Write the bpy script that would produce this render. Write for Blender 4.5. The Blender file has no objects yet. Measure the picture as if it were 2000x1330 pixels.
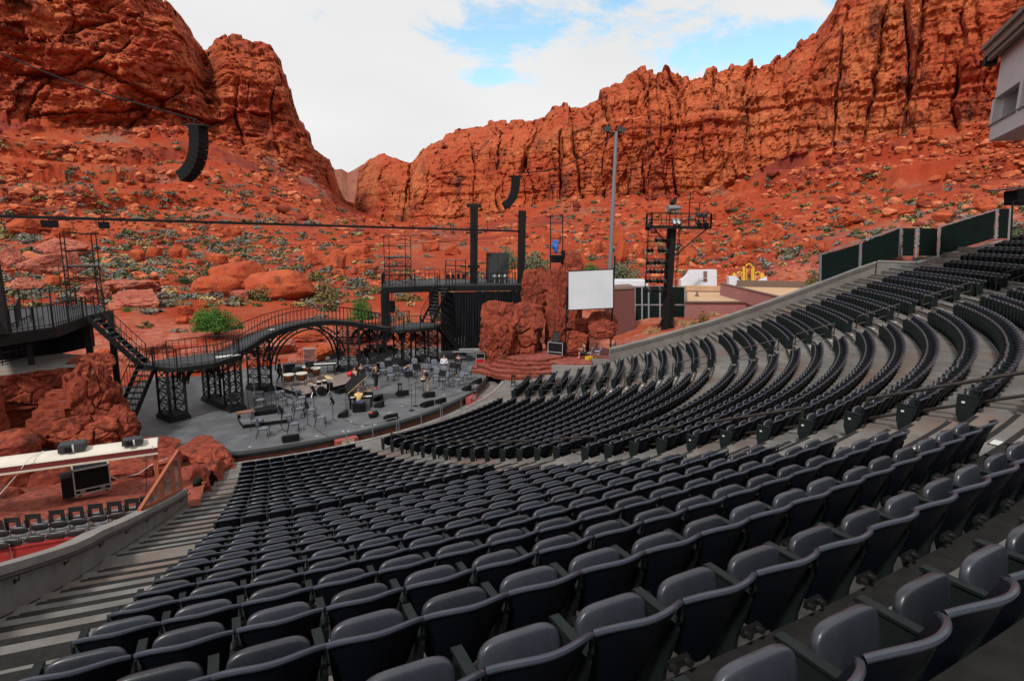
import bpy, bmesh, math, random
import numpy as np
from mathutils import Matrix, Vector, Quaternion
random.seed(7); rng = np.random.default_rng(7)
R = math.radians
scene = bpy.context.scene
COL = scene.collection

# ------------------------------------------------------------------ camera, sky, sun, exposure
# world frame: x right along the stage, y away from the audience, z up, metres;
# origin = centre of the concentric seating rows, z = 0 is the floor of the first row
CAM = np.array([0.0, -48.9338, 10.4996]); YAW, PITCH, ROLL, FPX = 0.44718, 0.17791, 0.01700, 1138.635
_fw = np.array([math.sin(YAW)*math.cos(PITCH), math.cos(YAW)*math.cos(PITCH), -math.sin(PITCH)])
_rt = np.array([math.cos(YAW), -math.sin(YAW), 0.0]); _up = np.cross(_rt, _fw)
_r2 = _rt*math.cos(ROLL)+_up*math.sin(ROLL); _u2 = -_rt*math.sin(ROLL)+_up*math.cos(ROLL)
cd = bpy.data.cameras.new('camera'); cam = bpy.data.objects.new('camera', cd); COL.objects.link(cam)
cd.sensor_width = 36.0; cd.lens = 36.0*FPX/2000.0; cd.clip_start = 0.05; cd.clip_end = 6000
m = Matrix.Identity(4)
for i in range(3):
    m[i][0] = _r2[i]; m[i][1] = _u2[i]; m[i][2] = -_fw[i]; m[i][3] = CAM[i]
cam.matrix_world = m; scene.camera = cam

SUN_EL, SUN_AZ = R(47), R(-128)          # azimuth from +y towards +x: the sun stands to the left of the valley
wd = bpy.data.worlds.new('World'); scene.world = wd; wd.use_nodes = True
nt = wd.node_tree; nt.nodes.clear(); N = nt.nodes; L = nt.links
def wn(t, **kw):
    n = N.new(t)
    for a, b in kw.items(): setattr(n, a, b)
    return n
out = wn('ShaderNodeOutputWorld'); bg = wn('ShaderNodeBackground'); bg.inputs['Strength'].default_value = 0.10
sky = wn('ShaderNodeTexSky'); sky.sky_type = 'NISHITA'; sky.sun_disc = False
sky.sun_elevation = SUN_EL; sky.sun_rotation = SUN_AZ; sky.air_density = 1.0; sky.dust_density = 0.3; sky.ozone_density = 2.5
tc = wn('ShaderNodeTexCoord'); sep = wn('ShaderNodeSeparateXYZ'); L.new(tc.outputs['Generated'], sep.inputs[0])
def wm(op, a, b=None, c=None):
    n = wn('ShaderNodeMath', operation=op)
    for i, v in enumerate((a, b, c)):
        if v is None: continue
        if isinstance(v, (int, float)): n.inputs[i].default_value = v
        else: L.new(v, n.inputs[i])
    return n.outputs[0]
den = wm('ADD', wm('MAXIMUM', sep.outputs[2], 0.0), 0.22)
px = wm('DIVIDE', sep.outputs[0], den); py = wm('DIVIDE', sep.outputs[1], den)
cmb = wn('ShaderNodeCombineXYZ'); L.new(px, cmb.inputs[0]); L.new(py, cmb.inputs[1])
n1 = wn('ShaderNodeTexNoise'); n1.inputs['Scale'].default_value = 3.2; n1.inputs['Detail'].default_value = 7; n1.inputs['Roughness'].default_value = 0.66
n1.inputs['Distortion'].default_value = 0.6; L.new(cmb.outputs[0], n1.inputs['Vector'])
n2 = wn('ShaderNodeTexNoise'); n2.inputs['Scale'].default_value = 0.75; n2.inputs['Detail'].default_value = 3; L.new(cmb.outputs[0], n2.inputs['Vector'])
n4 = wn('ShaderNodeTexNoise'); n4.inputs['Scale'].default_value = 5.0; n4.inputs['Detail'].default_value = 3; n4.inputs['Roughness'].default_value = 0.7; L.new(cmb.outputs[0], n4.inputs['Vector'])
gap = wm('MULTIPLY_ADD', wm('SUBTRACT', 0.44, n2.outputs['Fac']), 2.6, -0.12)       # broad breaks in the cloud, all round the sky
def pxy(u, v):
    d = _fw+_r2*(u-1000)/FPX-_u2*(v-665)/FPX; d = d/np.linalg.norm(d)
    return d[0]/(max(d[2], 0)+0.22), d[1]/(max(d[2], 0)+0.22)
for (u, v, ru, rv, amp) in ((985, 70, 190, 75, .74), (960, 150, 80, 26, .62), (1470, 105, 210, 72, .92), (1345, 115, 60, 60, .75), (1205, 2, 70, 26, .6), (1640, 3, 60, 20, .5), (840, 85, 70, 28, .42), (1110, 137, 50, 20, .36)):
    cx, cy = pxy(u, v); ax, ay = pxy(u+ru, v); bx, by = pxy(u, v-rv)
    M2 = np.linalg.inv(np.array([[ax-cx, bx-cx], [ay-cy, by-cy]]))
    dx = wm('SUBTRACT', px, float(cx)); dy = wm('SUBTRACT', py, float(cy))
    e1 = wm('MULTIPLY_ADD', dx, float(M2[0, 0]), wm('MULTIPLY', dy, float(M2[0, 1])))
    e2 = wm('MULTIPLY_ADD', dx, float(M2[1, 0]), wm('MULTIPLY', dy, float(M2[1, 1])))
    r2_ = wm('ADD', wm('MULTIPLY', e1, e1), wm('MULTIPLY', e2, e2))
    gap = wm('MAXIMUM', gap, wm('MULTIPLY', wm('POWER', 2.718, wm('MULTIPLY', r2_, -1.0)), amp))
cl = wm('ADD', gap, wm('MULTIPLY', wm('SUBTRACT', n1.outputs['Fac'], 0.50), 2.2))
cl = wm('ADD', cl, wm('MULTIPLY', wm('SUBTRACT', n4.outputs['Fac'], 0.5), 0.35))
mr = wn('ShaderNodeMapRange'); mr.interpolation_type = 'SMOOTHSTEP'; L.new(cl, mr.inputs[0]); mr.inputs[1].default_value = 0.24; mr.inputs[2].default_value = 0.70
n3 = wn('ShaderNodeTexNoise'); n3.inputs['Scale'].default_value = 1.1; n3.inputs['Detail'].default_value = 2; L.new(cmb.outputs[0], n3.inputs['Vector'])
mr3 = wn('ShaderNodeMapRange'); L.new(n3.outputs['Fac'], mr3.inputs[0]); mr3.inputs[1].default_value = 0.3; mr3.inputs[2].default_value = 0.7; mr3.inputs[3].default_value = 8.1; mr3.inputs[4].default_value = 9.0
ccol = wn('ShaderNodeCombineXYZ')
for i in range(3): L.new(mr3.outputs[0], ccol.inputs[i])
hs = wn('ShaderNodeHueSaturation'); hs.inputs['Hue'].default_value = 0.475; hs.inputs['Saturation'].default_value = .92; hs.inputs['Value'].default_value = 2.15; L.new(sky.outputs[0], hs.inputs['Color'])
mx = wn('ShaderNodeMixRGB'); L.new(mr.outputs[0], mx.inputs['Fac']); L.new(ccol.outputs[0], mx.inputs[1]); L.new(hs.outputs[0], mx.inputs[2])
L.new(mx.outputs[0], bg.inputs['Color']); L.new(bg.outputs[0], out.inputs[0])

sd = bpy.data.lights.new('sun', 'SUN'); sun = bpy.data.objects.new('sun', sd); COL.objects.link(sun)
sd.energy = 3.6; sd.angle = R(6); sd.color = (1.0, 0.95, 0.89)
sdir = Vector((math.sin(SUN_AZ)*math.cos(SUN_EL), math.cos(SUN_AZ)*math.cos(SUN_EL), math.sin(SUN_EL)))
sun.rotation_euler = (-sdir).to_track_quat('-Z', 'Y').to_euler(); sun.location = (-40, 0, 80)

vs = scene.view_settings; vs.view_transform = 'Standard'; vs.look = 'None'; vs.exposure = 0.0; vs.gamma = 1.0; vs.use_curve_mapping = False

# ------------------------------------------------------------------ surveying: lines of sight turned into ground points
def ray(u, v): return _fw+_r2*(u-1000)/FPX-_u2*(v-665)/FPX
def at(u, v, z):                                   # where the sight line (u, v) meets the level z
    d = ray(u, v); return CAM+d*((z-CAM[2])/d[2])
def dep(u, v, t): return CAM+ray(u, v)*t
def far(u, v, dist):                               # a point at plan distance dist
    d = ray(u, v); return CAM+d*(dist/math.hypot(d[0], d[1]))
def over(u, v, P):                                 # height above the plan point P
    d = ray(u, v); return float((CAM+d*(math.hypot(P[0]-CAM[0], P[1]-CAM[1])/math.hypot(d[0], d[1])))[2])
def proj(P):
    Q = np.asarray(P, float)-CAM; z = Q@_fw
    return 1000+FPX*(Q@_r2)/z, 665-FPX*(Q@_u2)/z, z

# ------------------------------------------------------------------ noise
def _hash(ix, iy, iz, seed):
    h = (ix.astype(np.int64)*374761393+iy.astype(np.int64)*668265263+iz.astype(np.int64)*2147483647+seed*1274126177) & 0xFFFFFFFF
    h = ((h ^ (h >> 13))*1274126177) & 0xFFFFFFFF
    h = ((h ^ (h >> 16))*2246822519) & 0xFFFFFFFF
    return ((h ^ (h >> 13)) & 0xFFFFFF)/float(0xFFFFFF)
def vnoise(P, seed=0):
    P = np.asarray(P, float); I = np.floor(P); f = P-I; f = f*f*f*(f*(f*6-15)+10); I = I.astype(np.int64); o = 0
    for a in (0, 1):
        for b in (0, 1):
            for c in (0, 1):
                w = (f[:, 0] if a else 1-f[:, 0])*(f[:, 1] if b else 1-f[:, 1])*(f[:, 2] if c else 1-f[:, 2])
                o = o+w*_hash(I[:, 0]+a, I[:, 1]+b, I[:, 2]+c, seed)
    return o*2-1
def fbm(P, oct=4, seed=0, gain=.5):
    P = np.asarray(P, float); s = 0; a = 1.0; t = 0
    for i in range(oct):
        s = s+a*vnoise(P*(2.03**i)+i*17.3, seed+i); t += a; a *= gain
    return s/t
def worley(P, seed=0):                             # F1, F2-F1, a random number of the nearest cell (2-D cells)
    P = np.asarray(P, float); I = np.floor(P).astype(np.int64); F1 = np.full(len(P), 9.0); F2 = np.full(len(P), 9.0); cid = np.zeros(len(P)); z0 = np.zeros(len(P), np.int64)
    for a in (-1, 0, 1):
        for b in (-1, 0, 1):
            cx = I[:, 0]+a; cy = I[:, 1]+b
            d = np.hypot(cx+_hash(cx, cy, z0, seed)-P[:, 0], cy+_hash(cx, cy, z0, seed+7)-P[:, 1]); h = _hash(cx, cy, z0, seed+13)
            nearer = d < F1
            F2 = np.where(nearer, F1, np.minimum(F2, d)); cid = np.where(nearer, h, cid); F1 = np.where(nearer, d, F1)
    return F1, F2-F1, cid

# ------------------------------------------------------------------ objects
def wmat(o):
    return (wmat(o.parent) @ o.matrix_parent_inverse @ o.matrix_basis) if o.parent else o.matrix_basis.copy()
def put(o, parent=None):
    COL.objects.link(o)
    if parent is not None:
        o.parent = parent; o.matrix_parent_inverse = wmat(parent).inverted()
    return o
def tag(o, label=None, cat=None, group=None, kind=None):
    if label: o['label'] = label
    if cat: o['category'] = cat
    if group: o['group'] = group
    if kind: o['kind'] = kind
    return o
def thing(name, label, cat, loc=(0, 0, 0), rotz=0.0, group=None):
    o = bpy.data.objects.new(name, None); COL.objects.link(o); o.empty_display_size = 0.2
    o.location = loc; o.rotation_euler = (0, 0, rotz)
    o.matrix_basis = Matrix.Translation(Vector(loc)) @ Matrix.Rotation(rotz, 4, 'Z')
    return tag(o, label, cat, group)
def struct(o): o['kind'] = 'structure'; return o
def dup(root, loc, rotz=0.0, label=None, group=None, scale=None):
    def cp(o, par):
        c = o.copy(); COL.objects.link(c); c.parent = par
        for ch in list(o.children): cp(ch, c)
        return c
    r = cp(root, None); r.location = loc; r.rotation_euler = (0, 0, rotz)
    if scale: r.scale = scale
    if label: r['label'] = label
    if group: r['group'] = group
    return r
def remove_tree(o):
    for ch in list(o.children): remove_tree(ch)
    bpy.data.objects.remove(o)
def mesh_np(name, V, F, mats, parent=None, smooth=True, midx=None, sharp=None):
    V = np.asarray(V, np.float32); F = np.asarray(F, np.int32); me = bpy.data.meshes.new(name); k = F.shape[1]
    me.vertices.add(len(V)); me.vertices.foreach_set('co', V.ravel()); me.loops.add(F.size); me.loops.foreach_set('vertex_index', F.ravel())
    me.polygons.add(len(F)); me.polygons.foreach_set('loop_start', np.arange(len(F), dtype=np.int32)*k)
    me.polygons.foreach_set('use_smooth', np.full(len(F), bool(smooth)))
    if midx is not None: me.polygons.foreach_set('material_index', np.asarray(midx, np.int32))
    me.update(calc_edges=True); me.validate()
    for mm in (mats if isinstance(mats, (list, tuple)) else [mats]): me.materials.append(mm)
    if sharp: me.set_sharp_from_angle(angle=R(sharp))
    return put(bpy.data.objects.new(name, me), parent)
def _frame(d):
    d = Vector(d).normalized(); a = Vector((0, 0, 1)) if abs(d.z) < .95 else Vector((1, 0, 0))
    x = d.cross(a).normalized(); return x, x.cross(d).normalized()
class MB:
    def __init__(self): self.v = []; self.f = []; self.s = []; self.mi = []; self.m = 0
    def add(self, vs_, fs, smooth=False):
        b = len(self.v); self.v += [tuple(map(float, p)) for p in vs_]
        for f in fs: self.f.append(tuple(i+b for i in f)); self.s.append(smooth); self.mi.append(self.m)
        return self
    def box(self, c, s, rz=0.0, tilt=None):
        x, y, z = s[0]/2, s[1]/2, s[2]/2
        P = [Vector((a*x, b*y, d*z)) for d in (-1, 1) for b in (-1, 1) for a in (-1, 1)]
        M = Matrix.Rotation(rz, 3, 'Z')
        if tilt: M = M @ Matrix.Rotation(tilt[0], 3, 'X') @ Matrix.Rotation(tilt[1], 3, 'Y')
        c = Vector(c); return self.add([M @ p+c for p in P], [(0, 2, 3, 1), (4, 5, 7, 6), (0, 1, 5, 4), (2, 6, 7, 3), (0, 4, 6, 2), (1, 3, 7, 5)])
    def bar(self, a, b, w=.05, h=None, up=(0, 0, 1)):           # rectangular bar from a to b
        h = w if h is None else h; a = Vector(a); b = Vector(b); d = b-a
        if d.length < 1e-6: return self
        d.normalize(); u = Vector(up); 
        if abs(d.dot(u)) > .98: u = Vector((0, 1, 0))
        x = d.cross(u).normalized()*w/2; y = x.cross(d).normalized()*h/2
        P = [a-x-y, a+x-y, a+x+y, a-x+y, b-x-y, b+x-y, b+x+y, b-x+y]
        return self.add(P, [(0, 1, 2, 3), (7, 6, 5, 4), (0, 4, 5, 1), (1, 5, 6, 2), (2, 6, 7, 3), (3, 7, 4, 0)])
    def cyl(self, a, b, r, r2=None, n=8, cap=True):
        r2 = r if r2 is None else r2; a = Vector(a); b = Vector(b)
        if (b-a).length < 1e-6: return self
        x, y = _frame(b-a); P = []
        for q, rr in ((a, r), (b, r2)):
            for i in range(n):
                t = 2*math.pi*i/n; P.append(q+x*(rr*math.cos(t))+y*(rr*math.sin(t)))
        F = [(i, (i+1) % n, n+(i+1) % n, n+i) for i in range(n)]; self.add(P, F, True)
        if cap: self.add(P, [tuple(range(n))[::-1], tuple(range(n, 2*n))])
        return self
    def tube(self, pts, r, n=6):
        pts = [Vector(p) for p in pts]; P = []; k = len(pts)
        for j, p in enumerate(pts):
            d = pts[min(j+1, k-1)]-pts[max(j-1, 0)]
            if d.length < 1e-6: d = Vector((0, 0, 1))
            x, y = _frame(d); rr = r[j] if isinstance(r, (list, tuple)) else r
            for i in range(n):
                t = 2*math.pi*i/n; P.append(p+x*(rr*math.cos(t))+y*(rr*math.sin(t)))
        F = [(j*n+i, j*n+(i+1) % n, (j+1)*n+(i+1) % n, (j+1)*n+i) for j in range(k-1) for i in range(n)]
        self.add(P, F, True); return self.add(P, [tuple(range(n))[::-1], tuple(range((k-1)*n, k*n))])
    def lathe(self, prof, c=(0, 0, 0), n=16, ax=None):             # prof: (radius, height)
        c = Vector(c); q = Vector((0, 0, 1)).rotation_difference(Vector(ax)) if ax is not None else None; P = []
        for r, h in prof:
            for i in range(n):
                t = 2*math.pi*i/n; p = Vector((r*math.cos(t), r*math.sin(t), h)); P.append((q @ p if q else p)+c)
        k = len(prof); F = [(j*n+i, j*n+(i+1) % n, (j+1)*n+(i+1) % n, (j+1)*n+i) for j in range(k-1) for i in range(n)]
        self.add(P, F, True); return self.add(P, [tuple(range(n))[::-1], tuple(range((k-1)*n, k*n))])
    def prism(self, poly, a, b, axis=2):                       # polygon in the two other axes, extruded a..b along axis
        n = len(poly); P = []
        for q in (a, b):
            for s, t in poly: P.append((s, t, q) if axis == 2 else ((q, s, t) if axis == 0 else (s, q, t)))
        return self.add(P, [tuple(range(n))[::-1], tuple(range(n, 2*n))]+[(i, (i+1) % n, n+(i+1) % n, n+i) for i in range(n)])
    def grid(self, G, smooth=True, flip=False):                # G[i][j] points
        h = len(G); w = len(G[0]); P = [p for row in G for p in row]
        F = [(i*w+j, i*w+j+1, (i+1)*w+j+1, (i+1)*w+j) for i in range(h-1) for j in range(w-1)]
        if flip: F = [f[::-1] for f in F]
        return self.add(P, F, smooth)
    def ell(self, c, s, n=12, k=8, e=2.0, M=None):              # (super)ellipsoid
        P = []; sg = lambda q: (1 if q >= 0 else -1)*abs(q)**(2/e)
        for j in range(k+1):
            ph = -math.pi/2+math.pi*j/k
            for i in range(n):
                t = 2*math.pi*i/n; p = Vector((s[0]*sg(math.cos(ph))*sg(math.cos(t)), s[1]*sg(math.cos(ph))*sg(math.sin(t)), s[2]*sg(math.sin(ph))))
                P.append((M @ p if M else p)+Vector(c))
        return self.add(P, [(j*n+i, j*n+(i+1) % n, (j+1)*n+(i+1) % n, (j+1)*n+i) for j in range(k) for i in range(n)], True)
    def build(self, name, mats, parent=None, sharp=40, recalc=True):
        me = bpy.data.meshes.new(name); me.from_pydata(self.v, [], self.f); me.polygons.foreach_set('use_smooth', self.s)
        ms = mats if isinstance(mats, (list, tuple)) else [mats]
        if len(ms) > 1: me.polygons.foreach_set('material_index', self.mi)
        for mm in ms: me.materials.append(mm)
        if recalc:
            bm = bmesh.new(); bm.from_mesh(me); bmesh.ops.recalc_face_normals(bm, faces=bm.faces); bm.to_mesh(me); bm.free()
        if any(self.s) and sharp: me.set_sharp_from_angle(angle=R(sharp))
        me.update(); return put(bpy.data.objects.new(name, me), parent)

# ------------------------------------------------------------------ materials
def mat(name, col, rough=.6, metal=0.0, var=None, vscale=3.0, vdetail=5, bump=0.0, bscale=20.0, spec=.5, stretch=None, var2=None, v2scale=.4, alpha=None, trans=0.0, coat=0.0, objvar=0.0):
    m_ = bpy.data.materials.new(name); m_.use_nodes = True; t = m_.node_tree; b = t.nodes['Principled BSDF']
    b.inputs['Roughness'].default_value = rough; b.inputs['Metallic'].default_value = metal; b.inputs['Specular IOR Level'].default_value = spec
    b.inputs['Base Color'].default_value = (*col, 1)
    if trans: b.inputs['Transmission Weight'].default_value = trans
    if coat: b.inputs['Coat Weight'].default_value = coat; b.inputs['Coat Roughness'].default_value = .15
    co = t.nodes.new('ShaderNodeTexCoord').outputs['Object']
    if stretch:
        mp = t.nodes.new('ShaderNodeMapping'); mp.inputs['Scale'].default_value = stretch; t.links.new(co, mp.inputs[0]); co = mp.outputs[0]
    cur = None
    if var:
        n = t.nodes.new('ShaderNodeTexNoise'); n.inputs['Scale'].default_value = vscale; n.inputs['Detail'].default_value = vdetail; n.inputs['Roughness'].default_value = .6; t.links.new(co, n.inputs['Vector'])
        r = t.nodes.new('ShaderNodeMapRange'); r.inputs[1].default_value = .34; r.inputs[2].default_value = .66; t.links.new(n.outputs['Fac'], r.inputs[0])
        x = t.nodes.new('ShaderNodeMixRGB'); t.links.new(r.outputs[0], x.inputs['Fac']); x.inputs[1].default_value = (*col, 1); x.inputs[2].default_value = (*var, 1); cur = x.outputs[0]
    if var2:
        n = t.nodes.new('ShaderNodeTexNoise'); n.inputs['Scale'].default_value = v2scale; n.inputs['Detail'].default_value = 6; t.links.new(co, n.inputs['Vector'])
        r = t.nodes.new('ShaderNodeMapRange'); r.inputs[1].default_value = .48; r.inputs[2].default_value = .68; t.links.new(n.outputs['Fac'], r.inputs[0])
        x = t.nodes.new('ShaderNodeMixRGB'); t.links.new(r.outputs[0], x.inputs['Fac']); x.inputs[2].default_value = (*var2, 1)
        if cur: t.links.new(cur, x.inputs[1])
        else: x.inputs[1].default_value = (*col, 1)
        cur = x.outputs[0]
    if objvar and cur:                                       # each copy weathered a little differently
        oi = t.nodes.new('ShaderNodeObjectInfo'); rr_ = t.nodes.new('ShaderNodeMapRange'); rr_.inputs[3].default_value = 1-objvar; rr_.inputs[4].default_value = 1+objvar; t.links.new(oi.outputs['Random'], rr_.inputs[0]); vm = t.nodes.new('ShaderNodeVectorMath'); vm.operation = 'SCALE'; t.links.new(cur, vm.inputs[0]); t.links.new(rr_.outputs[0], vm.inputs['Scale']); cur = vm.outputs[0]
    if cur: t.links.new(cur, b.inputs['Base Color'])
    if bump:
        n = t.nodes.new('ShaderNodeTexNoise'); n.inputs['Scale'].default_value = bscale; n.inputs['Detail'].default_value = 8; n.inputs['Roughness'].default_value = .65; t.links.new(co, n.inputs['Vector'])
        bp = t.nodes.new('ShaderNodeBump'); bp.inputs['Strength'].default_value = 1.0; bp.inputs['Distance'].default_value = bump; t.links.new(n.outputs['Fac'], bp.inputs['Height']); t.links.new(bp.outputs[0], b.inputs['Normal'])
    return m_
def rock_mat(name, base, dark, light, soil=None, big=.035, streak=(.06, .06, .012), bump=.5, bscale=.6, flat_lo=.55, grain=1.6, band=None):
    """sandstone: two tones at large scale, dark varnish streaks that run down the face, fine grain; soil colour where the face is flat"""
    m_ = bpy.data.materials.new(name); m_.use_nodes = True; t = m_.node_tree; b = t.nodes['Principled BSDF']; b.inputs['Roughness'].default_value = .9; b.inputs['Specular IOR Level'].default_value = .15
    n_ = t.nodes; l_ = t.links; co = n_.new('ShaderNodeTexCoord').outputs['Object']
    def noise(scale, det=6, stretch=None, rough=.6):
        n = n_.new('ShaderNodeTexNoise'); n.inputs['Scale'].default_value = scale; n.inputs['Detail'].default_value = det; n.inputs['Roughness'].default_value = rough
        if stretch:
            mp = n_.new('ShaderNodeMapping'); mp.inputs['Scale'].default_value = stretch; l_.new(co, mp.inputs[0]); l_.new(mp.outputs[0], n.inputs['Vector'])
        else: l_.new(co, n.inputs['Vector'])
        return n.outputs['Fac']
    def ramp(v, lo, hi):
        r = n_.new('ShaderNodeMapRange'); r.interpolation_type = 'SMOOTHSTEP'; r.inputs[1].default_value = lo; r.inputs[2].default_value = hi; l_.new(v, r.inputs[0]); return r.outputs[0]
    def mix(f, a, c):
        x = n_.new('ShaderNodeMixRGB')
        if isinstance(f, float): x.inputs[0].default_value = f
        else: l_.new(f, x.inputs[0])
        for i, q in ((1, a), (2, c)):
            if isinstance(q, tuple): x.inputs[i].default_value = (*q, 1)
            else: l_.new(q, x.inputs[i])
        return x.outputs[0]
    c = mix(ramp(noise(big), .35, .65), base, light)
    c = mix(ramp(noise(big*5, 4), .45, .75), c, tuple(q*.72 for q in base))
    st = n_.new('ShaderNodeMath'); st.operation = 'MULTIPLY'; l_.new(ramp(noise(1.0, 5, streak), .50, .66), st.inputs[0]); l_.new(ramp(noise(big*2.2, 4), .40, .58), st.inputs[1])
    c = mix(st.outputs[0], c, dark)
    if band: c = mix(ramp(noise(1.0, 4, band), .60, .74), c, tuple(min(1, q*1.15+.03) for q in light))
    if band: c = mix(ramp(noise(1.0, 5, (band[0]*2, band[1]*2, band[2]*2.7)), .58, .72), c, tuple(q*.55 for q in base))
    g = noise(grain, 4, None, .75); c = mix(ramp(g, .3, .72), mix(.36, c, (0.04, .01, .008)), mix(.12, c, (.7, .26, .12)))
    if soil:
        ge = n_.new('ShaderNodeNewGeometry'); sp = n_.new('ShaderNodeSeparateXYZ'); l_.new(ge.outputs['True Normal'], sp.inputs[0])
        c = mix(ramp(sp.outputs[2], flat_lo, flat_lo+.25), c, soil)
    l_.new(c, b.inputs['Base Color'])
    h = n_.new('ShaderNodeMath'); h.operation = 'ADD'; l_.new(noise(bscale, 6, None, .7), h.inputs[0])
    vo = n_.new('ShaderNodeTexVoronoi'); vo.inputs['Scale'].default_value = bscale*1.3; l_.new(co, vo.inputs['Vector']); l_.new(vo.outputs['Distance'], h.inputs[1])
    bp = n_.new('ShaderNodeBump'); bp.inputs['Distance'].default_value = bump; l_.new(h.outputs[0], bp.inputs['Height']); l_.new(bp.outputs[0], b.inputs['Normal'])
    return m_
M = {}
M['cliff'] = rock_mat('red_sandstone_cliff', (.32, .042, .016), (.045, .015, .014), (.50, .14, .055), soil=(.30, .045, .018), band=(.012, .012, .22), bump=.75, bscale=.4, grain=.8)
M['cliff_right'] = rock_mat('orange_sandstone_cliff', (.35, .050, .017), (.06, .018, .015), (.56, .17, .060), soil=(.34, .060, .023), big=.03, band=(.012, .012, .16), bump=.7, bscale=.4, grain=.8)
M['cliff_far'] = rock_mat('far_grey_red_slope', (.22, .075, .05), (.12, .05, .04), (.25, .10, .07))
M['boulder'] = rock_mat('boulder_sandstone', (.38, .055, .02), (.13, .028, .02), (.47, .095, .034), big=.25, streak=(.7, .7, .2), bump=.08, bscale=4.0, grain=9.0)
M['boulder_pale'] = rock_mat('pale_boulder_sandstone', (.36, .09, .06), (.19, .045, .036), (.46, .165, .115), big=.25, streak=(.7, .7, .2), bump=.08, bscale=4.0, grain=9.0)
M['set_rock'] = rock_mat('painted_set_rock', (.17, .024, .016), (.035, .010, .010), (.25, .046, .024), big=.5, streak=(1.4, 1.4, .5), bump=.05, bscale=2.2, grain=4.0)
M['box_floor'] = rock_mat('red_rock_floor', (.18, .032, .023), (.08, .02, .017), (.24, .06, .043), big=.8, streak=(1, 1, 1), bump=.05, bscale=2.5, grain=5.0)
M['set_floor'] = mat('red_dyed_rock_floor', (.22, .045, .03), .85, var=(.15, .03, .022), vscale=1.2, var2=(.27, .075, .055), v2scale=2.5, bump=.03, bscale=6)
M['concrete'] = mat('tread_concrete', (.155, .146, .137), .85, var=(.09, .085, .079), vscale=1.3, var2=(.125, .085, .066), v2scale=.45, bump=.004, bscale=60)
M['concrete_wall'] = mat('board_marked_concrete', (.15, .147, .14), .85, var=(.095, .092, .09), vscale=1.6, var2=(.14, .10, .08), v2scale=.5, bump=.006, bscale=40)
M['block'] = mat('concrete_block', (.16, .14, .128), .9, var=(.115, .098, .09), vscale=1.2, bump=.006, bscale=50)
M['cap'] = mat('wall_cap_concrete', (.21, .195, .18), .85, var=(.155, .145, .135), vscale=2, bump=.004, bscale=60)
M['nosing'] = mat('dark_nosing', (.012, .0115, .011), .85, var=(.020, .019, .018), vscale=8, spec=.15)
M['plate'] = mat('white_row_plate', (.5, .5, .48), .6)
M['stage'] = mat('grey_stage_paint', (.088, .092, .100), .6, var=(.064, .067, .074), vscale=.6, var2=(.115, .118, .125), v2scale=.9, bump=.002, bscale=30)
M['stage_edge'] = mat('black_stage_bumper', (.012, .012, .014), .45)
M['pitfloor'] = mat('pit_floor_concrete', (.17, .15, .135), .9, var=(.12, .10, .09), vscale=1.5, bump=.004, bscale=40)
M['steel'] = mat('black_painted_steel', (.006, .006, .007), .65, var=(.010, .010, .010), vscale=6, spec=.25)
M['deck'] = mat('grey_deck_board', (.032, .034, .038), .75, var=(.024, .026, .029), vscale=2)
M['rail'] = mat('brown_black_handrail', (.012, .010, .009), .5, var=(.026, .019, .015), vscale=9, spec=.3)
M['galv'] = mat('galvanised_steel', (.30, .31, .33), .45, metal=.7, var=(.22, .23, .25), vscale=10)
M['black'] = mat('matt_black', (.005, .005, .006), .8, spec=.2)
M['blackcloth'] = mat('black_drape', (.005, .005, .006), .95, spec=.1, var=(.011, .011, .014), vscale=1.2, stretch=(3, 3, .3))
M['seat_back'] = mat('seat_back_plastic', (.003, .004, .0075), .38, var=(.0045, .006, .0105), vscale=3.0, bump=.0006, bscale=90, spec=.06)
M['seat_pan'] = mat('seat_pan_plastic', (.021, .0245, .033), .34, var=(.014, .0165, .024), vscale=2.2, bump=.0008, bscale=60, var2=(.033, .036, .044), v2scale=3.5, spec=.55, objvar=.3)
M['seat_rim'] = mat('seat_rim_highlight', (.04, .046, .064), .28, var=(.028, .033, .048), vscale=3)  # paler than the shell: the rim's sky highlight is put into its colour
M['standard'] = mat('seat_standard_enamel', (.006, .009, .009), .5, var=(.009, .013, .013), vscale=7, spec=.14)
M['hub'] = mat('seat_hub_black', (.01, .01, .01), .35)
# ------------------------------------------------------------------ the seating bowl, surveyed
ROWI = np.arange(1, 36)
def _rows():
    n = ROWI-1.0; g = ROWI > 14.5
    r = 22.8338+.914*n+.3188*g; z = .12833*n+.0099636*n**2+.031056*g-1.2388e-4*n**3
    for i in range(29, len(z)): z[i] = z[i-1]+.385
    z[26] -= .05; z[27] -= .12; z[28] -= .06
    return r, z
ROWR, ROWZ = _rows()
def bowl_z(r): return float(np.interp(r, ROWR, ROWZ))
WALL_TH = R(62.0)
def pol(r, th, z=0.0): return (r*math.sin(th), -r*math.cos(th), z)

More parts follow.
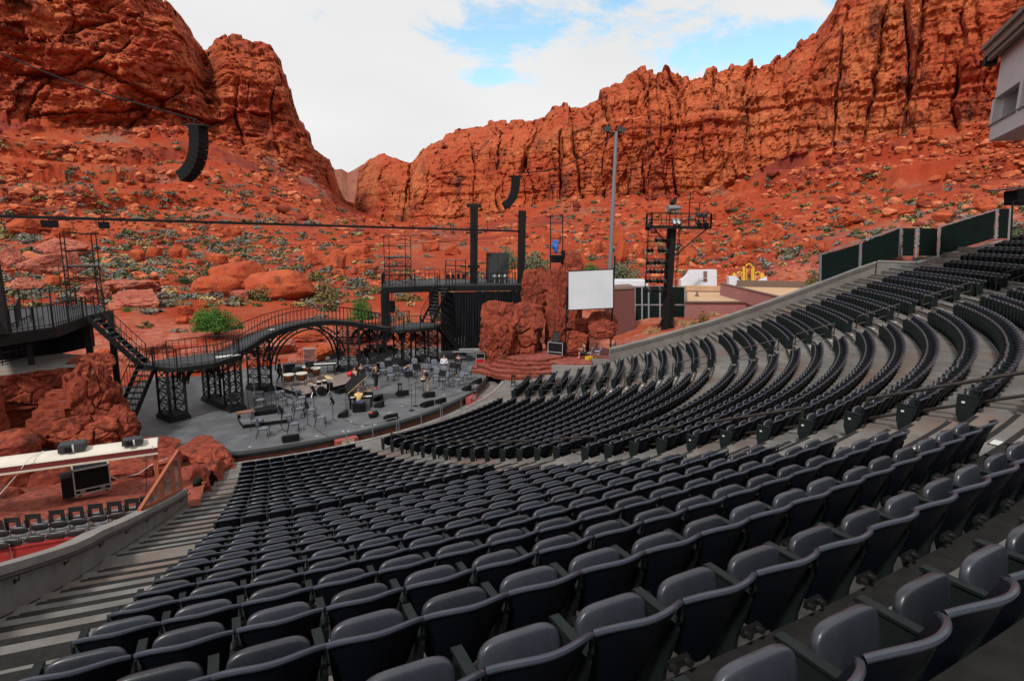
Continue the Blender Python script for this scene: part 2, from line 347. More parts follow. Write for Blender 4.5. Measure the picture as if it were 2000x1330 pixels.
# ------------------------------------------------------------------ terrain: valley floor, talus and cliffs as one swept surface
def lev(pts):
    a = []
    for u, v, d in pts:
        P = far(u, v, d); a.append((math.atan2(P[0]-CAM[0], P[1]-CAM[1]), d, P[2]))
    a.sort(); return np.array(a)
L2 = lev([(-250,600,75),(0,590,78),(150,585,80),(300,575,82),(450,572,85),(600,575,88),(760,575,85),(900,580,82),(1050,590,78),(1210,600,75),(1350,612,75),(1480,602,78),(1600,570,82),(1750,520,88),(1900,470,90),(2000,450,92),(2250,430,92)])
L3 = lev([(-250,478,150),(0,480,150),(300,485,150),(600,490,150),(760,485,160),(900,485,150),(1100,495,140),(1300,500,135),(1500,490,130),(1650,465,130),(1850,430,125),(2000,410,120),(2250,395,120)])
L4 = lev([(-250,390,240),(0,385,235),(300,390,235),(500,405,240),(620,420,250),(700,440,280),(760,450,290),(850,452,270),(1000,440,245),(1200,430,230),(1400,420,225),(1550,395,220),(1700,370,215),(2000,330,205),(2250,315,205)])
L5 = lev([(-250,195,335),(0,222,335),(130,244,335),(250,250,330),(350,243,335),(430,268,345),(500,298,350),(560,325,355),(610,345,362),(645,372,380),(668,395,430),(690,405,480),(715,420,450),(740,432,410),(770,436,385),(870,438,345),(930,424,330),(1000,412,315),(1100,388,305),(1250,380,295),(1390,376,285),(1450,346,290),(1550,308,290),(1650,277,290),(1800,256,285),(2000,238,275),(2250,225,270)])
L7 = lev([(-250,-320,440),(0,-230,440),(150,-120,440),(250,-40,440),(290,0,440),(330,32,445),(365,70,450),(400,107,455),(420,95,430),(440,85,425),(470,90,420),(510,100,415),(535,107,412),(550,130,408),(562,165,405),(570,195,402),(585,235,400),(600,262,398),(615,285,398),(635,310,400),(652,332,405),(662,365,440),(675,392,470),(692,396,490),(700,335,520),(715,312,500),(750,303,490),(770,312,480),(790,322,470),(800,325,455),(830,295,445),(870,275,435),(900,255,425),(950,248,415),(1000,240,405),(1050,235,395),(1090,215,385),(1150,197,370),(1200,170,350),(1240,150,340),(1270,145,335),(1300,150,330),(1330,165,330),(1370,160,330),(1430,150,332),(1450,150,335),(1480,130,338),(1530,120,338),(1560,100,338),(1590,90,338),(1610,60,336),(1630,25,335),(1650,0,335),(1720,-60,335),(1850,-110,330),(2000,-150,320),(2250,-200,315)])
NAZ = 1150; AZ = np.radians(np.linspace(-42, 86, NAZ))
def curve(Lv): return np.interp(AZ, Lv[:, 0], Lv[:, 1]), np.interp(AZ, Lv[:, 0], Lv[:, 2])
def near_edge():
    """the ground's inner edge: the back of the stage on the left, the outer face of the seating wall on the right"""
    da, za, db, zb_ = [], [], [], []
    th = WALL_TH+.012
    for a in AZ:
        s, c = math.sin(a), math.cos(a)
        # CAM + t*(s, c) meets the radial line at angle th
        nx, ny = math.cos(th), math.sin(th); t = -(CAM[0]*nx+CAM[1]*ny)/(s*nx+c*ny) if abs(s*nx+c*ny) > 1e-6 else 1e9
        x, y = CAM[0]+t*s, CAM[1]+t*c; r = math.hypot(x, y)
        if t > 0 and r > 28.4 and x > 0:
            rr = min(r, 52); w = min(1.0, (r-28.4)/3.0); db.append(min(t, 62)+.15); zb_.append(w*(bowl_z(rr)+.75)); da.append(min(t, 62)-.6); za.append(-1.3)
        else:
            sb = float(np.interp(math.degrees(a), [-42, -8, -6.6, -3.8, 5.9, 16.5, 23, 29, 35], [44, 45, 48, 46.6, 50.2, 54.2, 55, 48, 45])); db.append(sb); zb_.append(-.03); da.append(sb-3); za.append(-1.0)
    return map(np.array, (da, za, db, zb_))
d1a, z1a, d1b, z1b = near_edge()
ker = np.ones(9)/9
for q in (d1a, z1a, d1b, z1b): q[4:-4] = np.convolve(q, ker, 'valid')
d2, z2 = curve(L2); d3, z3 = curve(L3); d4, z4 = curve(L4); d5, z5 = curve(L5); d7, z7 = curve(L7)
d2 = np.maximum(d2, d1b+12); d3 = np.maximum(d3, d2+20)
uu = np.array([proj(CAM+100*np.array([math.sin(a), math.cos(a), .3]))[0] for a in AZ])
d7 = np.maximum(d7, d5+4); z7 = np.maximum(z7, z5+1.0)
d6 = d5+.26*(d7-d5); z6 = z5+.58*(z7-z5)
groove = np.exp(-((uu-392)/22)**2); d6 = d6+26*groove
levels = [(np.full(NAZ, 18.0), np.full(NAZ, -1.4)), (d1a, z1a), (d1b, z1b), (d2, z2), (d3, z3), (d4, z4), (d5, z5), (d6, z6), (d7, z7), (d7+35, z7-22), (d7+150, np.full(NAZ, -5.0))]
nsub = [2, 4, 42, 56, 64, 74, 118, 92, 12, 3]
Dg, Zg, Sg = [], [], []
for k, n in enumerate(nsub):
    for j in range(n):
        f = j/n; Dg.append(levels[k][0]*(1-f)+levels[k+1][0]*f); Zg.append(levels[k][1]*(1-f)+levels[k+1][1]*f); Sg.append(k+f)
Dg.append(levels[-1][0]); Zg.append(levels[-1][1]); Sg.append(len(nsub))
Dg = np.array(Dg); Zg = np.array(Zg); Sg = np.array(Sg); NR = len(Sg)
S2 = np.repeat(Sg[:, None], NAZ, 1); A2 = np.repeat(AZ[None, :], NR, 0); U2 = np.repeat(uu[None, :], NR, 0)
ICL = sum(nsub[:6])                                  # first row of the cliffs
# rounded shoulders between rim and skyline
k7 = (S2 >= 7) & (S2 < 8); f7 = np.clip(S2-7, 0, 1); Zg = np.where(k7, Zg+(levels[8][1]-levels[7][1])[None, :]*.16*np.sin(np.pi*f7), Zg)
X = CAM[0]+Dg*np.sin(A2); Y = CAM[1]+Dg*np.cos(A2)
P3 = np.stack([X.ravel(), Y.ravel(), Zg.ravel()], 1)
# --- ground relief
g = np.clip((S2-2.0)/1.0, 0, 1); t45 = np.clip(S2-3.2, 0, 2.6)/2.6
amp = (.05+.35*g+1.3*t45)*np.where(S2 < 6, 1, 0)*np.clip((S2-2.02)*8, 0, 1)
relief = fbm(P3/np.array([26, 26, 60]), 5, 3).reshape(S2.shape)*amp*1.6
F1, FE, cid = worley(P3[:, :2]/5.5, 21); lump = np.clip(.42-F1, 0, 1)*(cid > .45)
F1b, FEb, cidb = worley(P3[:, :2]/2.2, 22); lumpb = np.clip(.42-F1b, 0, 1)*(cidb > .5)
rough = (lump*4.0+lumpb*1.6).reshape(S2.shape)*t45*np.where(S2 < 6, 1, 0)
Zn = Zg+relief+rough
# stepped ledges high on the talus, left and right
lm = np.clip((S2-4.5)/.5, 0, 1)*np.clip((6.0-S2)/.15, 0, 1)*np.maximum(np.clip((U2-1380)/150, 0, 1), np.clip((420-U2)/150, 0, 1))
wob = fbm(P3/np.array([40, 40, 40]), 3, 9).reshape(S2.shape)*5
p = (Zn+wob)/11.5; fl = np.floor(p); fr = p-fl; st = 11.5*(fl+np.clip((fr-.66)/.1, 0, 1)*.62+np.clip(fr, 0, 1)*.38)-wob
Zn = Zn*(1-lm*.85)+st*lm*.85
# --- cliff relief, pushed along the line from the valley
cm = np.clip((S2-5.85)/.15, 0, 1)*np.clip((9.4-S2)/.6, 0, 1); Q = A2*320
right = np.clip((U2-690)/40, 0, 1)
wq = 7*fbm(P3/np.array([34, 34, 34]), 4, 81).reshape(S2.shape); wz = 6*fbm(P3/np.array([28, 28, 28]), 4, 82).reshape(S2.shape)
def wr(sx, sz, seed, shear=0.0, warp=1.0):
    q = np.stack([(Q+shear*Zg+warp*wq).ravel()/sx, (Zg+shear*.3*Q+warp*wz).ravel()/sz, np.zeros(Q.size)], 1)
    return [w_.reshape(S2.shape) for w_ in worley(q, seed)]
def msk(sc, seed, lo=-.15, hi=.35): return np.clip((fbm(P3/sc, 3, seed).reshape(S2.shape)-lo)/(hi-lo), 0, 1)
a1, e1, c1 = wr(15, 170, 31, .06); a2_, e2, c2 = wr(7, 46, 32, .10, .8); a3, e3, c3 = wr(3.0, 7.5, 33, 0, .5); a4, e4, c4 = wr(1.5, 2.2, 34, 0, .5)
b1, g1, h1 = wr(30, 17, 41, -.45); b2, g2, h2 = wr(11, 7, 42, -.40, .9); b3, g3, h3 = wr(4.2, 3.0, 43, -.3, .6); b4, g4, h4 = wr(1.7, 1.5, 44, 0, .5)
rid = 1-2*np.abs(fbm(np.stack([Q.ravel()/24, Zg.ravel()/75, np.zeros(Q.size)], 1), 5, 91).reshape(S2.shape))
ridl = 1-2*np.abs(fbm(np.stack([(Q-.5*Zg).ravel()/40, Zg.ravel()/60, np.zeros(Q.size)], 1), 5, 92).reshape(S2.shape))
m1 = msk(30, 101); m2 = msk(18, 102); m3 = msk(9, 103)
pr_ = 8.0*rid+8.5*(c1-.5)-10*np.exp(-(e1/.05)**2)*m1+3.4*(c2-.5)-3.0*np.exp(-(e2/.06)**2)*m2+2.3*(c3-.5)-1.2*np.exp(-(e3/.08)**2)*m3+1.1*(c4-.5)
pl_ = 10*ridl+9*(h1-.5)-5.0*np.exp(-(g1/.035)**2)*m1+5.5*(h2-.5)-1.6*np.exp(-(g2/.05)**2)*m2+2.8*(h3-.5)-.9*np.exp(-(g3/.08)**2)*m3+1.3*(h4-.5)
zq = Zg+.22*Q+wz*1.3; bl = zq/19; bl = bl-np.floor(bl); zr = (Zg+.05*Q+wz*1.2)/31; zr = zr-np.floor(zr)
pl_ = pl_+9*(bl**1.5-.4); pr_ = pr_+4.5*(zr**1.5-.4)
butte = np.clip((U2-395)/20, 0, 1)*np.clip((690-U2)/20, 0, 1)
pl_ = pl_*(1-.55*butte)+pr_*.62*butte
strata = fbm(np.stack([Q.ravel()/60, Zg.ravel()/3.2, np.zeros(Q.size)], 1), 4, 61).reshape(S2.shape)*2.4
fine = fbm(P3/np.array([5, 5, 5]), 4, 71).reshape(S2.shape)*1.4
push = cm*(right*pr_+(1-right)*pl_+strata+fine)
narrow = np.clip((levels[8][1]-levels[6][1])/25.0, .15, 1)[None, :]; push = push*narrow
Dn = Dg-push*np.where(S2 > 8, .4, 1)
topm = np.clip((S2-7.0)/1.0, 0, 1)*np.clip((9.4-S2)/.6, 0, 1)
crag = (right*(4.5*(c1-.5)+2.2*(c2-.5)+1.2*(c3-.5))+(1-right)*(6.0*(h2-.5)+3.5*(h3-.5)))*narrow
Zn = Zn+topm*crag+cm*fbm(P3/np.array([9, 9, 9]), 4, 81).reshape(S2.shape)*1.1*narrow
X = CAM[0]+Dn*np.sin(A2); Y = CAM[1]+Dn*np.cos(A2)
VT = np.stack([X, Y, Zn], 2)
def sheet(name, i0, i1, j0, j1, mt):
    V = VT[i0:i1, j0:j1].reshape(-1, 3); h, w = i1-i0, j1-j0; ii, jj = np.meshgrid(np.arange(h-1), np.arange(w-1), indexing='ij'); b = (ii*w+jj).ravel()
    return struct(mesh_np(name, V, np.stack([b, b+1, b+w+1, b+w], 1), mt, smooth=True, sharp=38))
JS = int(np.argmin(abs(uu-688)))
def gz(x, y):
    a = math.atan2(x-CAM[0], y-CAM[1]); d = math.hypot(x-CAM[0], y-CAM[1]); j = int(np.clip(round((a-AZ[0])/(AZ[1]-AZ[0])), 0, NAZ-1))
    i0 = nsub[0]; return float(np.interp(d, Dn[i0:ICL, j], Zn[i0:ICL, j]))
def ground_hit(u, v, d0=40.0):                     # where a sight line meets the valley floor or talus
    d = ray(u, v); hd = math.hypot(d[0], d[1]); a = math.atan2(d[0], d[1]); j = int(np.clip(round((a-AZ[0])/(AZ[1]-AZ[0])), 0, NAZ-1))
    ds = np.linspace(d0, 400, 2400); zr = CAM[2]+d[2]/hd*ds; zg = np.interp(ds, Dn[nsub[0]:ICL+1, j], Zn[nsub[0]:ICL+1, j]); k = np.argmax(zr < zg)
    if not (zr < zg).any(): return None
    return np.array([CAM[0]+d[0]/hd*ds[k], CAM[1]+d[1]/hd*ds[k], zg[k]])
def soil_mat():
    m_ = bpy.data.materials.new('red_desert_soil'); m_.use_nodes = True; t = m_.node_tree; n_ = t.nodes; l_ = t.links; b = n_['Principled BSDF']; b.inputs['Roughness'].default_value = .95; b.inputs['Specular IOR Level'].default_value = .1
    co = n_.new('ShaderNodeTexCoord').outputs['Object']
    def nz(s, d=6, r=.62):
        n = n_.new('ShaderNodeTexNoise'); n.inputs['Scale'].default_value = s; n.inputs['Detail'].default_value = d; n.inputs['Roughness'].default_value = r; l_.new(co, n.inputs['Vector']); return n.outputs['Fac']
    def rp(v, lo, hi):
        r = n_.new('ShaderNodeMapRange'); r.interpolation_type = 'SMOOTHSTEP'; r.inputs[1].default_value = lo; r.inputs[2].default_value = hi; l_.new(v, r.inputs[0]); return r.outputs[0]
    def mx_(f, a, c):
        x = n_.new('ShaderNodeMixRGB'); l_.new(f, x.inputs[0]) if not isinstance(f, float) else setattr(x.inputs[0], 'default_value', f)
        for i, q in ((1, a), (2, c)): l_.new(q, x.inputs[i]) if not isinstance(q, tuple) else setattr(x.inputs[i], 'default_value', (*q, 1))
        return x.outputs[0]
    c = mx_(rp(nz(.05), .38, .62), (.27, .034, .013), (.32, .058, .022))
    c = mx_(rp(nz(.018, 4), .50, .64), c, (.17, .032, .024))
    c = mx_(rp(nz(.03, 6), .55, .70), c, (.22, .105, .075))
    c = mx_(rp(nz(.11, 7), .56, .72), c, (.40, .115, .055))
    c = mx_(rp(nz(1.3, 5, .75), .5, .78), c, (.15, .03, .017))
    c = mx_(rp(nz(4.5, 3, .8), .55, .75), c, (.38, .11, .058))
    sp_ = n_.new('ShaderNodeSeparateXYZ'); l_.new(co, sp_.inputs[0]); zone = n_.new('ShaderNodeMath'); zone.operation = 'MULTIPLY'; ym = n_.new('ShaderNodeMapRange'); ym.inputs[1].default_value = 26; ym.inputs[2].default_value = 10; l_.new(sp_.outputs[1], ym.inputs[0]); l_.new(ym.outputs[0], zone.inputs[0]); l_.new(rp(nz(.22, 6), .40, .54), zone.inputs[1])
    c = mx_(zone.outputs[0], c, mx_(rp(nz(.9, 5), .4, .6), (.40, .145, .095), (.30, .075, .045)))
    l_.new(c, b.inputs['Base Color'])
    bp = n_.new('ShaderNodeBump'); bp.inputs['Distance'].default_value = .3; l_.new(nz(1.1, 7, .72), bp.inputs['Height']); l_.new(bp.outputs[0], b.inputs['Normal']); return m_
M['soil'] = soil_mat()
sheet('ground', 0, ICL+1, 0, NAZ, M['soil'])
sheet('cliff', ICL, NR, 0, JS+1, M['cliff'])
sheet('cliff', ICL, NR, JS, NAZ, M['cliff_right'])
# the sheet of land that carries on round the theatre to the horizon
mb = MB(); nseg = 72; rings = [0, 60, 200, 700, 2600, 5200]
Pv = [(0, -40, -1.9)]+[(r_*math.sin(2*math.pi*i/nseg), -40+r_*math.cos(2*math.pi*i/nseg), -1.9-(r_ > 300)*3) for r_ in rings[1:] for i in range(nseg)]
Fv = [(0, 1+(i+1) % nseg, 1+i) for i in range(nseg)]+[(1+k*nseg+i, 1+k*nseg+(i+1) % nseg, 1+(k+1)*nseg+(i+1) % nseg, 1+(k+1)*nseg+i) for k in range(len(rings)-2) for i in range(nseg)]
mb.add(Pv, Fv); struct(mb.build('ground', M['soil']))
# far mountain closing the gorge
def far_hill(us, dist, base_v):
    A = [far(u, v, dist) for u, v in us]; n = 130; tt = np.linspace(0, 1, n); xs = np.linspace(0, len(A)-1, n); G = []
    TA = np.array([[np.interp(x, range(len(A)), [p[c] for p in A]) for c in range(3)] for x in xs])
    for k in range(40):
        f = k/39; row = TA.copy(); row[:, 2] = TA[:, 2]*(1-f)+5*f; row[:, :2] += (CAM[:2]-TA[:, :2])/np.linalg.norm(CAM[:2]-TA[:, :2], axis=1)[:, None]*(f*190)
        row += fbm(row/40, 5, 5)[:, None]*np.array([8, 8, 9])*(.2+.8*min(1, k/6)); G.append(row)
    back = TA.copy(); back[:, 2] = 0; back[:, 1] += 160; G = [back]+G
    V = np.concatenate(G); h, w = len(G), n; ii, jj = np.meshgrid(np.arange(h-1), np.arange(w-1), indexing='ij'); b = (ii*w+jj).ravel()
    return struct(mesh_np('far_hill', V, np.stack([b, b+w, b+w+1, b+1], 1), M['cliff_far'], smooth=True, sharp=45))
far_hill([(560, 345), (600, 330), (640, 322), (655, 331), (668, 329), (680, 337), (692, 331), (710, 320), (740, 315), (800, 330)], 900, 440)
# ------------------------------------------------------------------ concrete bowl: treads, aisle stairs, walls
TH_NL = lambda r: -.0506+1.012/r          # seat ends: near block left / right, middle block, far block
TH_NR = lambda r: .1636+1.031/r
TH_ML = lambda r: .2621+.272/r
TH_MR = lambda r: .7282-.931/r
TH_FL = lambda r: .7929-.268/r
TH_FR = lambda r: 1.0168-1.038/r
def th_wall_left(r): return np.interp(r, [21.0, 24.7, 27, 30.7, 36, 60], [R(-2.2), R(-3.5), R(-4.2), R(-4.7), R(-4.8), R(-4.9)])
RIS = ROWR-.02                             # plan radius of the riser behind each row
def sector(mb, r0, r1, t0, t1, z0, z1, n=None, t0b=None, t1b=None):
    """solid annular sector; t0/t1 at r0, t0b/t1b at r1"""
    t0b = t0 if t0b is None else t0b; t1b = t1 if t1b is None else t1b
    n = n or max(1, int(abs(t1-t0)*r1/.7)); P = []
    for z in (z0, z1):
        for i in range(n+1):
            f = i/n; P.append(pol(r0, t0+(t1-t0)*f, z)); P.append(pol(r1, t0b+(t1b-t0b)*f, z))
    h = 2*(n+1); F = []
    for i in range(n):
        a, b, c, d = 2*i, 2*i+1, 2*i+3, 2*i+2
        F += [(a, b, c, d), (h+a, h+d, h+c, h+b), (a, d, h+d, h+a), (b, h+b, h+c, c)]
    F += [(0, h, h+1, 1), (2*n, 2*n+1, h+2*n+1, h+2*n)]
    return mb.add(P, F)
terrace = struct(bpy.data.objects.new('terrace', None)); COL.objects.link(terrace)
for i in range(0, 33):
    r0 = 20.8 if i == 0 else RIS[i-1]; r1 = RIS[i]; z = ROWZ[i]; zlow = (ROWZ[i-1]-.25) if i else -.6
    mb = MB(); tr = R(66) if i < 7 else WALL_TH-.001
    sector(mb, r0, r1+.30, th_wall_left(r0)-.004, tr, zlow, z, 70, th_wall_left(r1), tr)
    mb.build('tread', M['concrete'], terrace)
mb = MB(); sector(mb, 19.3, 20.8, R(-3), R(66), -.9, -.52, 60); struct(mb.build('pit_floor', M['pitfloor']))
mb = MB(); sector(mb, 20.62, 20.82, R(-2.4), R(57), -.55, .035, 70); mb.build('kerb', M['cap'], terrace)
# dark nosing bands on the two highest rises of the near block
for i in range(21, 28):
    mb = MB(); sector(mb, RIS[i]-.008, RIS[i]+.19, th_wall_left(46), TH_NR(46)+.012, ROWZ[i+1]-.16, ROWZ[i+1]+.006, 30); mb.build('nosing', M['nosing'], terrace)
def aisle(name, f0, f1, rows, plates=True, side=.5, land=None):
    st = struct(bpy.data.objects.new(name, None)); COL.objects.link(st)
    for i in rows:
        r1 = RIS[i]; dz = ROWZ[i+1]-ROWZ[i]; t0, t1 = f0(r1), f1(r1)
        if dz > .21:
            mb = MB(); sector(mb, r1-.36, r1+.02, t0, t1, ROWZ[i]-.04, ROWZ[i]+dz*.5, 4); s = mb.build('step', M['concrete'], st)
            mb = MB(); sector(mb, r1-.364, r1-.285, t0+.002, t1-.002, ROWZ[i]+dz*.5-.035, ROWZ[i]+dz*.5+.004, 4); mb.build('nosing', M['nosing'], s)
            if plates and i > 4:
                tm = t0+(t1-t0)*side; w = .16/r1; mb = MB(); sector(mb, r1-.25, r1-.09, tm-w, tm+w, ROWZ[i]+dz*.5+.002, ROWZ[i]+dz*.5+.010, 1); p_ = mb.build('row_plate', M['nosing'], s)
                w *= .82; mb = MB(); sector(mb, r1-.235, r1-.105, tm-w, tm+w, ROWZ[i]+dz*.5+.008, ROWZ[i]+dz*.5+.014, 1); mb.build('number_plate', M['plate'], s)
        mb = MB(); sector(mb, r1-.004, r1+.075, t0+.002, t1-.002, ROWZ[i+1]-.035, ROWZ[i+1]+.005, 4); mb.build('nosing', M['nosing'], st)
    return st
aisle('left_stair', lambda r: float(th_wall_left(r))+.004, lambda r: TH_NL(r)-.004, range(0, 29), plates=False)
aisle('aisle_stair', lambda r: TH_NR(r)+.006, lambda r: TH_ML(r)-.006, range(0, 29), side=.30)
aisle('aisle_stair', lambda r: TH_MR(r)+.006, lambda r: TH_FL(r)-.006, range(0, 30), side=.70)
aisle('right_stair', lambda r: TH_FR(r)+.008, lambda r: WALL_TH-.006, range(6, 29), plates=False)

def rail_between(name, label, ra, rb, th, h=.95, cat='handrail', group=None, mid=.52, rad=.036, mt='rail'):
    """two-post stair rail along a radial line, with a top and a middle pipe"""
    za, zb2 = bowl_z(ra), bowl_z(rb); A = Vector(pol(ra, th, za)); B = Vector(pol(rb, th, zb2)); t = thing(name, label, cat, tuple(A), 0, group)
    for p_ in (A, B):
        mb = MB(); mb.cyl(p_-Vector((0, 0, .25)), p_+Vector((0, 0, h)), rad, n=8); mb.build('post', M[mt], t)
    U = Vector((0, 0, 1)); d = (B-A).normalized()
    mb = MB(); mb.cyl(A+U*h, B+U*h, rad, n=8); mb.build('top_rail', M[mt], t)
    mb = MB(); mb.cyl(A+U*mid, B+U*mid, rad*.9, n=8); mb.build('middle_rail', M[mt], t)
    return t
ORD = ['first', 'second', 'third', 'fourth', 'fifth', 'sixth', 'seventh', 'eighth', 'ninth', 'tenth', 'eleventh', 'twelfth', 'thirteenth', 'fourteenth', 'fifteenth', 'sixteenth', 'seventeenth', 'eighteenth', 'nineteenth', 'twentieth']
def rowat(x): return float(np.interp(x, ROWI, ROWR))
for k, (a, b) in enumerate(((1.2, 2.7), (3.8, 5.6), (6.5, 8.5), (9.3, 11.8), (12.9, 14.8), (15.9, 17.8), (18.9, 21.4), (22.9, 25.8))):
    rail_between('stair_handrail', f'{ORD[k]} brown pipe handrail up from the stage in the aisle nearest the camera', rowat(a), rowat(b), R(16.3) if k < 7 else R(15.9), group='aisle handrails nearest the camera')
for k, (a, b) in enumerate(((2.1, 4.2), (5.3, 7.4), (8.5, 10.5), (11.5, 13.6), (15.0, 17.2), (18.1, 20.1), (21.2, 23.2), (24.3, 26.4), (27.5, 29.5))):
    rail_between('stair_handrail', f'{ORD[k]} thin handrail up from the stage in the far aisle', rowat(a), rowat(b), R(45.2), group='aisle handrails in the far aisle', rad=.03)

# left wall beside the stair
def left_wall():
    t = thing('stair_wall', 'curved grey concrete wall along the left stair', 'wall', pol(36, R(-5), 0))
    rs = list(np.linspace(26.7, 51, 34)); top = lambda r: bowl_z(r)+float(np.interp(r, [26.7, 31, 36, 40], [.82, .95, 1.02, 1.12]))
    def band(z0, z1, i0, i1, name, mt, seg=None):
        mb = MB(); P = []; n = len(rs)
        for r in rs:
            th = float(th_wall_left(r)); P += [pol(r, th+i0/r, z0(r)), pol(r, th+i1/r, z0(r)), pol(r, th+i1/r, z1(r)), pol(r, th+i0/r, z1(r))]
        F = []
        for j in range(n-1):
            for k in range(4): F.append((4*j+k, 4*j+(k+1) % 4, 4*j+4+(k+1) % 4, 4*j+4+k))
        F += [(0, 1, 2, 3), (4*n-4, 4*n-1, 4*n-2, 4*n-3)]; mb.add(P, F); return mb.build(name, mt, t)
    band(lambda r: -1.0, lambda r: bowl_z(r)+.30, -.30, 0, 'lower_panel', M['concrete_wall'])
    band(lambda r: bowl_z(r)+.30, lambda r: bowl_z(r)+.33, -.30, -.025, 'joint', M['nosing'])
    band(lambda r: bowl_z(r)+.33, lambda r: top(r)-.14, -.30, -.002, 'upper_panel', M['concrete_wall'])
    band(lambda r: top(r)-.14, lambda r: top(r), -.325, .028, 'coping', M['cap'])
    mb = MB(); mb.tube([pol(r, float(th_wall_left(r))+.085/r, top(r)-.19) for r in rs], .022, 6); mb.build('handrail', M['rail'], t)
    for r in np.arange(27.6, 50, 1.85):
        mb = MB(); th = float(th_wall_left(r)); a = pol(r, th, top(r)-.30); b = pol(r, th+.085/r, top(r)-.19); mb.tube([a, pol(r, th+.06/r, top(r)-.29), b], .014, 6); mb.box(a, (.04, .03, .07), th); mb.build('bracket', M['rail'], t)
left_wall()
# low kerb wall at the foot of the left stair
mb = MB(); sector(mb, 24.9, 26.7, R(-4.3), R(-3.6), -.8, .62, 3, R(-4.75), R(-4.15)); tag(mb.build('low_wall', mat('pale_low_wall', (.36, .25, .19), .85, var=(.28, .18, .13), vscale=2)), 'short pale low wall at the foot of the left stair', 'wall')

# block wall on the right
def right_wall():
    t = thing('block_wall', 'long sloping grey block wall beside the far seats', 'wall', pol(40, WALL_TH, 0))
    segs = np.arange(28.6, 47.4, .86); th0, th1 = WALL_TH, WALL_TH
    for k in range(len(segs)-1):
        a, b = segs[k]+.006, segs[k+1]-.006
        for c in range(4):
            off = .43 if c % 2 else 0; a_, b_ = a-off, b-off
            if a_ < 28.5: a_ = 28.5
            mb = MB(); P = []
            for r in (a_, b_):
                zt = bowl_z(r)+1.02
                z0, z1 = zt-.36*(c+1)+.008, zt-.36*c-.008
                if c == 3: z0 = min(z0, bowl_z(r)-.9)
                for w_, z in ((0, z0), (.22, z0), (.22, z1), (0, z1)): P.append(pol(r, WALL_TH+w_/r, z))
            mb.add(P, [(0, 1, 2, 3), (4, 7, 6, 5)]+[(q, q+4, (q+1) % 4+4, (q+1) % 4) for q in range(4)]); mb.build('block', M['block'], t)
    mb = MB(); P = []
    for r in (28.5, 47.3):
        for w_, z in ((.03, -1.0), (.19, -1.0), (.19, bowl_z(r)+1.0), (.03, bowl_z(r)+1.0)): P.append(pol(r, WALL_TH+w_/r, z))
    rs = np.linspace(28.5, 47.2, 14); P = []
    for r in rs:
        for w_, z in ((.012, bowl_z(r)-1.2), (.2, bowl_z(r)-1.2), (.2, bowl_z(r)+1.0), (.012, bowl_z(r)+1.0)): P.append(pol(r, WALL_TH+w_/r, z))
    n = len(rs); mb.add(P, [(0, 1, 2, 3), (4*n-4, 4*n-1, 4*n-2, 4*n-3)]+[(4*j+k, 4*j+(k+1) % 4, 4*j+4+(k+1) % 4, 4*j+4+k) for j in range(n-1) for k in range(4)]); mb.build('mortar', M['nosing'] if False else mat('mortar', (.16, .14, .13), .95), t)
    P = []
    for r in rs:
        for w_, z in ((-.05, bowl_z(r)+1.02), (.28, bowl_z(r)+1.02), (.28, bowl_z(r)+1.14), (-.05, bowl_z(r)+1.14)): P.append(pol(r, WALL_TH+w_/r, z))
    mb = MB(); mb.add(P, [(0, 1, 2, 3), (4*n-4, 4*n-1, 4*n-2, 4*n-3)]+[(4*j+k, 4*j+(k+1) % 4, 4*j+4+(k+1) % 4, 4*j+4+k) for j in range(n-1) for k in range(4)]); mb.build('coping', M['cap'], t)
    mb = MB(); mb.tube([pol(r, WALL_TH-.09/r, bowl_z(r)+.90) for r in rs], .02, 6); mb.build('handrail', M['rail'], t)
    for r in np.arange(29.5, 47, 1.9):
        mb = MB(); mb.tube([pol(r, WALL_TH, bowl_z(r)+.82), pol(r, WALL_TH-.09/r, bowl_z(r)+.90)], .014, 6); mb.build('bracket', M['rail'], t)
    # upper landing: the wall turns and carries on higher
    zt = bowl_z(47.3)+1.08; A = pol(47.3, WALL_TH, 0); B = pol(49.1, R(60.3), 0); Cc = pol(54, R(59.6), 0)
    for (p_, q, z0, z1, nm) in ((A, B, zt, zt, 'landing_wall'), (B, Cc, zt, zt+1.55, 'upper_wall')):
        mb = MB(); d = Vector((q[0]-p_[0], q[1]-p_[1], 0)).normalized(); nrm = Vector((-d.y, d.x, 0))*.12; P = []
        for s, z in ((p_, z0), (q, z1)):
            s = Vector((s[0], s[1], 0)); P += [s-nrm+Vector((0, 0, 5)), s+nrm+Vector((0, 0, 5)), s+nrm+Vector((0, 0, z)), s-nrm+Vector((0, 0, z))]
        mb.add(P, [(0, 1, 2, 3), (4, 7, 6, 5)]+[(k, (k+1) % 4, 4+(k+1) % 4, 4+k) for k in range(4)]); mb.build(nm, M['concrete_wall'], t)
        mb = MB(); s = Vector((p_[0], p_[1], z0+.05)); e = Vector((q[0], q[1], z1+.05)); mb.bar(s, e, .34, .12); mb.build('coping', M['cap'], t)
right_wall()
mb = MB(); sector(mb, 24.2, 28.5, R(61.2), R(61.9), -.8, .95, 4); P = None
tag(mb.build('low_wall', M['cap']), 'low pale concrete wall by the grey stacked chairs', 'wall')

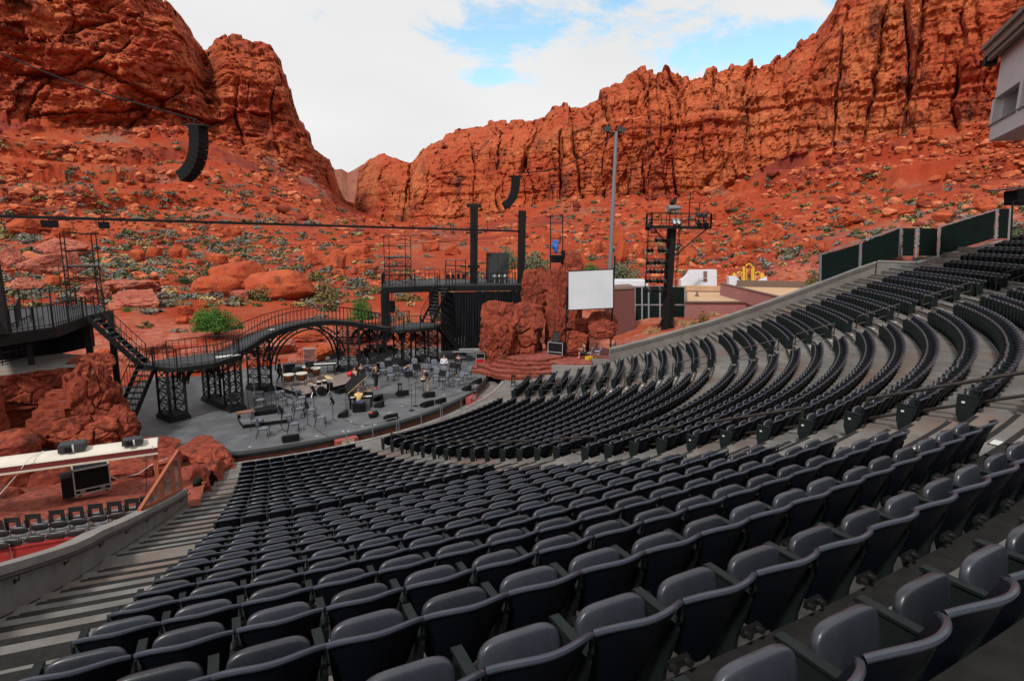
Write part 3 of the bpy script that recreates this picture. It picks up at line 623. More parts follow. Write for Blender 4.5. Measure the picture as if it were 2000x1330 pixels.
# ------------------------------------------------------------------ theatre seats
SW = .557
def back_grid(nx, nz, off=0.0):
    G = []
    for j in range(nz+1):
        t = j/nz; row = []
        for i in range(nx+1):
            s = -1+2*i/nx; w = .205+.062*t**.7
            zt = .835-.055*abs(s)**3.0; zbm = .27+.13*abs(s)**2.2; z = zbm+(zt-zbm)*t
            y = .085-.15*t**1.15-.10*(1-s*s)*(.55+.45*t)+.05
            y += off*(1 if t < .97 else .2); row.append((s*w, y+.02, z))
        G.append(row)
    return G
def seat_back(mb, nx, nz, th=.022, rim=True, rn=6):
    A = back_grid(nx, nz); B = [[(x*.985, y+th, z) for x, y, z in r_] for r_ in A]
    mb.grid(A, True); mb.grid(B, True, True)
    for E0, E1 in ((A[0], B[0]), (A[-1], B[-1])): mb.grid([E0, E1], True)
    mb.grid([[r_[0] for r_ in A], [r_[0] for r_ in B]], True); mb.grid([[r_[-1] for r_ in A], [r_[-1] for r_ in B]], True)
    if rim: mb.tube([(x, y+th*.4, z-.004) for x, y, z in A[-1]], .0165, rn)
def seat_pan(mb, n, k):
    Mx = Matrix.Rotation(R(-9), 3, 'X'); mb.ell((0, .215, .535), (.224, .036, .202), n, k, 4.4, Mx)
STD = [(.10, 0), (.24, 0), (.355, .33), (.365, .60), (.345, .640), (.04, .640), (.03, .60), (.10, .30)]
def seat_std(mb, x, t=.032): mb.prism(STD, x-t/2, x+t/2, 0)
def make_seat():
    t = thing('theatre_seat', 'seat', 'seat')
    mb = MB(); seat_back(mb, 14, 8, rim=False); bk = mb.build('backrest', M['seat_back'], t, sharp=60); mb = MB(); mb.tube([(x, y+.009, z-.004) for x, y, z in back_grid(18, 2)[-1]], .0175, 8); mb.build('rim', M['seat_rim'], bk)
    mb = MB(); seat_pan(mb, 26, 18); mb.build('seat_pan', M['seat_pan'], t, sharp=None)
    mb = MB(); seat_std(mb, -SW/2); s = mb.build('standard', M['standard'], t)
    mb = MB(); mb.box((-SW/2, .19, .650), (.056, .33, .016)); mb.cyl((-SW/2-.028, .355, .644), (-SW/2+.028, .355, .644), .014, n=8); mb.tube([(-SW/2, .04, .645), (-SW/2, .015, .68), (-SW/2, .02, .74), (-SW/2, .042, .772)], .014, 6); mb.build('armrest', M['standard'], s, sharp=35)
    mb = MB(); mb.cyl((-SW/2-.05, .0, .43), (-SW/2-.05, -.035, .43), .022, n=10); mb.cyl((-SW/2+.05, .0, .43), (-SW/2+.05, -.035, .43), .022, n=10); mb.box((-SW/2, .01, .43), (.14, .03, .05)); mb.build('hinge', M['hub'], s)
    mb = MB(); mb.box((-SW/2, .16, .008), (.06, .22, .016)); mb.build('foot', M['standard'], s)
    return t
proto = make_seat()
def end_std(t, x):
    mb = MB(); seat_std(mb, x); s = mb.build('end_standard', M['standard'], None)
    mb = MB(); mb.box((x, .19, .650), (.056, .33, .016)); mb.tube([(x, .04, .645), (x, .015, .68), (x, .02, .74), (x, .042, .772)], .014, 6); a = mb.build('armrest', M['standard'], None)
    return s, a
eS, eA = end_std(None, SW/2)
mb = MB(); mb.box((SW/2+.019, .26, .52), (.006, .05, .035)); ePlate = mb.build('seat_plate', M['plate'], None)
mb = MB(); mb.box((-SW/2-.019, .26, .52), (.006, .05, .035)); ePlateL = mb.build('seat_plate', M['plate'], None)
seats = []     # (block, row, k from left, n, P, th, depth)
def fill(block, f0, f1, rows):
    for i in rows:
        r = ROWR[i]; t0, t1 = f0(r), f1(r); n = int(round((t1-t0)*r/SW)); dt = (t1-t0)/n
        for k in range(n):
            th = t0+(k+.5)*dt; P = pol(r, th, ROWZ[i]); u, v, z = proj((P[0], P[1], P[2]+.6)); vis = z > .5 and -140 < u < 2140 and -50 < v < 1480
            seats.append((block, i, k, n, P, th, z if vis else (1e5+z if z > -6 and u > 0 or z < 0 and z > -6 and P[0] > 0 else 1e6)))
fill('near', TH_NL, TH_NR, range(0, 28)); fill('middle', TH_ML, TH_MR, range(0, 32)); fill('far', TH_FL, TH_FR, range(0, 28))
fill('far', TH_FL, lambda r: 1.0168-2.6/r, range(28, 33))
seats.sort(key=lambda q: q[6])
solo = [q for q in seats if q[6] < 9e4][:296]; rest = [q for q in seats[len(solo):] if q[6] < 5e5]
def nth(n): return f"{n}{'th' if 10 <= n % 100 <= 20 else {1: 'st', 2: 'nd', 3: 'rd'}.get(n % 10, 'th')}"
for (b, i, k, n, P, th, z) in solo:
    where = {'near': f'{nth(k+1)} from the left stair', 'middle': f'{nth(k+1)} from the nearer aisle', 'far': f'{nth(k+1)} from the far aisle'}[b]
    blk = {'near': 'near block', 'middle': 'middle block', 'far': 'far block'}[b]
    o = dup(proto, P, th+random.uniform(-.008, .008), f'dark folding seat {where}, {nth(i+1)} row from the stage, {blk}', 'folding theatre seats of the bowl')
    for ch in o.children:
        if ch.name.startswith('seat_pan'): ch.rotation_euler.x = random.uniform(-.02, .05)
    if k == n-1:
        s = eS.copy(); COL.objects.link(s); s.parent = o; a = eA.copy(); COL.objects.link(a); a.parent = s
        q = ePlate.copy(); COL.objects.link(q); q.parent = s
    if k == 0:
        st_ = [c for c in o.children if c.name.startswith('standard')][0]; q = ePlateL.copy(); COL.objects.link(q); q.parent = st_
remove_tree(proto)
for o in (eS, eA, ePlate, ePlateL): bpy.data.objects.remove(o)
def seat_mass():
    mb = MB(); mb.m = 0; seat_back(mb, 8, 3, rim=False); mb.m = 3; mb.tube([(x, y+.009, z-.004) for x, y, z in back_grid(8, 2)[-1]], .019, 4); mb.m = 1; seat_pan(mb, 12, 8); mb.m = 2; seat_std(mb, -SW/2); mb.box((-SW/2, .19, .650), (.056, .33, .016)); nb = len(mb.v); 
    tri = [f for f in mb.f]; V0 = np.array(mb.v); F4 = []; mi = []
    for f, q in zip(mb.f, mb.mi):
        if len(f) == 4: F4.append(f); mi.append(q)
        elif len(f) == 3: F4.append((*f, f[2])); mi.append(q)
        else:
            for j in range(1, len(f)-1, 2):
                c = f[j+2] if j+2 < len(f) else f[j+1]; F4.append((f[0], f[j], f[j+1], c) if c != f[j+1] else (f[0], f[j], f[j+1], f[j+1])); mi.append(q)
    F4 = np.array([f if f[2] != f[3] else f for f in F4]); ok = np.array([len(set(f)) == 4 for f in F4]); F4 = F4[ok]; mi = np.array(mi)[ok]
    Vs, Fs, Ms = [], [], []
    endv = V0.copy()
    for q, (b, i, k, n, P, th, z) in enumerate(rest):
        c, s = math.cos(th), math.sin(th); W = V0.copy(); W[:, 0] = V0[:, 0]*c-V0[:, 1]*s+P[0]; W[:, 1] = V0[:, 0]*s+V0[:, 1]*c+P[1]; W[:, 2] = V0[:, 2]+P[2]
        Vs.append(W); Fs.append(F4+q*nb); Ms.append(mi)
    o = mesh_np('distant_theatre_seats', np.concatenate(Vs), np.concatenate(Fs), [M['seat_back'], M['seat_pan'], M['standard'], M['seat_rim']], smooth=True, midx=np.concatenate(Ms), sharp=50)
    bm = bmesh.new(); bm.from_mesh(o.data); bmesh.ops.recalc_face_normals(bm, faces=bm.faces); bm.to_mesh(o.data); bm.free()
    tag(o, 'mass of dark folding seats filling the middle and far blocks down to the stage', 'seats', kind='stuff')
    # end panels of the rows in the mass
    mb = MB(); mb.m = 0
    for (b, i, k, n, P, th, z) in rest:
        if k == n-1:
            c, s = math.cos(th), math.sin(th); b0 = len(mb.v); seat_std(mb, SW/2); mb.v[b0:] = [(x*c-y*s+P[0], x*s+y*c+P[1], z_+P[2]) for x, y, z_ in mb.v[b0:]]
    e = mb.build('end_standards', M['standard'], o); e['kind'] = 'stuff'
seat_mass()
# ------------------------------------------------------------------ stage
SZ = .05
def poly_prism(mb, pts, z0, z1): return mb.prism([(p[0], p[1]) for p in pts], z0, z1)
front = [pol(19.3, R(a)) for a in np.linspace(-14, 62, 60)]
stage_pts = front+[(20.5, -4.0), (24.0, -.5), (20.0, 2.6), (15.3, 2.9), (10, 1.9), (5.1, .8), (0, -.8), (-3.1, -2.0), (-5.6, -1.1), (-8, -1.5), (-14, -5), (-15, -12), (-9, -16)]
mb = MB(); poly_prism(mb, stage_pts, -.85, SZ); stage = struct(mb.build('stage', M['stage']))
mb = MB(); mb.tube([pol(19.36, R(a), -.06) for a in np.linspace(-13, 59, 70)], .155, 10); mb.build('bumper', M['stage_edge'], stage)
mb = MB(); sector(mb, 19.3, 19.34, R(-13), R(60), -.85, -.10, 60); mb.build('stage_face', mat('red_stained_face', (.20, .06, .035), .9, var=(.10, .035, .025), vscale=2.5), stage)
# red step blocks against the stage with a lettered plate
def step_block(r, th, label, text):
    return None
M['red_brick'] = mat('red_painted_step', (.30, .055, .045), .75, var=(.22, .045, .04), vscale=4)
M['cream'] = mat('cream_paint', (.50, .45, .36), .7)
for (u, v, lab) in ((672, 862, 'red step block with a cream lettered plate below the front of the stage'), (906, 779, 'red step block at the right end of the stage front')):
    P = at(u, v, -.3); th = math.atan2(P[0], -P[1]); r = 19.5
    t = thing('stage_step', lab, 'steps', pol(r, th, -.52), th)
    c, s = math.cos(th), math.sin(th)
    def W(x, y, z): return Vector(pol(r, th, -.52))+Vector((x*c-y*s, x*s+y*c, z))
    mb = MB(); mb.box(W(0, -.20, .24), (1.15, .40, .48), th); mb.build('upper_step', M['red_brick'], t)
    mb = MB(); mb.box(W(0, -.60, .11), (1.15, .40, .22), th); mb.build('lower_step', M['red_brick'], t)
    mb = MB(); mb.box(W(0, -.404, .36), (.66, .012, .17), th); pl_o = mb.build('plate', M['cream'], t)
    if 'lettered' not in lab: continue
    for txt, zl in (('WATCH YOUR', .395), ('STEP', .315)):
        cu = bpy.data.curves.new('letters', 'FONT'); cu.body = txt; cu.size = .085; cu.align_x = 'CENTER'; cu.align_y = 'CENTER'; cu.extrude = .002
        tmp_ = bpy.data.objects.new('letters', cu); COL.objects.link(tmp_); me_ = bpy.data.meshes.new_from_object(tmp_.evaluated_get(bpy.context.evaluated_depsgraph_get())); bpy.data.objects.remove(tmp_); lo_ = bpy.data.objects.new('lettering', me_); COL.objects.link(lo_); lo_.data.materials.append(M['nosing']); lo_.parent = pl_o; lo_.matrix_parent_inverse = wmat(pl_o).inverted()
        lo_.matrix_basis = Matrix.Translation(W(0, -.413, zl)) @ Matrix.Rotation(th, 4, 'Z') @ Matrix.Rotation(R(90), 4, 'X')
# pipe rail in front of the first row
for k, (a, b) in enumerate(((13.0, 21.0), (21.4, 30.0), (30.4, 40.5))):
    t = thing('pit_rail', f'{ORD[k]} length of low pipe rail between the stage and front row, from the left', 'railing', pol(20.72, R(a), 0), 0, 'pipe rails before the front row')
    mb = MB(); mb.tube([pol(20.72, R(q), .86) for q in np.linspace(a, b, 9)], .022, 6); mb.build('top_rail', M['galv'], t)
    for q in (a, (a+b)/2, b):
        mb = MB(); mb.cyl(pol(20.72, R(q), .0), pol(20.72, R(q), .86), .022, n=6); mb.build('post', M['galv'], t)

# ------------------------------------------------------------------ black steel: railings, piers, bridge
def railing(parent, path, h=1.0, sp=.36, w=.042, mt='steel', closed=False, posts=True):
    path = [Vector(p) for p in path]; mb = MB()
    for a, b in zip(path[:-1], path[1:]):
        U = Vector((0, 0, h)); mb.bar(a+U, b+U, w*1.25, w); mb.bar(a+Vector((0, 0, .10)), b+Vector((0, 0, .10)), w*.8)
    mb.build('handrail', M[mt], parent)
    mb = MB(); acc = 0.0
    for a, b in zip(path[:-1], path[1:]):
        Ln = (b-a).length; q = -acc
        while q < Ln:
            if q >= 0: p_ = a.lerp(b, q/Ln); mb.bar(p_+Vector((0, 0, 0)), p_+Vector((0, 0, h)), w*.72)
            q += sp
        acc = Ln-(q-sp)
    o = mb.build('balusters', M[mt], parent); o['kind'] = 'stuff'
    if posts:
        for p_ in path:
            mb = MB(); mb.bar(p_-Vector((0, 0, .08)), p_+Vector((0, 0, h+.02)), w*1.7); mb.build('rail_post', M[mt], parent)
def lattice(mb, c, e1, e2, a, b, z0, z1, bays, w=.047):
    cs = [c+e1*(sx*a/2)+e2*(sy*b/2) for sx, sy in ((-1, -1), (1, -1), (1, 1), (-1, 1))]
    for k in range(bays+1):
        z = z0+(z1-z0)*k/bays
        for i in range(4): p_, q = cs[i], cs[(i+1) % 4]; mb.bar((p_.x, p_.y, z), (q.x, q.y, z), w*1.2)
        if k < bays:
            zz = z0+(z1-z0)*(k+1)/bays
            for i in range(4):
                p_, q = cs[i], cs[(i+1) % 4]; mb.bar((p_.x, p_.y, z), (q.x, q.y, zz), w*.7); mb.bar((q.x, q.y, z), (p_.x, p_.y, zz), w*.7)
    return cs
def pier(parent, c, ang, a, b, top, bays=4, base=(.30, .34), towers=1):
    c = Vector((c[0], c[1], 0)); e1 = Vector((math.cos(ang), math.sin(ang), 0)); e2 = Vector((-math.sin(ang), math.cos(ang), 0))
    mb = MB(); mb.box((c.x, c.y, SZ+.11), (a+base[0], b+base[0], .22), ang); mb.box((c.x, c.y, SZ+.27), (a+base[0]*.6, b+base[0]*.6, .10), ang); p_ = mb.build('pier', M['steel'], parent)
    cc = [c] if towers == 1 else [c-e2*(b/2-a*.55), c+e2*(b/2-a*.55)]; bb = b if towers == 1 else a*1.05
    for q in cc:
        mb = MB(); cs = lattice(mb, q, e1, e2, a, bb, SZ+.32, top-.05, bays); mb.build('lattice', M['steel'], p_)
        for i, s in enumerate(cs):
            mb = MB(); mb.bar((s.x, s.y, SZ+.2), (s.x, s.y, top), .15 if i in (0, 1) else .12); mb.build('post', M['steel'], p_)
    return p_
def arch(mb, p0, p1, zs0, zs1, zc, w=.10, inner=.22, n=18, links=True):
    p0 = Vector(p0); p1 = Vector(p1); A, B = [], []
    for k in range(n+1):
        t = math.pi*k/n; f = (1-math.cos(t))/2; zs = zs0*(1-f)+zs1*f
        q = p0.lerp(p1, f); A.append(Vector((q.x, q.y, zs+(zc-zs)*math.sin(t)**.9)))
        f2 = .5+(f-.5)*(1-2*inner/max(.1, (p1-p0).length)); q = p0.lerp(p1, f2); B.append(Vector((q.x, q.y, zs+(zc-inner*.8-zs)*math.sin(t)**.9)))
    for L_ in (A, B):
        for a, b in zip(L_[:-1], L_[1:]): mb.bar(a, b, w*.8, w)
    if links:
        for k in range(1, n, 2): mb.bar(A[k], B[k], w*.6)
# --- arched walkway across the back of the stage
bridge = thing('stage_bridge', 'black arched steel footbridge on lattice piers across the back of the stage', 'bridge', (4, -6, 0))
BA = R(-28)
lowp = [(-4.9, -11.9), (-4.2, -12.7), (-3.0, -13.6), (-1.2, -13.0), (.05, -11.2), (-.2, -10.0), (-1.7, -9.9), (-3.7, -10.8)]
LZ = 3.22
mb = MB(); poly_prism(mb, lowp, LZ-.05, LZ); mb.build('platform_deck', M['deck'], bridge)
mb = MB()
for a, b in zip(lowp, lowp[1:]+lowp[:1]): mb.bar((*a, LZ-.17), (*b, LZ-.17), .08, .24)
mb.build('platform_fascia', M['steel'], bridge)
cl_ = [(-.75, -10.75, 3.24), (.2, -9.3, 3.45), (1.2, -7.75, 3.76), (2.6, -6.5, 4.05), (4.2, -5.6, 4.22), (5.8, -5.0, 4.22), (7.4, -4.5, 4.0), (8.8, -4.1, 3.66), (10.0, -3.75, 3.36), (11.2, -3.5, 3.17)]
def smooth_path(pts, n=40):
    P = np.array(pts); t = np.linspace(0, len(P)-1, n); out_ = []
    for x in t:
        i = int(min(max(math.floor(x), 0), len(P)-2)); f = x-i; p0, p1, p2, p3 = P[max(i-1, 0)], P[i], P[i+1], P[min(i+2, len(P)-1)]
        out_.append(.5*((2*p1)+(-p0+p2)*f+(2*p0-5*p1+4*p2-p3)*f*f+(-p0+3*p1-3*p2+p3)*f**3))
    return [Vector(q) for q in out_]
bp_ = smooth_path(cl_, 44); BW = .62; Lf, Rt = [], []
for i, q in enumerate(bp_):
    d = bp_[min(i+1, 43)]-bp_[max(i-1, 0)]; d.z = 0; d.normalize(); s = Vector((d.y, -d.x, 0))*BW; Rt.append(q+s); Lf.append(q-s)
mb = MB(); mb.grid([[a, b] for a, b in zip(Lf, Rt)], False); mb.grid([[a-Vector((0, 0, .05)), b-Vector((0, 0, .05))] for a, b in zip(Lf, Rt)], False, True)
mb.build('arch_deck', M['deck'], bridge, recalc=False)
for E_ in (Lf, Rt):
    mb = MB()
    for a, b in zip(E_[:-1], E_[1:]): mb.bar(a-Vector((0, 0, .16)), b-Vector((0, 0, .16)), .08, .34)
    mb.build('edge_girder', M['steel'], bridge)
    railing(bridge, [E_[i] for i in range(0, 44, 4)]+[E_[-1]], 1.0, .30, posts=False)
rp = [(10.9, -4.3), (11.8, -4.7), (13.2, -4.5), (14.5, -4.1), (15.6, -2.8), (14.9, -1.6), (13.2, -1.3), (11.3, -2.6)]; RZ = 3.14
mb = MB(); poly_prism(mb, rp, RZ-.05, RZ); mb.build('platform_deck', M['deck'], bridge)
mb = MB()
for a, b in zip(rp, rp[1:]+rp[:1]): mb.bar((*a, RZ-.17), (*b, RZ-.17), .08, .24)
mb.build('platform_fascia', M['steel'], bridge)
V3 = lambda p_, z: Vector((p_[0], p_[1], z))
railing(bridge, [V3(p_, LZ) for p_ in (lowp[1], lowp[2], lowp[3], lowp[4])], 1.0, .34)
railing(bridge, [V3(p_, LZ) for p_ in (lowp[7], lowp[6], lowp[5])], 1.0, .34)
railing(bridge, [V3(p_, RZ) for p_ in rp[:5]], 1.0, .34); railing(bridge, [V3(p_, RZ) for p_ in (rp[7], rp[6])], 1.0, .34)
pier(bridge, (-3.5, -12.25), R(28), .85, 1.35, LZ-.25, 4)
pier(bridge, (-1.0, -10.5), R(25), .70, 3.6, LZ-.25, 4, towers=2)
pier(bridge, (1.2, -7.5), R(28), .85, 1.35, 3.45, 5)
pier(bridge, (7.6, -4.3), R(22), .95, 1.5, 3.75, 5)
pier(bridge, (10.0, -3.6), R(22), .75, 1.1, 3.1, 4)
pier(bridge, (12.0, -3.5), R(24), .80, 1.2, RZ-.25, 4)
pier(bridge, (14.2, -2.9), R(24), 1.0, 1.6, RZ-.25, 4)
for s in (-.48, .52):
    n_ = Vector((math.sin(R(28)), -math.cos(R(28)), 0))*s
    for (p0, p1, z0, z1, zc, inn) in (((1.7, -7.2, 0), (7.0, -4.55, 0), 1.3, 1.2, 4.02, .30), ((-.2, -9.6, 0), (.75, -7.9, 0), 2.2, 2.5, 3.15, .12), ((8.15, -4.1, 0), (9.6, -3.75, 0), 2.1, 2.1, 3.2, .14), ((10.45, -3.5, 0), (11.55, -3.5, 0), 2.1, 2.1, 2.98, .12), ((12.45, -3.4, 0), (13.65, -3.0, 0), 2.0, 2.0, 2.93, .12), ((-3.0, -12.0, 0), (-1.2, -11.3, 0), 2.0, 2.0, 3.02, .13)):
        mb = MB(); arch(mb, Vector(p0)+n_, Vector(p1)+n_, z0, z1, zc, inner=inn); mb.build('arch_rib', M['steel'], bridge)
        if inn == .30:                                         # spandrel braces up to the girder
            mb = MB(); a, b = Vector(p0)+n_, Vector(p1)+n_
            for f, zt in ((.03, 3.35), (.12, 3.6), (.88, 3.65), (.97, 3.55)):
                q = a.lerp(b, f); zz = 1.3+(4.0-1.3)*math.sin(math.acos(1-2*f))**.9; mb.bar((q.x, q.y, zz), (q.x, q.y, zt+.2), .05)
            mb.build('spandrel_brace', M['steel'], bridge)['kind'] = 'stuff'
def stair(name, label, top, bot, width, parent=None, rail=True, n=None, deckcol='deck', kind=None):
    top = Vector(top); bot = Vector(bot); d = bot-top; h = Vector((d.x, d.y, 0)); s = Vector((h.y, -h.x, 0)).normalized()*(width/2)
    t = parent or thing(name, label, 'stairs', tuple(bot), 0)
    n = n or max(3, int(abs(d.z)/.24))
    for e in (-1, 1):
        mb = MB(); mb.bar(top+s*e-Vector((0, 0, .1)), bot+s*e-Vector((0, 0, .1)), .07, .26); mb.build('stringer', M['steel'], t)
    ang = math.atan2(s.y, s.x)
    for k in range(1, n):
        q = top.lerp(bot, k/n); mb = MB(); mb.box(q, (width, .26, .04), ang); mb.build('tread', M[deckcol], t)
    if rail:
        for e in (-1, 1): railing(t, [top+s*e, bot+s*e], 1.0, .36, .032)
    return t
stair('steel_stair', 'black steel stair down from the left of the footbridge to the stage', (-4.55, -12.3, LZ), (-5.85, -15.4, SZ), .9)
stair('steel_stair', 'black steel stair from the upper left deck down to the footbridge', (-7.0, -11.2, 5.9), (-4.75, -11.65, LZ), .95)
stair('steel_stair', 'black steel stair from the footbridge up to the right platform', (17.1, .85, 6.0), (14.5, -1.9, RZ), .95)
stair('steel_stair', 'black steel stair from the footbridge down to the stage by the black drape', (15.3, -2.6, RZ), (17.9, -1.7, SZ), .9)
# white papers and a board lying on the walkway
def sheet_on(name, label, c, s, rz, mt='paper', cat='paper'):
    mb = MB(); mb.box((c[0], c[1], c[2]+.008), (s[0], s[1], .012), rz); return tag(mb.build(name, M[mt]), label, cat)
M['paper'] = mat('white_paper', (.62, .62, .60), .7, var=(.5, .5, .49), vscale=3)
sheet_on('white_board', 'white board lying flat on the low platform of the footbridge', (-.55, -11.3, LZ), (1.3, .45), R(20), cat='board')
sheet_on('paper_sheet', 'white paper sheet on the rising deck of the footbridge', (2.2, -6.85, 3.98), (.45, .3), R(40))

# ------------------------------------------------------------------ stage-left upper deck
def uz(u, v, z): p_ = at(u, v, z); return (float(p_[0]), float(p_[1]))
DZ = 5.9
ld = [uz(-70, 664, DZ), uz(0, 653, DZ), uz(68, 643, DZ), uz(104, 638, DZ), uz(135, 628, DZ), uz(163, 618, DZ), uz(205, 608, DZ), uz(203, 596, DZ), uz(150, 595, DZ), uz(100, 597, DZ), uz(40, 601, DZ), uz(-70, 610, DZ)]
updeck = thing('upper_deck', 'black railed upper deck on posts at the left of the stage', 'platform', (-9, -12, 3.7))
mb = MB(); poly_prism(mb, ld, DZ-.06, DZ); mb.build('deck_boards', M['deck'], updeck)
for a, b in zip(ld, ld[1:]+ld[:1]):
    mb = MB(); mb.bar((*a, DZ-.30), (*b, DZ-.30), .10, .46); mb.build('fascia', M['steel'], updeck)
railing(updeck, [(*ld[0], DZ), (*ld[1], DZ), (*ld[2], DZ), (*ld[3], DZ), (*ld[4], DZ), (*ld[5], DZ)], 1.02, .24)
railing(updeck, [(*ld[6], DZ), (*ld[7], DZ)], 1.02, .24); railing(updeck, [(*ld[8], DZ), (*ld[9], DZ), (*ld[10], DZ), (*ld[11], DZ)], 1.02, .42)
q = [Vector(uz(118, 620, DZ)).to_3d(), Vector(uz(40, 622, DZ)).to_3d(), Vector(uz(34, 640, DZ)).to_3d(), Vector(uz(-20, 650, DZ)).to_3d()]
for p_ in q: p_.z = DZ
railing(updeck, q[1:], 1.0, .4)
TZ = 3.75
for (u, v, w) in ((62, 712, .22), (176, 688, .30)):
    P = at(u, v, TZ); mb = MB(); mb.bar((P[0], P[1], TZ-1.5), (P[0], P[1], DZ-.3), w); mb.build('post', M['steel'], updeck)
mb = MB(); mb.bar((-6.34, -10.0, 0), (-6.34, -10.0, DZ+.1), .30); mb.build('post', M['steel'], updeck)
P = at(8, 652, DZ); mb = MB(); mb.bar((P[0], P[1], DZ), (P[0]-.1, P[1], 11.1), .42); mast = tag(mb.build('mast', M['steel']), 'thick black mast standing on the upper deck at the left edge', 'mast')
mb = MB(); mb.box((0, 0, 0), (.6, .6, .12)); 
# curved steps from the deck down to the terrace
st = thing('curved_stair', 'black curved stair with pipe rail dropping from the upper deck to the terrace', 'stairs', (-9.5, -16, TZ))
for k in range(6):
    a = at(-14+k*1.5, 664+k*9, DZ-.33*(k+1)); b = at(66-k*3.2, 652+k*9, DZ-.33*(k+1)); a = Vector(a); b = Vector(b); mb = MB(); d = (b-a).normalized(); e = Vector((0, .32, 0)); mb.add([a, b, b+e, a+e, a-Vector((0, 0, .06)), b-Vector((0, 0, .06)), b+e-Vector((0, 0, .06)), a+e-Vector((0, 0, .06))], [(0, 1, 2, 3), (7, 6, 5, 4), (0, 4, 5, 1), (1, 5, 6, 2), (2, 6, 7, 3), (3, 7, 4, 0)]); mb.build('tread', M['deck'] if k % 2 else M['steel'], st)
mb = MB(); pts = [Vector(at(u, v, z)) for u, v, z in ((-20, 650, DZ+.1), (25, 632, DZ+.2), (58, 617, DZ+.3), (64, 608, DZ+.45), (55, 598, DZ+.6))]
for a, b in zip(pts[:-1], pts[1:]): mb.bar(a, b, .05)
for a, b in zip(pts[:-1], pts[1:]):
    for f in (0, .33, .66): c_ = a.lerp(b, f); mb.bar(c_, c_-Vector((0, 0, 1.6)), .028)
mb.build('pipe_rail', M['steel'], st)
# black panel put in for the dark void under the deck
mb = MB(); a = at(20, 688, TZ+.9); mb.bar((-15.0, -13.2, TZ+.75), (-9.0, -10.2, TZ+.75), .1, 1.6); mb.bar((-9.0, -10.2, TZ+.75), (-7.6, -8.0, TZ+.75), .1, 1.6); tag(mb.build('void_panel', M['blackcloth']), 'black cloth screen closing the space under the upper left deck', 'screen')

# scaffold towers
def scaffold(name, label, c, ang, w, d, z0, levels, extra, mt='steel'):
    t = thing(name, label, 'scaffold', (c[0], c[1], z0), 0); e1 = Vector((math.cos(ang), math.sin(ang), 0)); e2 = Vector((-math.sin(ang), math.cos(ang), 0)); c = Vector((c[0], c[1], 0)); z1 = levels[-1]
    cs = [c+e1*(sx*w/2)+e2*(sy*d/2) for sx, sy in ((-1, -1), (1, -1), (1, 1), (-1, 1))]
    for s in cs: mb = MB(); mb.cyl((s.x, s.y, z0), (s.x, s.y, z1), .035, n=6); mb.build('upright', M[mt], t)
    prev = z0
    for k, z in enumerate(levels):
        mb = MB()
        for i in range(4): p_, q = cs[i], cs[(i+1) % 4]; mb.bar((p_.x, p_.y, z), (q.x, q.y, z), .05)
        if k < extra:
            for i in range(4): p_, q = cs[i], cs[(i+1) % 4]; mb.bar((p_.x, p_.y, prev), (q.x, q.y, z), .03); mb.bar((q.x, q.y, prev), (p_.x, p_.y, z), .03)
        mb.build('ledger', M[mt], t); prev = z
    mb = MB(); z = levels[max(0, extra-1)]; mb.box((c.x, c.y, z+.04), (w, d, .05), ang); mb.build('platform_board', M['deck'], t)
    return t
Ps = at(172, 598, DZ)
s_ = scaffold('scaffold_tower', 'black scaffold tower standing on the upper left deck', (Ps[0], Ps[1]-.6), R(20), 1.5, 1.3, DZ, [DZ+1.0, DZ+1.7, DZ+2.4, DZ+3.3, DZ+4.3], 3)
mb = MB(); 
for k in range(9): mb.bar((Ps[0]-1.0, Ps[1]-1.0, DZ+.3*k), (Ps[0]-.75, Ps[1]-.95, DZ+.3*k), .025)
mb.bar((Ps[0]-1.0, Ps[1]-1.0, DZ), (Ps[0]-1.0, Ps[1]-1.0, DZ+2.6), .03); mb.bar((Ps[0]-.75, Ps[1]-.95, DZ), (Ps[0]-.75, Ps[1]-.95, DZ+2.6), .03); mb.build('ladder', M['steel'], s_)

# ------------------------------------------------------------------ right platform with the black drape below
PZ = 6.0
plat = thing('rear_platform', 'black railed steel platform behind the stage above the black drape', 'platform', (17, 1, 0))
pp = [(11.5, .95), (17.2, 1.15), (24.6, .1), (27.0, 7.0), (13.2, 7.4)]
mb = MB(); poly_prism(mb, pp, PZ-.07, PZ); mb.build('deck_boards', M['deck'], plat)
for a, b in zip(pp, pp[1:]+pp[:1]):
    mb = MB(); mb.bar((*a, PZ-.32), (*b, PZ-.32), .10, .50); mb.build('fascia', M['steel'], plat)
railing(plat, [(11.5, 1.0, PZ), (14.4, 1.08, PZ), (16.5, 1.15, PZ)], 1.05, .30); railing(plat, [(17.9, 1.05, PZ), (20, .75, PZ), (22.4, .45, PZ), (24.6, .15, PZ)], 1.05, .30)
railing(plat, [(13.2, 7.3, PZ), (20, 7.1, PZ), (27, 6.9, PZ)], 1.05, .5); railing(plat, [(11.5, 1.0, PZ), (13.2, 7.3, PZ)], 1.05, .5)
for p_ in ((11.6, 1.1), (24.5, .3), (26.8, 6.8), (13.4, 7.2)):
    mb = MB(); mb.bar((*p_, 0), (*p_, PZ-.3), .36); mb.build('post', M['steel'], plat)
drape = thing('black_drape', 'tall black drape hanging under the rear platform', 'drape', (20, .6, 0))
for k in range(6):
    x0 = 16.7+k*1.33; x1 = x0+1.33; G = []
    for j in range(7):
        z = .02+(PZ-.62)*j/6; G.append([(x0+(x1-x0)*i/16, .75-(x0+(x1-x0)*i/16-16.7)*.09+.05*math.sin(i*1.9+k)*(1-.3*j/6), z) for i in range(17)])
    mb = MB(); mb.grid(G, True); mb.grid([[(x, y+.04, z) for x, y, z in r_] for r_ in G], True, True); mb.build('panel', M['blackcloth'], drape, recalc=False)
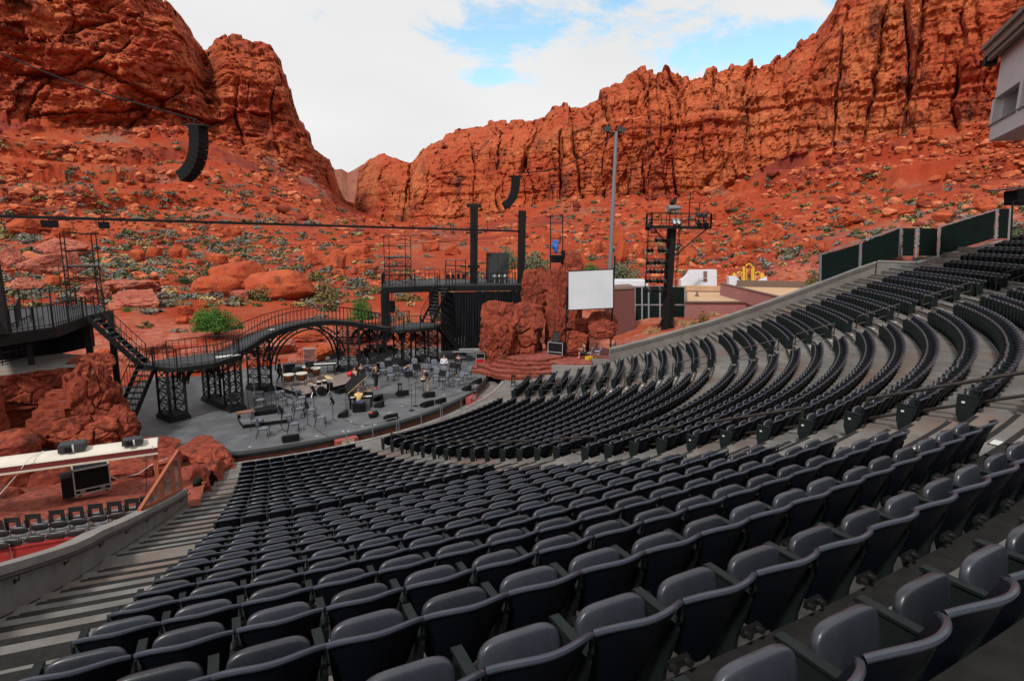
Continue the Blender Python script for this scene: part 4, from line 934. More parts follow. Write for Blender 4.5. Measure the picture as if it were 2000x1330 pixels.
for k, x in enumerate((16.3,)):
    mb = MB(); mb.box((16.2, 1.2, 4.5), (.9, .1, 2.2)); mb.build('side_panel', M['blackcloth'], drape)
scaffold('scaffold_tower', 'black scaffold tower standing on the rear platform', (13.4, 3.0), R(5), 2.0, 1.4, PZ, [PZ+.8, PZ+1.6, PZ+2.4, PZ+3.4, PZ+4.3], 3)
# poles
def pole(name, label, u, foot, w, ztop, parts):
    P = foot; t = thing(name, label, 'pole', (P[0], P[1], foot[2])); mb = MB(); mb.bar((P[0], P[1], foot[2]), (P[0], P[1], ztop), w); mb.build('shaft', M['steel'], t)
    for (nm, z, s, rz) in parts: mb = MB(); mb.box((P[0], P[1], z), s, rz); mb.build(nm, M['steel'], t)
    return t
PA = at(918, 552, PZ); za = over(918, 403, PA)
pole('steel_pole', 'black steel pole with a cross head on the rear platform', 918, (PA[0]-.1, PA[1]-1.2, PZ), .55, za-.1, [('head', za, (1.35, .5, .35), R(-20)), ('cross_arm', za-2.45, (1.5, .22, .14), R(-20)), ('plate', PZ+1.6, (1.1, .5, .25), R(-20))])
PB = at(1012, 552, PZ); zb3 = over(1012, 414, PB)
pole('steel_pole', 'plain thick black steel pole at the right end of the rear platform', 1012, (PB[0], PB[1]-.6, 0), .55, zb3, [('cap', zb3, (.62, .62, .2), R(-20)), ('lug', zb3-.5, (.9, .2, .15), R(-20))])
# boom from the left mast to the right pole
A = Vector(dep(-90, 420, 30.5)); B = Vector((PB[0]-.2, PB[1]-.6, over(1010, 452, (PB[0], PB[1]))))
boom = thing('lighting_boom', 'long thin black boom spanning the valley above the stage', 'boom', tuple(A))
mb = MB(); mb.bar(A, B, .15, .17); mb.build('beam', M['steel'], boom)
mb = MB(); mb.tube([A.lerp(B, f)-Vector((0, 0, .4+1.9*math.sin(math.pi*f)*.55)) for f in np.linspace(0.02, .99, 24)], .018, 5); mb.build('cable', M['black'], boom)
for f in np.linspace(.08, .9, 9):
    q = A.lerp(B, f); mb = MB(); mb.bar(q, q+Vector((0, 0, .5)), .04); mb.build('spike', M['steel'], boom)
for f, s in ((.10, .5), (.165, .35)):
    q = A.lerp(B, f)-Vector((0, 0, .35)); mb = MB(); mb.box(q, (s*1.6, .4, .4), R(10)); mb.bar(q, q+Vector((0, 0, .4)), .06); mb.build('hung_lamp', M['black'], boom)
# wardrobe-like case, lamps, bench on the rear platform
Pw = at(955, 548, PZ); w_ = thing('tall_cabinet', 'tall dark grey two-door cabinet on the rear platform', 'cabinet', (Pw[0], Pw[1]-2, PZ), R(-18))
def loc(t): return wmat(t)
def lbox(t, name, c, s, mt, rz=0.0):
    Mx = wmat(t); mb = MB(); mb.box(c, s, rz); mb.v = [tuple(Mx @ Vector(p_)) for p_ in mb.v]; return mb.build(name, M[mt] if isinstance(mt, str) else mt, t)
M['case_grey'] = mat('dark_grey_panel', (.028, .029, .032), .6, var=(.02, .021, .023), vscale=3)
for x in (-.52, .52): lbox(w_, 'door', (x, -.42, 1.45), (1.0, .04, 2.7), 'case_grey')
lbox(w_, 'body', (0, 0, 1.45), (2.08, .8, 2.75), 'black')
rk = thing('equipment_rack', 'black lattice rack of lamps beside the pole on the rear platform', 'rack', (PA[0]-2.0, PA[1]-1.5, PZ), R(-15))
for x in (-.9, 0, .9): lbox(rk, 'upright', (x, 0, 1.1), (.08, .08, 2.2), 'steel')
for z in (.5, 1.1, 1.7, 2.2): lbox(rk, 'shelf', (0, 0, z), (2.0, .5, .06), 'deck' if z > 2 else 'steel')
for k in range(4):
    o = lbox(rk, 'lamp', (-.75+k*.5, -.1, .72), (.28, .34, .3), 'black')
for k in range(3):
    mb = MB(); mb.ell((Pw[0]-.8+k*.55, Pw[1]-3.2, PZ+.62), (.22, .22, .22), 10, 6); mb.cyl((Pw[0]-.8+k*.55, Pw[1]-3.2, PZ), (Pw[0]-.8+k*.55, Pw[1]-3.2, PZ+.5), .06, n=6)
    tag(mb.build('round_lamp', M['galv']), f'round silvery lamp before the cabinet, {["left", "middle", "right"][k]} of three', 'lamp', 'silvery lamps before the cabinet')
mb = MB(); Pk = Vector((12.25, .7, 4.3)); mb.box(Pk, (.42, .4, .95), R(10)); mb.bar(Pk+Vector((0, 0, .4)), Pk+Vector((0, 0, 1.3)), .05); tag(mb.build('hung_speaker', M['black']), 'small black speaker hanging under the left end of the rear platform', 'speaker')
# ------------------------------------------------------------------ rocks
_ico = {}
def ico(n):
    if n not in _ico:
        bm = bmesh.new(); bmesh.ops.create_icosphere(bm, subdivisions=n, radius=1.0); bm.verts.ensure_lookup_table()
        _ico[n] = (np.array([v.co[:] for v in bm.verts]), np.array([[v.index for v in f.verts] for f in bm.faces])); bm.free()
    return _ico[n]
def rock_shape(n, seed, cuts=9, lo=.55, hi=.92, noise=.10, box=.0):
    V, F = ico(n); rg = np.random.default_rng(seed); P = V.copy()
    if box: m_ = np.max(np.abs(P), axis=1, keepdims=True); P = P*(1-box)+P/m_*box*.85
    for _ in range(cuts):
        d = rg.normal(size=3); d[2] *= .8; d /= np.linalg.norm(d); k = rg.uniform(lo, hi); s = P@d; P = np.where((s > k)[:, None], P*(k/np.maximum(s, 1e-6))[:, None]*.6+(P-(s-k)[:, None]*d)*.4, P)
    if noise:
        q = fbm(P*2.3+seed*3.1, 4, seed % 97); P = P*(1+noise*q)[:, None]
        q = fbm(P*np.array([1.2, 1.2, 5])+seed, 3, seed % 89+5); P[:, :2] *= (1+noise*.7*q)[:, None]
    return P, F
def crag(P, seed, amp, k):
    q = np.stack([np.arctan2(P[:, 1], P[:, 0])*1.1*k, P[:, 2]*k*1.25+np.sin(np.arctan2(P[:, 1], P[:, 0])*2)*.4, np.zeros(len(P))], 1); _, e_, h_ = worley(q, seed); return P*(1+amp*(h_-.5)-amp*.7*np.exp(-(e_/.09)**2))[:, None]
def rock(name, c, s, rz=0.0, seed=1, mt='set_rock', parent=None, n=4, cuts=9, noise=.10, box=.0, lean=(0, 0), floor=None, lo=.55, sharp=35, zmin=None, cr=.0):
    P, F = rock_shape(n, seed, cuts, lo, .92, noise, box)
    if cr: P = crag(crag(P, seed+1, cr*.85, 2.0), seed+2, cr*.2, 5.0)
    P = P*np.array(s)/2
    if floor is not None: P[:, 2] = np.maximum(P[:, 2], -s[2]*floor)
    P[:, 0] += lean[0]*P[:, 2]; P[:, 1] += lean[1]*P[:, 2]
    if zmin is not None: P[:, 2] = np.maximum(P[:, 2], zmin-c[2])
    ca, sa = math.cos(rz), math.sin(rz); W = np.stack([P[:, 0]*ca-P[:, 1]*sa+c[0], P[:, 0]*sa+P[:, 1]*ca+c[1], P[:, 2]+c[2]], 1)
    return mesh_np(name, W, F, M[mt] if isinstance(mt, str) else mt, parent, True, sharp=sharp)
def rock_px(name, u0, v0, u1, v1, t, thick=1.0, **kw):
    """a rock that spans the sight lines u0..u1, v0..v1 at depth t"""
    c = dep((u0+u1)/2, (v0+v1)/2, t); g_ = 1.24-.15*kw.get('box', 0); w = (u1-u0)*t/FPX*g_; h = (v1-v0)*t/FPX*g_
    d = ray((u0+u1)/2, 600); kw.setdefault('rz', -math.atan2(d[0], d[1])); return rock(name, c, (w, w*thick, h), **kw)
# --- set rocks at the right of the stage, with carved steps
ctr = at(1010, 700, 0)
fr = thing('rock_set', 'craggy red artificial rock set with carved steps at the right of the stage', 'rock set', (21, -7, 0))
rock('rock_mass', (20.9, -5.4, 2.35), (5.9, 5.4, 5.9), R(-22), 11, parent=fr, n=6, cuts=5, box=.9, noise=.10, zmin=-.3, cr=.20, lo=.75)
rock('rock_mass', (19.1, -6.9, 1.9), (2.9, 2.8, 4.4), R(-8), 12, parent=fr, n=5, cuts=5, box=.8, noise=.12, zmin=-.3, cr=.22, lo=.7)
rock_px('rock_mass', 1020, 524, 1076, 625, 53.5, .9, seed=14, parent=fr, n=5, cuts=5, box=.8, cr=.2, lo=.7)
rock_px('rock_mass', 1068, 524, 1134, 690, 49.8, .85, seed=15, parent=fr, n=6, cuts=5, box=.8, noise=.11, cr=.22, lo=.72)
rock_px('rock_mass', 1066, 600, 1110, 690, 49.2, .8, seed=16, parent=fr, n=5, cuts=5, box=.6, noise=.12, cr=.2, lo=.7)
rock_px('rock_mass', 1102, 490, 1140, 540, 50, .8, seed=17, parent=fr, n=4, box=.7, cuts=5, cr=.15, lo=.7)
rock_px('rock_mass', 1150, 610, 1204, 662, 47, .9, seed=18, parent=fr, n=5, cuts=6, box=.5, cr=.16, lo=.7)
rock_px('rock_mass', 1100, 646, 1144, 694, 47.8, .9, seed=19, parent=fr, n=5, cuts=6, box=.4, lean=(.15, 0), cr=.16)
rock_px('rock_mass', 1104, 622, 1168, 652, 48.4, .6, seed=20, parent=fr, n=5, cuts=6, box=.5, lean=(.5, 0), cr=.18)
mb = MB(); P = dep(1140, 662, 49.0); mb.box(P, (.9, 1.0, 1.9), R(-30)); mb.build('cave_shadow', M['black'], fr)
M['step_rock'] = rock_mat('carved_step_rock', (.15, .024, .017), (.05, .014, .012), (.20, .04, .026), big=.6, streak=(1, 1, 1), bump=.04, bscale=3, grain=5)
for k in range(5):                                              # carved steps, each an uneven slab
    rad = 5.1-.64*k; zc = .02+.21*(k+1); cx, cy = 21.6, -8.0; pts = []
    for a in np.linspace(-205, 35, 30):
        w = 1+.05*math.sin(a*.13+k*2)+.03*math.sin(a*.37+k); pts.append((cx+rad*w*math.cos(R(a))*1.02, cy+rad*w*math.sin(R(a))*.80))
    mb = MB(); mb.prism(pts, zc-.27, zc); o = mb.build('rock_step', M['step_rock'], fr); mb = MB(); mb.prism([(cx+(x-cx)*.985, cy+(y-cy)*.985) for x, y in pts], zc-.005, zc+.012); mb.build('step_tread', M['set_floor'], o)
mb = MB(); pts = [(22.0, -11.4), (24.2, -12.1), (26.0, -12.6), (28.5, -11.0), (29.2, -7), (25, -5), (22, -7)]; mb.prism(pts, -.6, .93); mb.build('rock_ledge', M['set_floor'], fr)
rock('rock_mass', (23.8, -11.9, .25), (4.8, 1.3, 1.5), R(-16), 24, parent=fr, n=5, cuts=8, noise=.14)
rock('rock_mass', (26.2, -12.7, .35), (2.6, 1.2, 1.4), R(-14), 25, parent=fr, n=4, cuts=8, noise=.14)
# --- set rocks at the left of the stage
lr = thing('rock_set', 'tall red artificial rock with a rough stair at the left of the stage', 'rock set', (-7, -17, 0))
rock_px('rock_mass', 142, 710, 234, 872, 28.0, .9, seed=31, parent=lr, n=6, cuts=6, box=.45, noise=.12, lean=(-.02, 0), cr=.2, lo=.66)
rock_px('rock_mass', 120, 812, 240, 892, 27.2, .75, seed=32, parent=lr, n=6, cuts=6, box=.5, noise=.12, cr=.2, lo=.66)
rock_px('rock_mass', 156, 692, 220, 742, 28.6, .9, seed=33, parent=lr, n=5, cuts=8, box=.3, noise=.14, cr=.2)
rock_px('rock_mass', 130, 762, 178, 846, 27.3, .7, seed=34, parent=lr, n=5, cuts=7, noise=.13, lean=(.35, 0), cr=.18)
rock_px('rock_mass', 205, 800, 262, 880, 27.6, .8, seed=35, parent=lr, n=5, cuts=7, noise=.13, cr=.18)
rock_px('rock_mass', 132, 698, 165, 722, 29.8, .8, seed=44, parent=lr, n=4, cuts=7, noise=.13, cr=.15)
tw = thing('rock_terrace', 'pale topped terrace with a dark red rock face at the left edge', 'terrace', (-10, -15, 0))
tp = [uz(-90, 752, TZ), uz(0, 733, TZ), uz(70, 726, TZ), uz(150, 716, TZ), uz(172, 694, TZ), uz(120, 690, TZ), uz(-90, 704, TZ)]
mb = MB(); poly_prism(mb, tp, -.5, TZ); mb.build('slab', mat('pale_terrace_paint', (.26, .235, .215), .85, var=(.2, .18, .165), vscale=1.2, var2=(.30, .16, .10), v2scale=.6), tw)
fa = [Vector(uz(u, v, TZ)).to_3d() for u, v in ((-90, 752), (0, 735), (70, 728), (152, 718))]
def face_strip(z0, z1, out, amp, seed, nu=90, nz=26):
    xs = np.linspace(0, len(fa)-1, nu); B0 = np.array([[np.interp(x, range(len(fa)), [p_[c_] for p_ in fa]) for c_ in range(2)] for x in xs]); V = []
    for k in range(nz):
        z = z0+(z1-z0)*k/(nz-1); V.append(np.column_stack([B0[:, 0], B0[:, 1]-out, np.full(nu, z)]))
    V = np.concatenate(V); q = np.stack([V[:, 0]*1.3, V[:, 2]*1.6, V[:, 0]*0], 1); _, e_, h_ = worley(q, seed); V[:, 1] -= amp*(h_-.4)-amp*.25*np.exp(-(e_/.1)**2)+fbm(V*1.2, 4, seed)*amp*.8; V[:, 2] += (V[:, 2] > z1-.05)*fbm(V*.9, 3, seed+3)*.14
    ii, jj = np.meshgrid(np.arange(nz-1), np.arange(nu-1), indexing='ij'); b = (ii*nu+jj).ravel(); return mesh_np('rock_face', V, np.stack([b, b+1, b+nu+1, b+nu], 1), M['set_rock'], tw, True, sharp=35)
face_strip(TZ-1.55, TZ+.12, .45, .42, 501); face_strip(-.4, TZ-1.35, .10, .16, 502)
mb = MB(); B0 = [(p_.x, p_.y) for p_ in fa]
for p_, q in zip(fa[:-1], fa[1:]): mb.bar((p_.x, p_.y-.25, TZ-.02), (q.x, q.y-.25, TZ-.02), .55, .10); mb.bar((p_.x, p_.y-.28, TZ-1.5), (q.x, q.y-.28, TZ-1.5), .4, .12)
mb.build('rock_shelf', M['set_rock'], tw)
for k in range(6):
    a = dep(126-k*12, 770+k*17, 26.9-.12*k); mb = MB(); mb.box(a, (1.2, .9, .36), R(-5)); mb.build('rock_step', M['set_rock'], tw)
    mb = MB(); mb.box(a+np.array([.25, -.445, .165]), (.45, .03, .04), R(-5)); mb.build('step_edge', M['galv'], tw)
le = thing('rock_outcrop', 'dark red rock outcrop at the far left edge beside the terrace', 'rock', tuple(dep(-10, 850, 30)))
rock_px('rock_mass', -60, 752, 22, 905, 25.5, .8, seed=38, parent=le, n=5, cuts=10, box=.3)
rock_px('rock_mass', -40, 845, 62, 905, 25.0, .8, seed=39, parent=le, n=5, cuts=8)
# --- side box: red rocky floor, ledges, apron in front of the stage
fl = [at(-120, 1100, .75), at(0, 1075, .8), at(300, 1010, .85), at(360, 985, .7), at(440, 905, .3), at(445, 885, .12), at(330, 905, .35), at(200, 940, .55), at(60, 990, .7), at(-120, 1030, .8)]
bx = struct(bpy.data.objects.new('box_floor', None)); COL.objects.link(bx)
G = []
for i in range(26):
    f = i/25; row = []
    for j in range(60):
        g_ = j/59; th = R(-24)+(R(-3.3)-R(-24))*g_; r = 19.2+(31.5-19.2)*f; z = .18+.75*min(1, f/.55)+(.0 if f < .55 else (f-.55)*.5)
        x, y, _ = pol(r, th); row.append((x, y, z+.10*math.sin(x*1.9+y*.7)*math.sin(y*1.3)))
    G.append(row)
V = np.array(G).reshape(-1, 3); V[:, 2] += fbm(V*np.array([1.1, 1.1, 0]), 4, 12)*.13; h_, w2 = 26, 60; ii, jj = np.meshgrid(np.arange(h_-1), np.arange(w2-1), indexing='ij'); b = (ii*w2+jj).ravel()
mesh_np('rock_floor', V, np.stack([b, b+1, b+w2+1, b+w2], 1), M['box_floor'], bx, True, sharp=45)
ap = thing('rock_apron', 'low red rock apron with a jagged edge at the left front of the stage', 'rock', tuple(at(380, 900, 0)))
rock('rock_mass', tuple(at(388, 895, .15)), (2.9, 4.2, 1.3), R(12), 51, parent=ap, n=6, cuts=9, box=.4, noise=.13, mt='set_rock')
rock('rock_mass', (-1.25, -21.2, .12), (.9, 4.6, 1.5), R(5), 52, parent=ap, n=6, cuts=9, box=.3, noise=.2)
rock('rock_mass', (-1.75, -23.6, .3), (.9, 2.6, 1.7), R(8), 53, parent=ap, n=5, cuts=9, box=.3, noise=.2)
rock('rock_mass', tuple(at(275, 880, .3)), (3.4, 2.2, 1.1), R(15), 54, parent=ap, n=5, cuts=8, noise=.14)
lg = thing('rock_ledge', 'red rock ledges behind the flight case in the side box', 'rock', tuple(at(200, 915, .5)))
for k, (u0, v0, u1, v1, t_) in enumerate(((-60, 895, 60, 985, 22.5), (40, 890, 145, 960, 23.2), (195, 888, 335, 925, 24.5), (215, 912, 300, 940, 23.6), (-60, 950, 50, 1010, 21.5))):
    rock_px('rock_mass', u0, v0, u1, v1, t_, .5, seed=60+k, parent=lg, n=5, cuts=9, noise=.13, box=.3)

# ------------------------------------------------------------------ boulders of the valley, each set on the ground it lies on
BO = [ # u0, u1, v_top, v_base, material, label
 (418, 520, 512, 562, 'boulder', 'large rounded orange boulder, the upper of two beyond the arched bridge'),
 (482, 617, 535, 586, 'boulder', 'large cracked rounded boulder just above the arch of the bridge'),
 (381, 468, 543, 580, 'boulder', 'smooth orange boulder left of the two large rounded ones'),
 (452, 492, 570, 588, 'boulder_pale', 'small pale pink boulder beside the dark green bushes'),
 (593, 622, 488, 521, 'boulder', 'upright pointed boulder below the boom near the middle'),
 (628, 684, 492, 529, 'boulder', 'wedge shaped boulder right of the upright pointed one'),
 (679, 741, 476, 510, 'boulder', 'big dark flat-topped boulder on the pale orange slope'),
 (688, 746, 514, 536, 'boulder', 'long low boulder left of the rear platform scaffold'),
 (649, 678, 526, 540, 'boulder', 'small round boulder below the wedge shaped one'),
 (408, 446, 499, 517, 'boulder', 'tilted orange slab among grey sagebrush above the largest boulders'),
 (331, 362, 482, 504, 'boulder', 'round boulder topping a small pile above the low platform'),
 (352, 375, 488, 507, 'boulder', 'boulder on the right of the small pile above the low platform'),
 (357, 400, 504, 520, 'boulder', 'flat broken boulder below the small pile'),
 (299, 317, 486, 502, 'boulder', 'small orange boulder right of the left scaffold'),
 (428, 452, 447, 464, 'boulder', 'left stone of a bright orange pair under the boom'),
 (450, 476, 444, 464, 'boulder', 'right stone of a bright orange pair under the boom'),
 (386, 411, 588, 602, 'boulder', 'small dark red boulder behind the green tree'),
 (344, 378, 600, 616, 'boulder', 'flat red stone left of the green tree, the upper one'),
 (345, 372, 619, 634, 'boulder', 'flat red stone left of the green tree, the lower one'),
 (2, 76, 400, 420, 'boulder', 'long rock band at the left edge just above the boom'),
 (16, 70, 428, 464, 'boulder', 'cracked orange boulder under the left end of the boom'),
 (60, 98, 425, 456, 'boulder', 'upright orange boulder under the boom, right of the cracked one'),
 (100, 136, 444, 466, 'boulder', 'split orange boulder left of the left scaffold top'),
 (72, 166, 470, 502, 'boulder_pale', 'wide pale pink slab behind the left scaffold'),
 (0, 50, 485, 525, 'boulder_pale', 'pale pink rock block at the left edge above the upper deck'),
 (46, 150, 499, 536, 'boulder_pale', 'long pale pink ledge behind the left scaffold'),
 (255, 286, 490, 512, 'boulder', 'orange boulder among sagebrush right of the left scaffold'),
 (289, 318, 485, 505, 'boulder', 'twin of the orange boulder among sagebrush, further right'),
 (206, 300, 550, 574, 'boulder_pale', 'layered red rock ledge right of the left scaffold, upper course'),
 (222, 320, 570, 602, 'boulder_pale', 'layered red rock ledge right of the left scaffold, lower course'),
 (86, 119, 541, 561, 'boulder', 'dark rounded rock seen over the upper deck rail'),
 (18, 92, 546, 568, 'boulder_pale', 'flat pale slab seen over the upper deck rail'),
 (182, 216, 685, 704, 'boulder', 'bright orange boulder between the left deck posts'),
 (230, 290, 690, 718, 'boulder_pale', 'dark pinkish rock behind the upper steel stair'),
 (1491, 1541, 432, 470, 'boulder', 'largest square boulder on the right talus'),
 (1430, 1458, 457, 483, 'boulder', 'blocky boulder left of the largest square one'),
 (1456, 1492, 462, 486, 'boulder', 'leaning slab between two boulders on the right talus'),
 (1421, 1454, 385, 410, 'boulder', 'tilted boulder high on the talus right of the lamp tower'),
 (1199, 1230, 475, 518, 'boulder', 'tall cracked boulder just right of the grey light pole'),
 (1240, 1264, 478, 507, 'boulder', 'orange boulder behind the lamp racks of the tower'),
 (1329, 1363, 480, 506, 'boulder', 'large boulder right of the lamp tower column'),
 (1379, 1401, 478, 498, 'boulder', 'round boulder above the white set piece'),
 (1327, 1352, 501, 518, 'boulder', 'low boulder just left above the white set piece'),
 (1582, 1602, 467, 484, 'boulder', 'small boulder left of the dark fence'),
 (1601, 1621, 476, 493, 'boulder', 'small boulder touching the top of the dark fence'),
 (1654, 1684, 358, 380, 'boulder', 'dark boulder below the right ledges'),
 (1199, 1221, 441, 480, 'boulder', 'shadowed boulder beside the grey light pole, upper one'),
 (1365, 1387, 430, 449, 'boulder', 'boulder right of the lamp tower railing'),
 (1830, 1866, 412, 432, 'boulder', 'flat boulder above the long dark fence panel'),
 (1905, 1950, 390, 412, 'boulder', 'reddish boulder above the right end of the dark fence'),
 (1430, 1475, 500, 522, 'boulder', 'broad boulder above the yellow set piece'),
 (1150, 1180, 465, 500, 'boulder', 'boulder left of the grey light pole'),
 (820, 860, 470, 492, 'boulder', 'boulder left of the pole with the cross head'),
 (870, 905, 478, 500, 'boulder', 'boulder directly left of the pole with the cross head'),
 (240, 350, 664, 692, 'boulder_pale', 'long pale slickrock ledge behind the upper steel stair'), (330, 470, 690, 722, 'boulder_pale', 'pale slickrock flat behind the low platform piers'), (470, 575, 668, 694, 'boulder_pale', 'pale slickrock flat seen left through the great arch'),
 (520, 640, 648, 668, 'boulder', 'upper red ledge seen through the great arch'), (585, 665, 678, 714, 'boulder', 'dark red rock hump seen right through the great arch'), (640, 745, 650, 672, 'boulder_pale', 'pale ledge behind the right arches'), (690, 750, 682, 704, 'boulder', 'low red rock seen under the right arches'), (560, 620, 700, 722, 'boulder_pale', 'small pale rock flat seen low through the great arch'), (770, 830, 650, 668, 'boulder', 'low red rock behind the right end platform'),
 (750, 800, 535, 556, 'boulder', 'orange rock behind the left end of the rear platform'), (150, 210, 560, 590, 'boulder_pale', 'pale rock just below the left scaffold'), (1060, 1100, 455, 478, 'boulder', 'boulder behind the thin frame with the tarpaulin'), (1290, 1325, 455, 480, 'boulder', 'boulder behind the lamp tower column'), (1640, 1690, 420, 440, 'boulder', 'flat boulder above the first dark fence panel'), (1740, 1790, 400, 420, 'boulder', 'flat boulder above the middle of the dark fence'),
]
for k, (u0, u1, v0, v1, mt, lab) in enumerate(BO):
    if lab is None: continue
    H = ground_hit((u0+u1)/2, v1-1)
    if H is None: continue
    t_ = float((H-CAM)@_fw); w = (u1-u0)*t_/FPX; h = (v1-v0)*t_/FPX; flat = (u1-u0)/(v1-v0)
    c = (H[0], H[1]+w*.18, H[2]+h*.36)
    o = rock('boulder', c, (w*1.1, w*random.uniform(.7, .95), h*1.5), -math.atan2(H[0]-CAM[0], H[1]-CAM[1])+random.uniform(-.2, .2), 200+k*7, mt, None, 5 if u1-u0 > 40 else 4, cuts=random.choice((9, 11, 13)), noise=.09 if mt == 'boulder' else .12, cr=.0 if 'rounded' in lab or 'smooth' in lab else .13, box=.25 if 'rounded' in lab else .5, lo=.68 if 'rounded' in lab else .5, sharp=40)
    tag(o, lab, 'boulder', 'boulders of the valley')
# rubble: nobody could count it
def rubble(N_, seed):
    rg = np.random.default_rng(seed); base = [rock_shape(2, 900+i, 11, .42, .8, .03, .55) for i in range(10)]; Vs, Fs = [], []; off = 0; n = 0; tries = 0
    while n < N_ and tries < N_*6:
        tries += 1; u = rg.uniform(-120, 2120); v = rg.uniform(250, 560)
        H = ground_hit(u, v, 62.0)
        if H is None: continue
        cl_n = vnoise(np.array([[H[0]/22, H[1]/22, 0]]), 5)[0]; d_ = math.hypot(H[0]-CAM[0], H[1]-CAM[1])
        if d_ < 62 or rg.uniform(-.75, .55) > 1.4*cl_n+(.2 if u > 1100 else 0)-(.5 if d_ < 120 else 0): continue
        P, F = base[rg.integers(10)]; s = d_/FPX*(1.8+rg.exponential(4.4)); s = min(s, 5.6)
        a = rg.uniform(0, 6.28); ca, sa = math.cos(a), math.sin(a); Q_ = P*np.array([1.25, .9, .68])*s*rg.uniform(.85, 1.2, 3)*.5
        Vs.append(np.stack([Q_[:, 0]*ca-Q_[:, 1]*sa+H[0], Q_[:, 0]*sa+Q_[:, 1]*ca+H[1], Q_[:, 2]+H[2]+s*.12], 1)); Fs.append(F+off); off += len(P); n += 1
    mi = np.concatenate([np.full(len(f_), [0, 0, 1, 2][i_ % 4]) for i_, f_ in enumerate(Fs)]); o = mesh_np('talus_rubble', np.concatenate(Vs), np.concatenate(Fs), [M['rubble'], M['rubble_dark'], M['rubble_pale']], None, False, midx=mi); tag(o, 'broken red stones strewn over the valley floor and talus slopes', 'rubble', kind='stuff')
M['rubble'] = rock_mat('rubble_sandstone', (.40, .075, .027), (.13, .03, .022), (.50, .14, .06), big=.12, streak=(.5, .5, .3), bump=.05, bscale=4, grain=5)
M['rubble_dark'] = mat('dark_rubble', (.20, .036, .02), .95, var=(.12, .03, .02), vscale=1.5, spec=.1); M['rubble_pale'] = mat('pale_rubble', (.50, .17, .085), .95, var=(.40, .11, .05), vscale=1.5, spec=.1)
rubble(7500, 77)

# ------------------------------------------------------------------ plants
def leafmat(name, c, c2): return mat(name, c, .8, var=c2, vscale=1.6, vdetail=3, spec=.2)
M['sage'] = leafmat('sage_grey', (.105, .105, .08), (.165, .155, .115)); M['sage2'] = leafmat('sage_blue', (.135, .138, .115), (.20, .195, .16)); M['green'] = leafmat('fresh_green', (.035, .095, .016), (.08, .17, .028)); M['dkgreen'] = leafmat('creosote_green', (.035, .055, .022), (.07, .085, .03)); M['olive'] = leafmat('olive_brush', (.10, .095, .035), (.17, .125, .04)); M['straw'] = leafmat('dry_grass', (.40, .30, .14), (.30, .21, .09)); M['rust'] = leafmat('rusty_brush', (.24, .11, .035), (.16, .10, .03)); M['twig'] = mat('twig', (.10, .065, .045), .9); M['tamarisk'] = leafmat('grey_green_tree', (.09, .11, .06), (.15, .16, .09))
def leaf_cloud(n, seed, leaf=.1, core=.35, clumps=9, flat=.8, up=.5, blade=False):
    """n small leaf faces spread through an uneven crown that fits a unit dome (x, y -1..1, z 0..1)"""
    rg = np.random.default_rng(seed); cs = rg.normal(size=(clumps, 3)); cs /= np.linalg.norm(cs, axis=1)[:, None]; cs *= rg.uniform(.25, .72, (clumps, 1)); cs[:, 2] = np.abs(cs[:, 2])*flat; rad = rg.uniform(.24, .48, clumps)
    k = rg.integers(0, clumps, n); d = rg.normal(size=(n, 3)); d /= np.linalg.norm(d, axis=1)[:, None]; r = rad[k]*rg.uniform(core, 1, n)**.6; P = cs[k]+d*r[:, None]; P[:, 2] = np.maximum(P[:, 2], .02)
    nrm = d+rg.normal(size=(n, 3))*.5+np.array([0, 0, up]); nrm /= np.linalg.norm(nrm, axis=1)[:, None]; a = np.cross(nrm, rg.normal(size=(n, 3))); a /= np.linalg.norm(a, axis=1)[:, None]; b = np.cross(nrm, a)
    if blade: a = np.tile([0, 0, 1.0], (n, 1))+rg.normal(size=(n, 3))*.35; b = np.cross(a, rg.normal(size=(n, 3))); b /= np.linalg.norm(b, axis=1)[:, None]; b *= .22
    s = leaf*rg.uniform(.6, 1.35, (n, 1)); V = np.stack([P-a*s, P-b*s*.5, P+a*s, P+b*s*.5], 1).reshape(-1, 3); F = np.arange(4*n).reshape(-1, 4); return V, F
def bush(name, label, u, vb, w, h, mt, n=420, seed=1, group=None, cat='shrub', leaf=.10, trunk=True, d0=40.0, H=None, blade=False, clumps=11):
    if H is None: H = ground_hit(u, vb, d0)
    if H is None: return
    t_ = float((H-CAM)@_fw); ww = w*t_/FPX/2*1.15; hh = h*t_/FPX*1.12; V, F = leaf_cloud(n, seed, leaf, clumps=clumps, blade=blade); V = V*np.array([ww, ww*.9, hh])+np.array([H[0], H[1]+ww*.5, H[2]])
    t = thing(name, label, cat, (H[0], H[1]+ww*.5, H[2]), 0, group)
    mesh_np('foliage', V, F, M[mt], t, False)
    rg = random.Random(seed); mb = MB(); c = Vector((H[0], H[1]+ww*.5, H[2]-.1))
    for k in range(5 if trunk else 3):
        q = c+Vector((rg.uniform(-.6, .6)*ww, rg.uniform(-.5, .5)*ww, hh*rg.uniform(.4, .75))); mb.tube([c, c.lerp(q, .5)+Vector((0, 0, hh*.08)), q], [max(.03, hh*.035), max(.02, hh*.022), .012], 5)
    mb.build('stem', M['twig'], t); return t
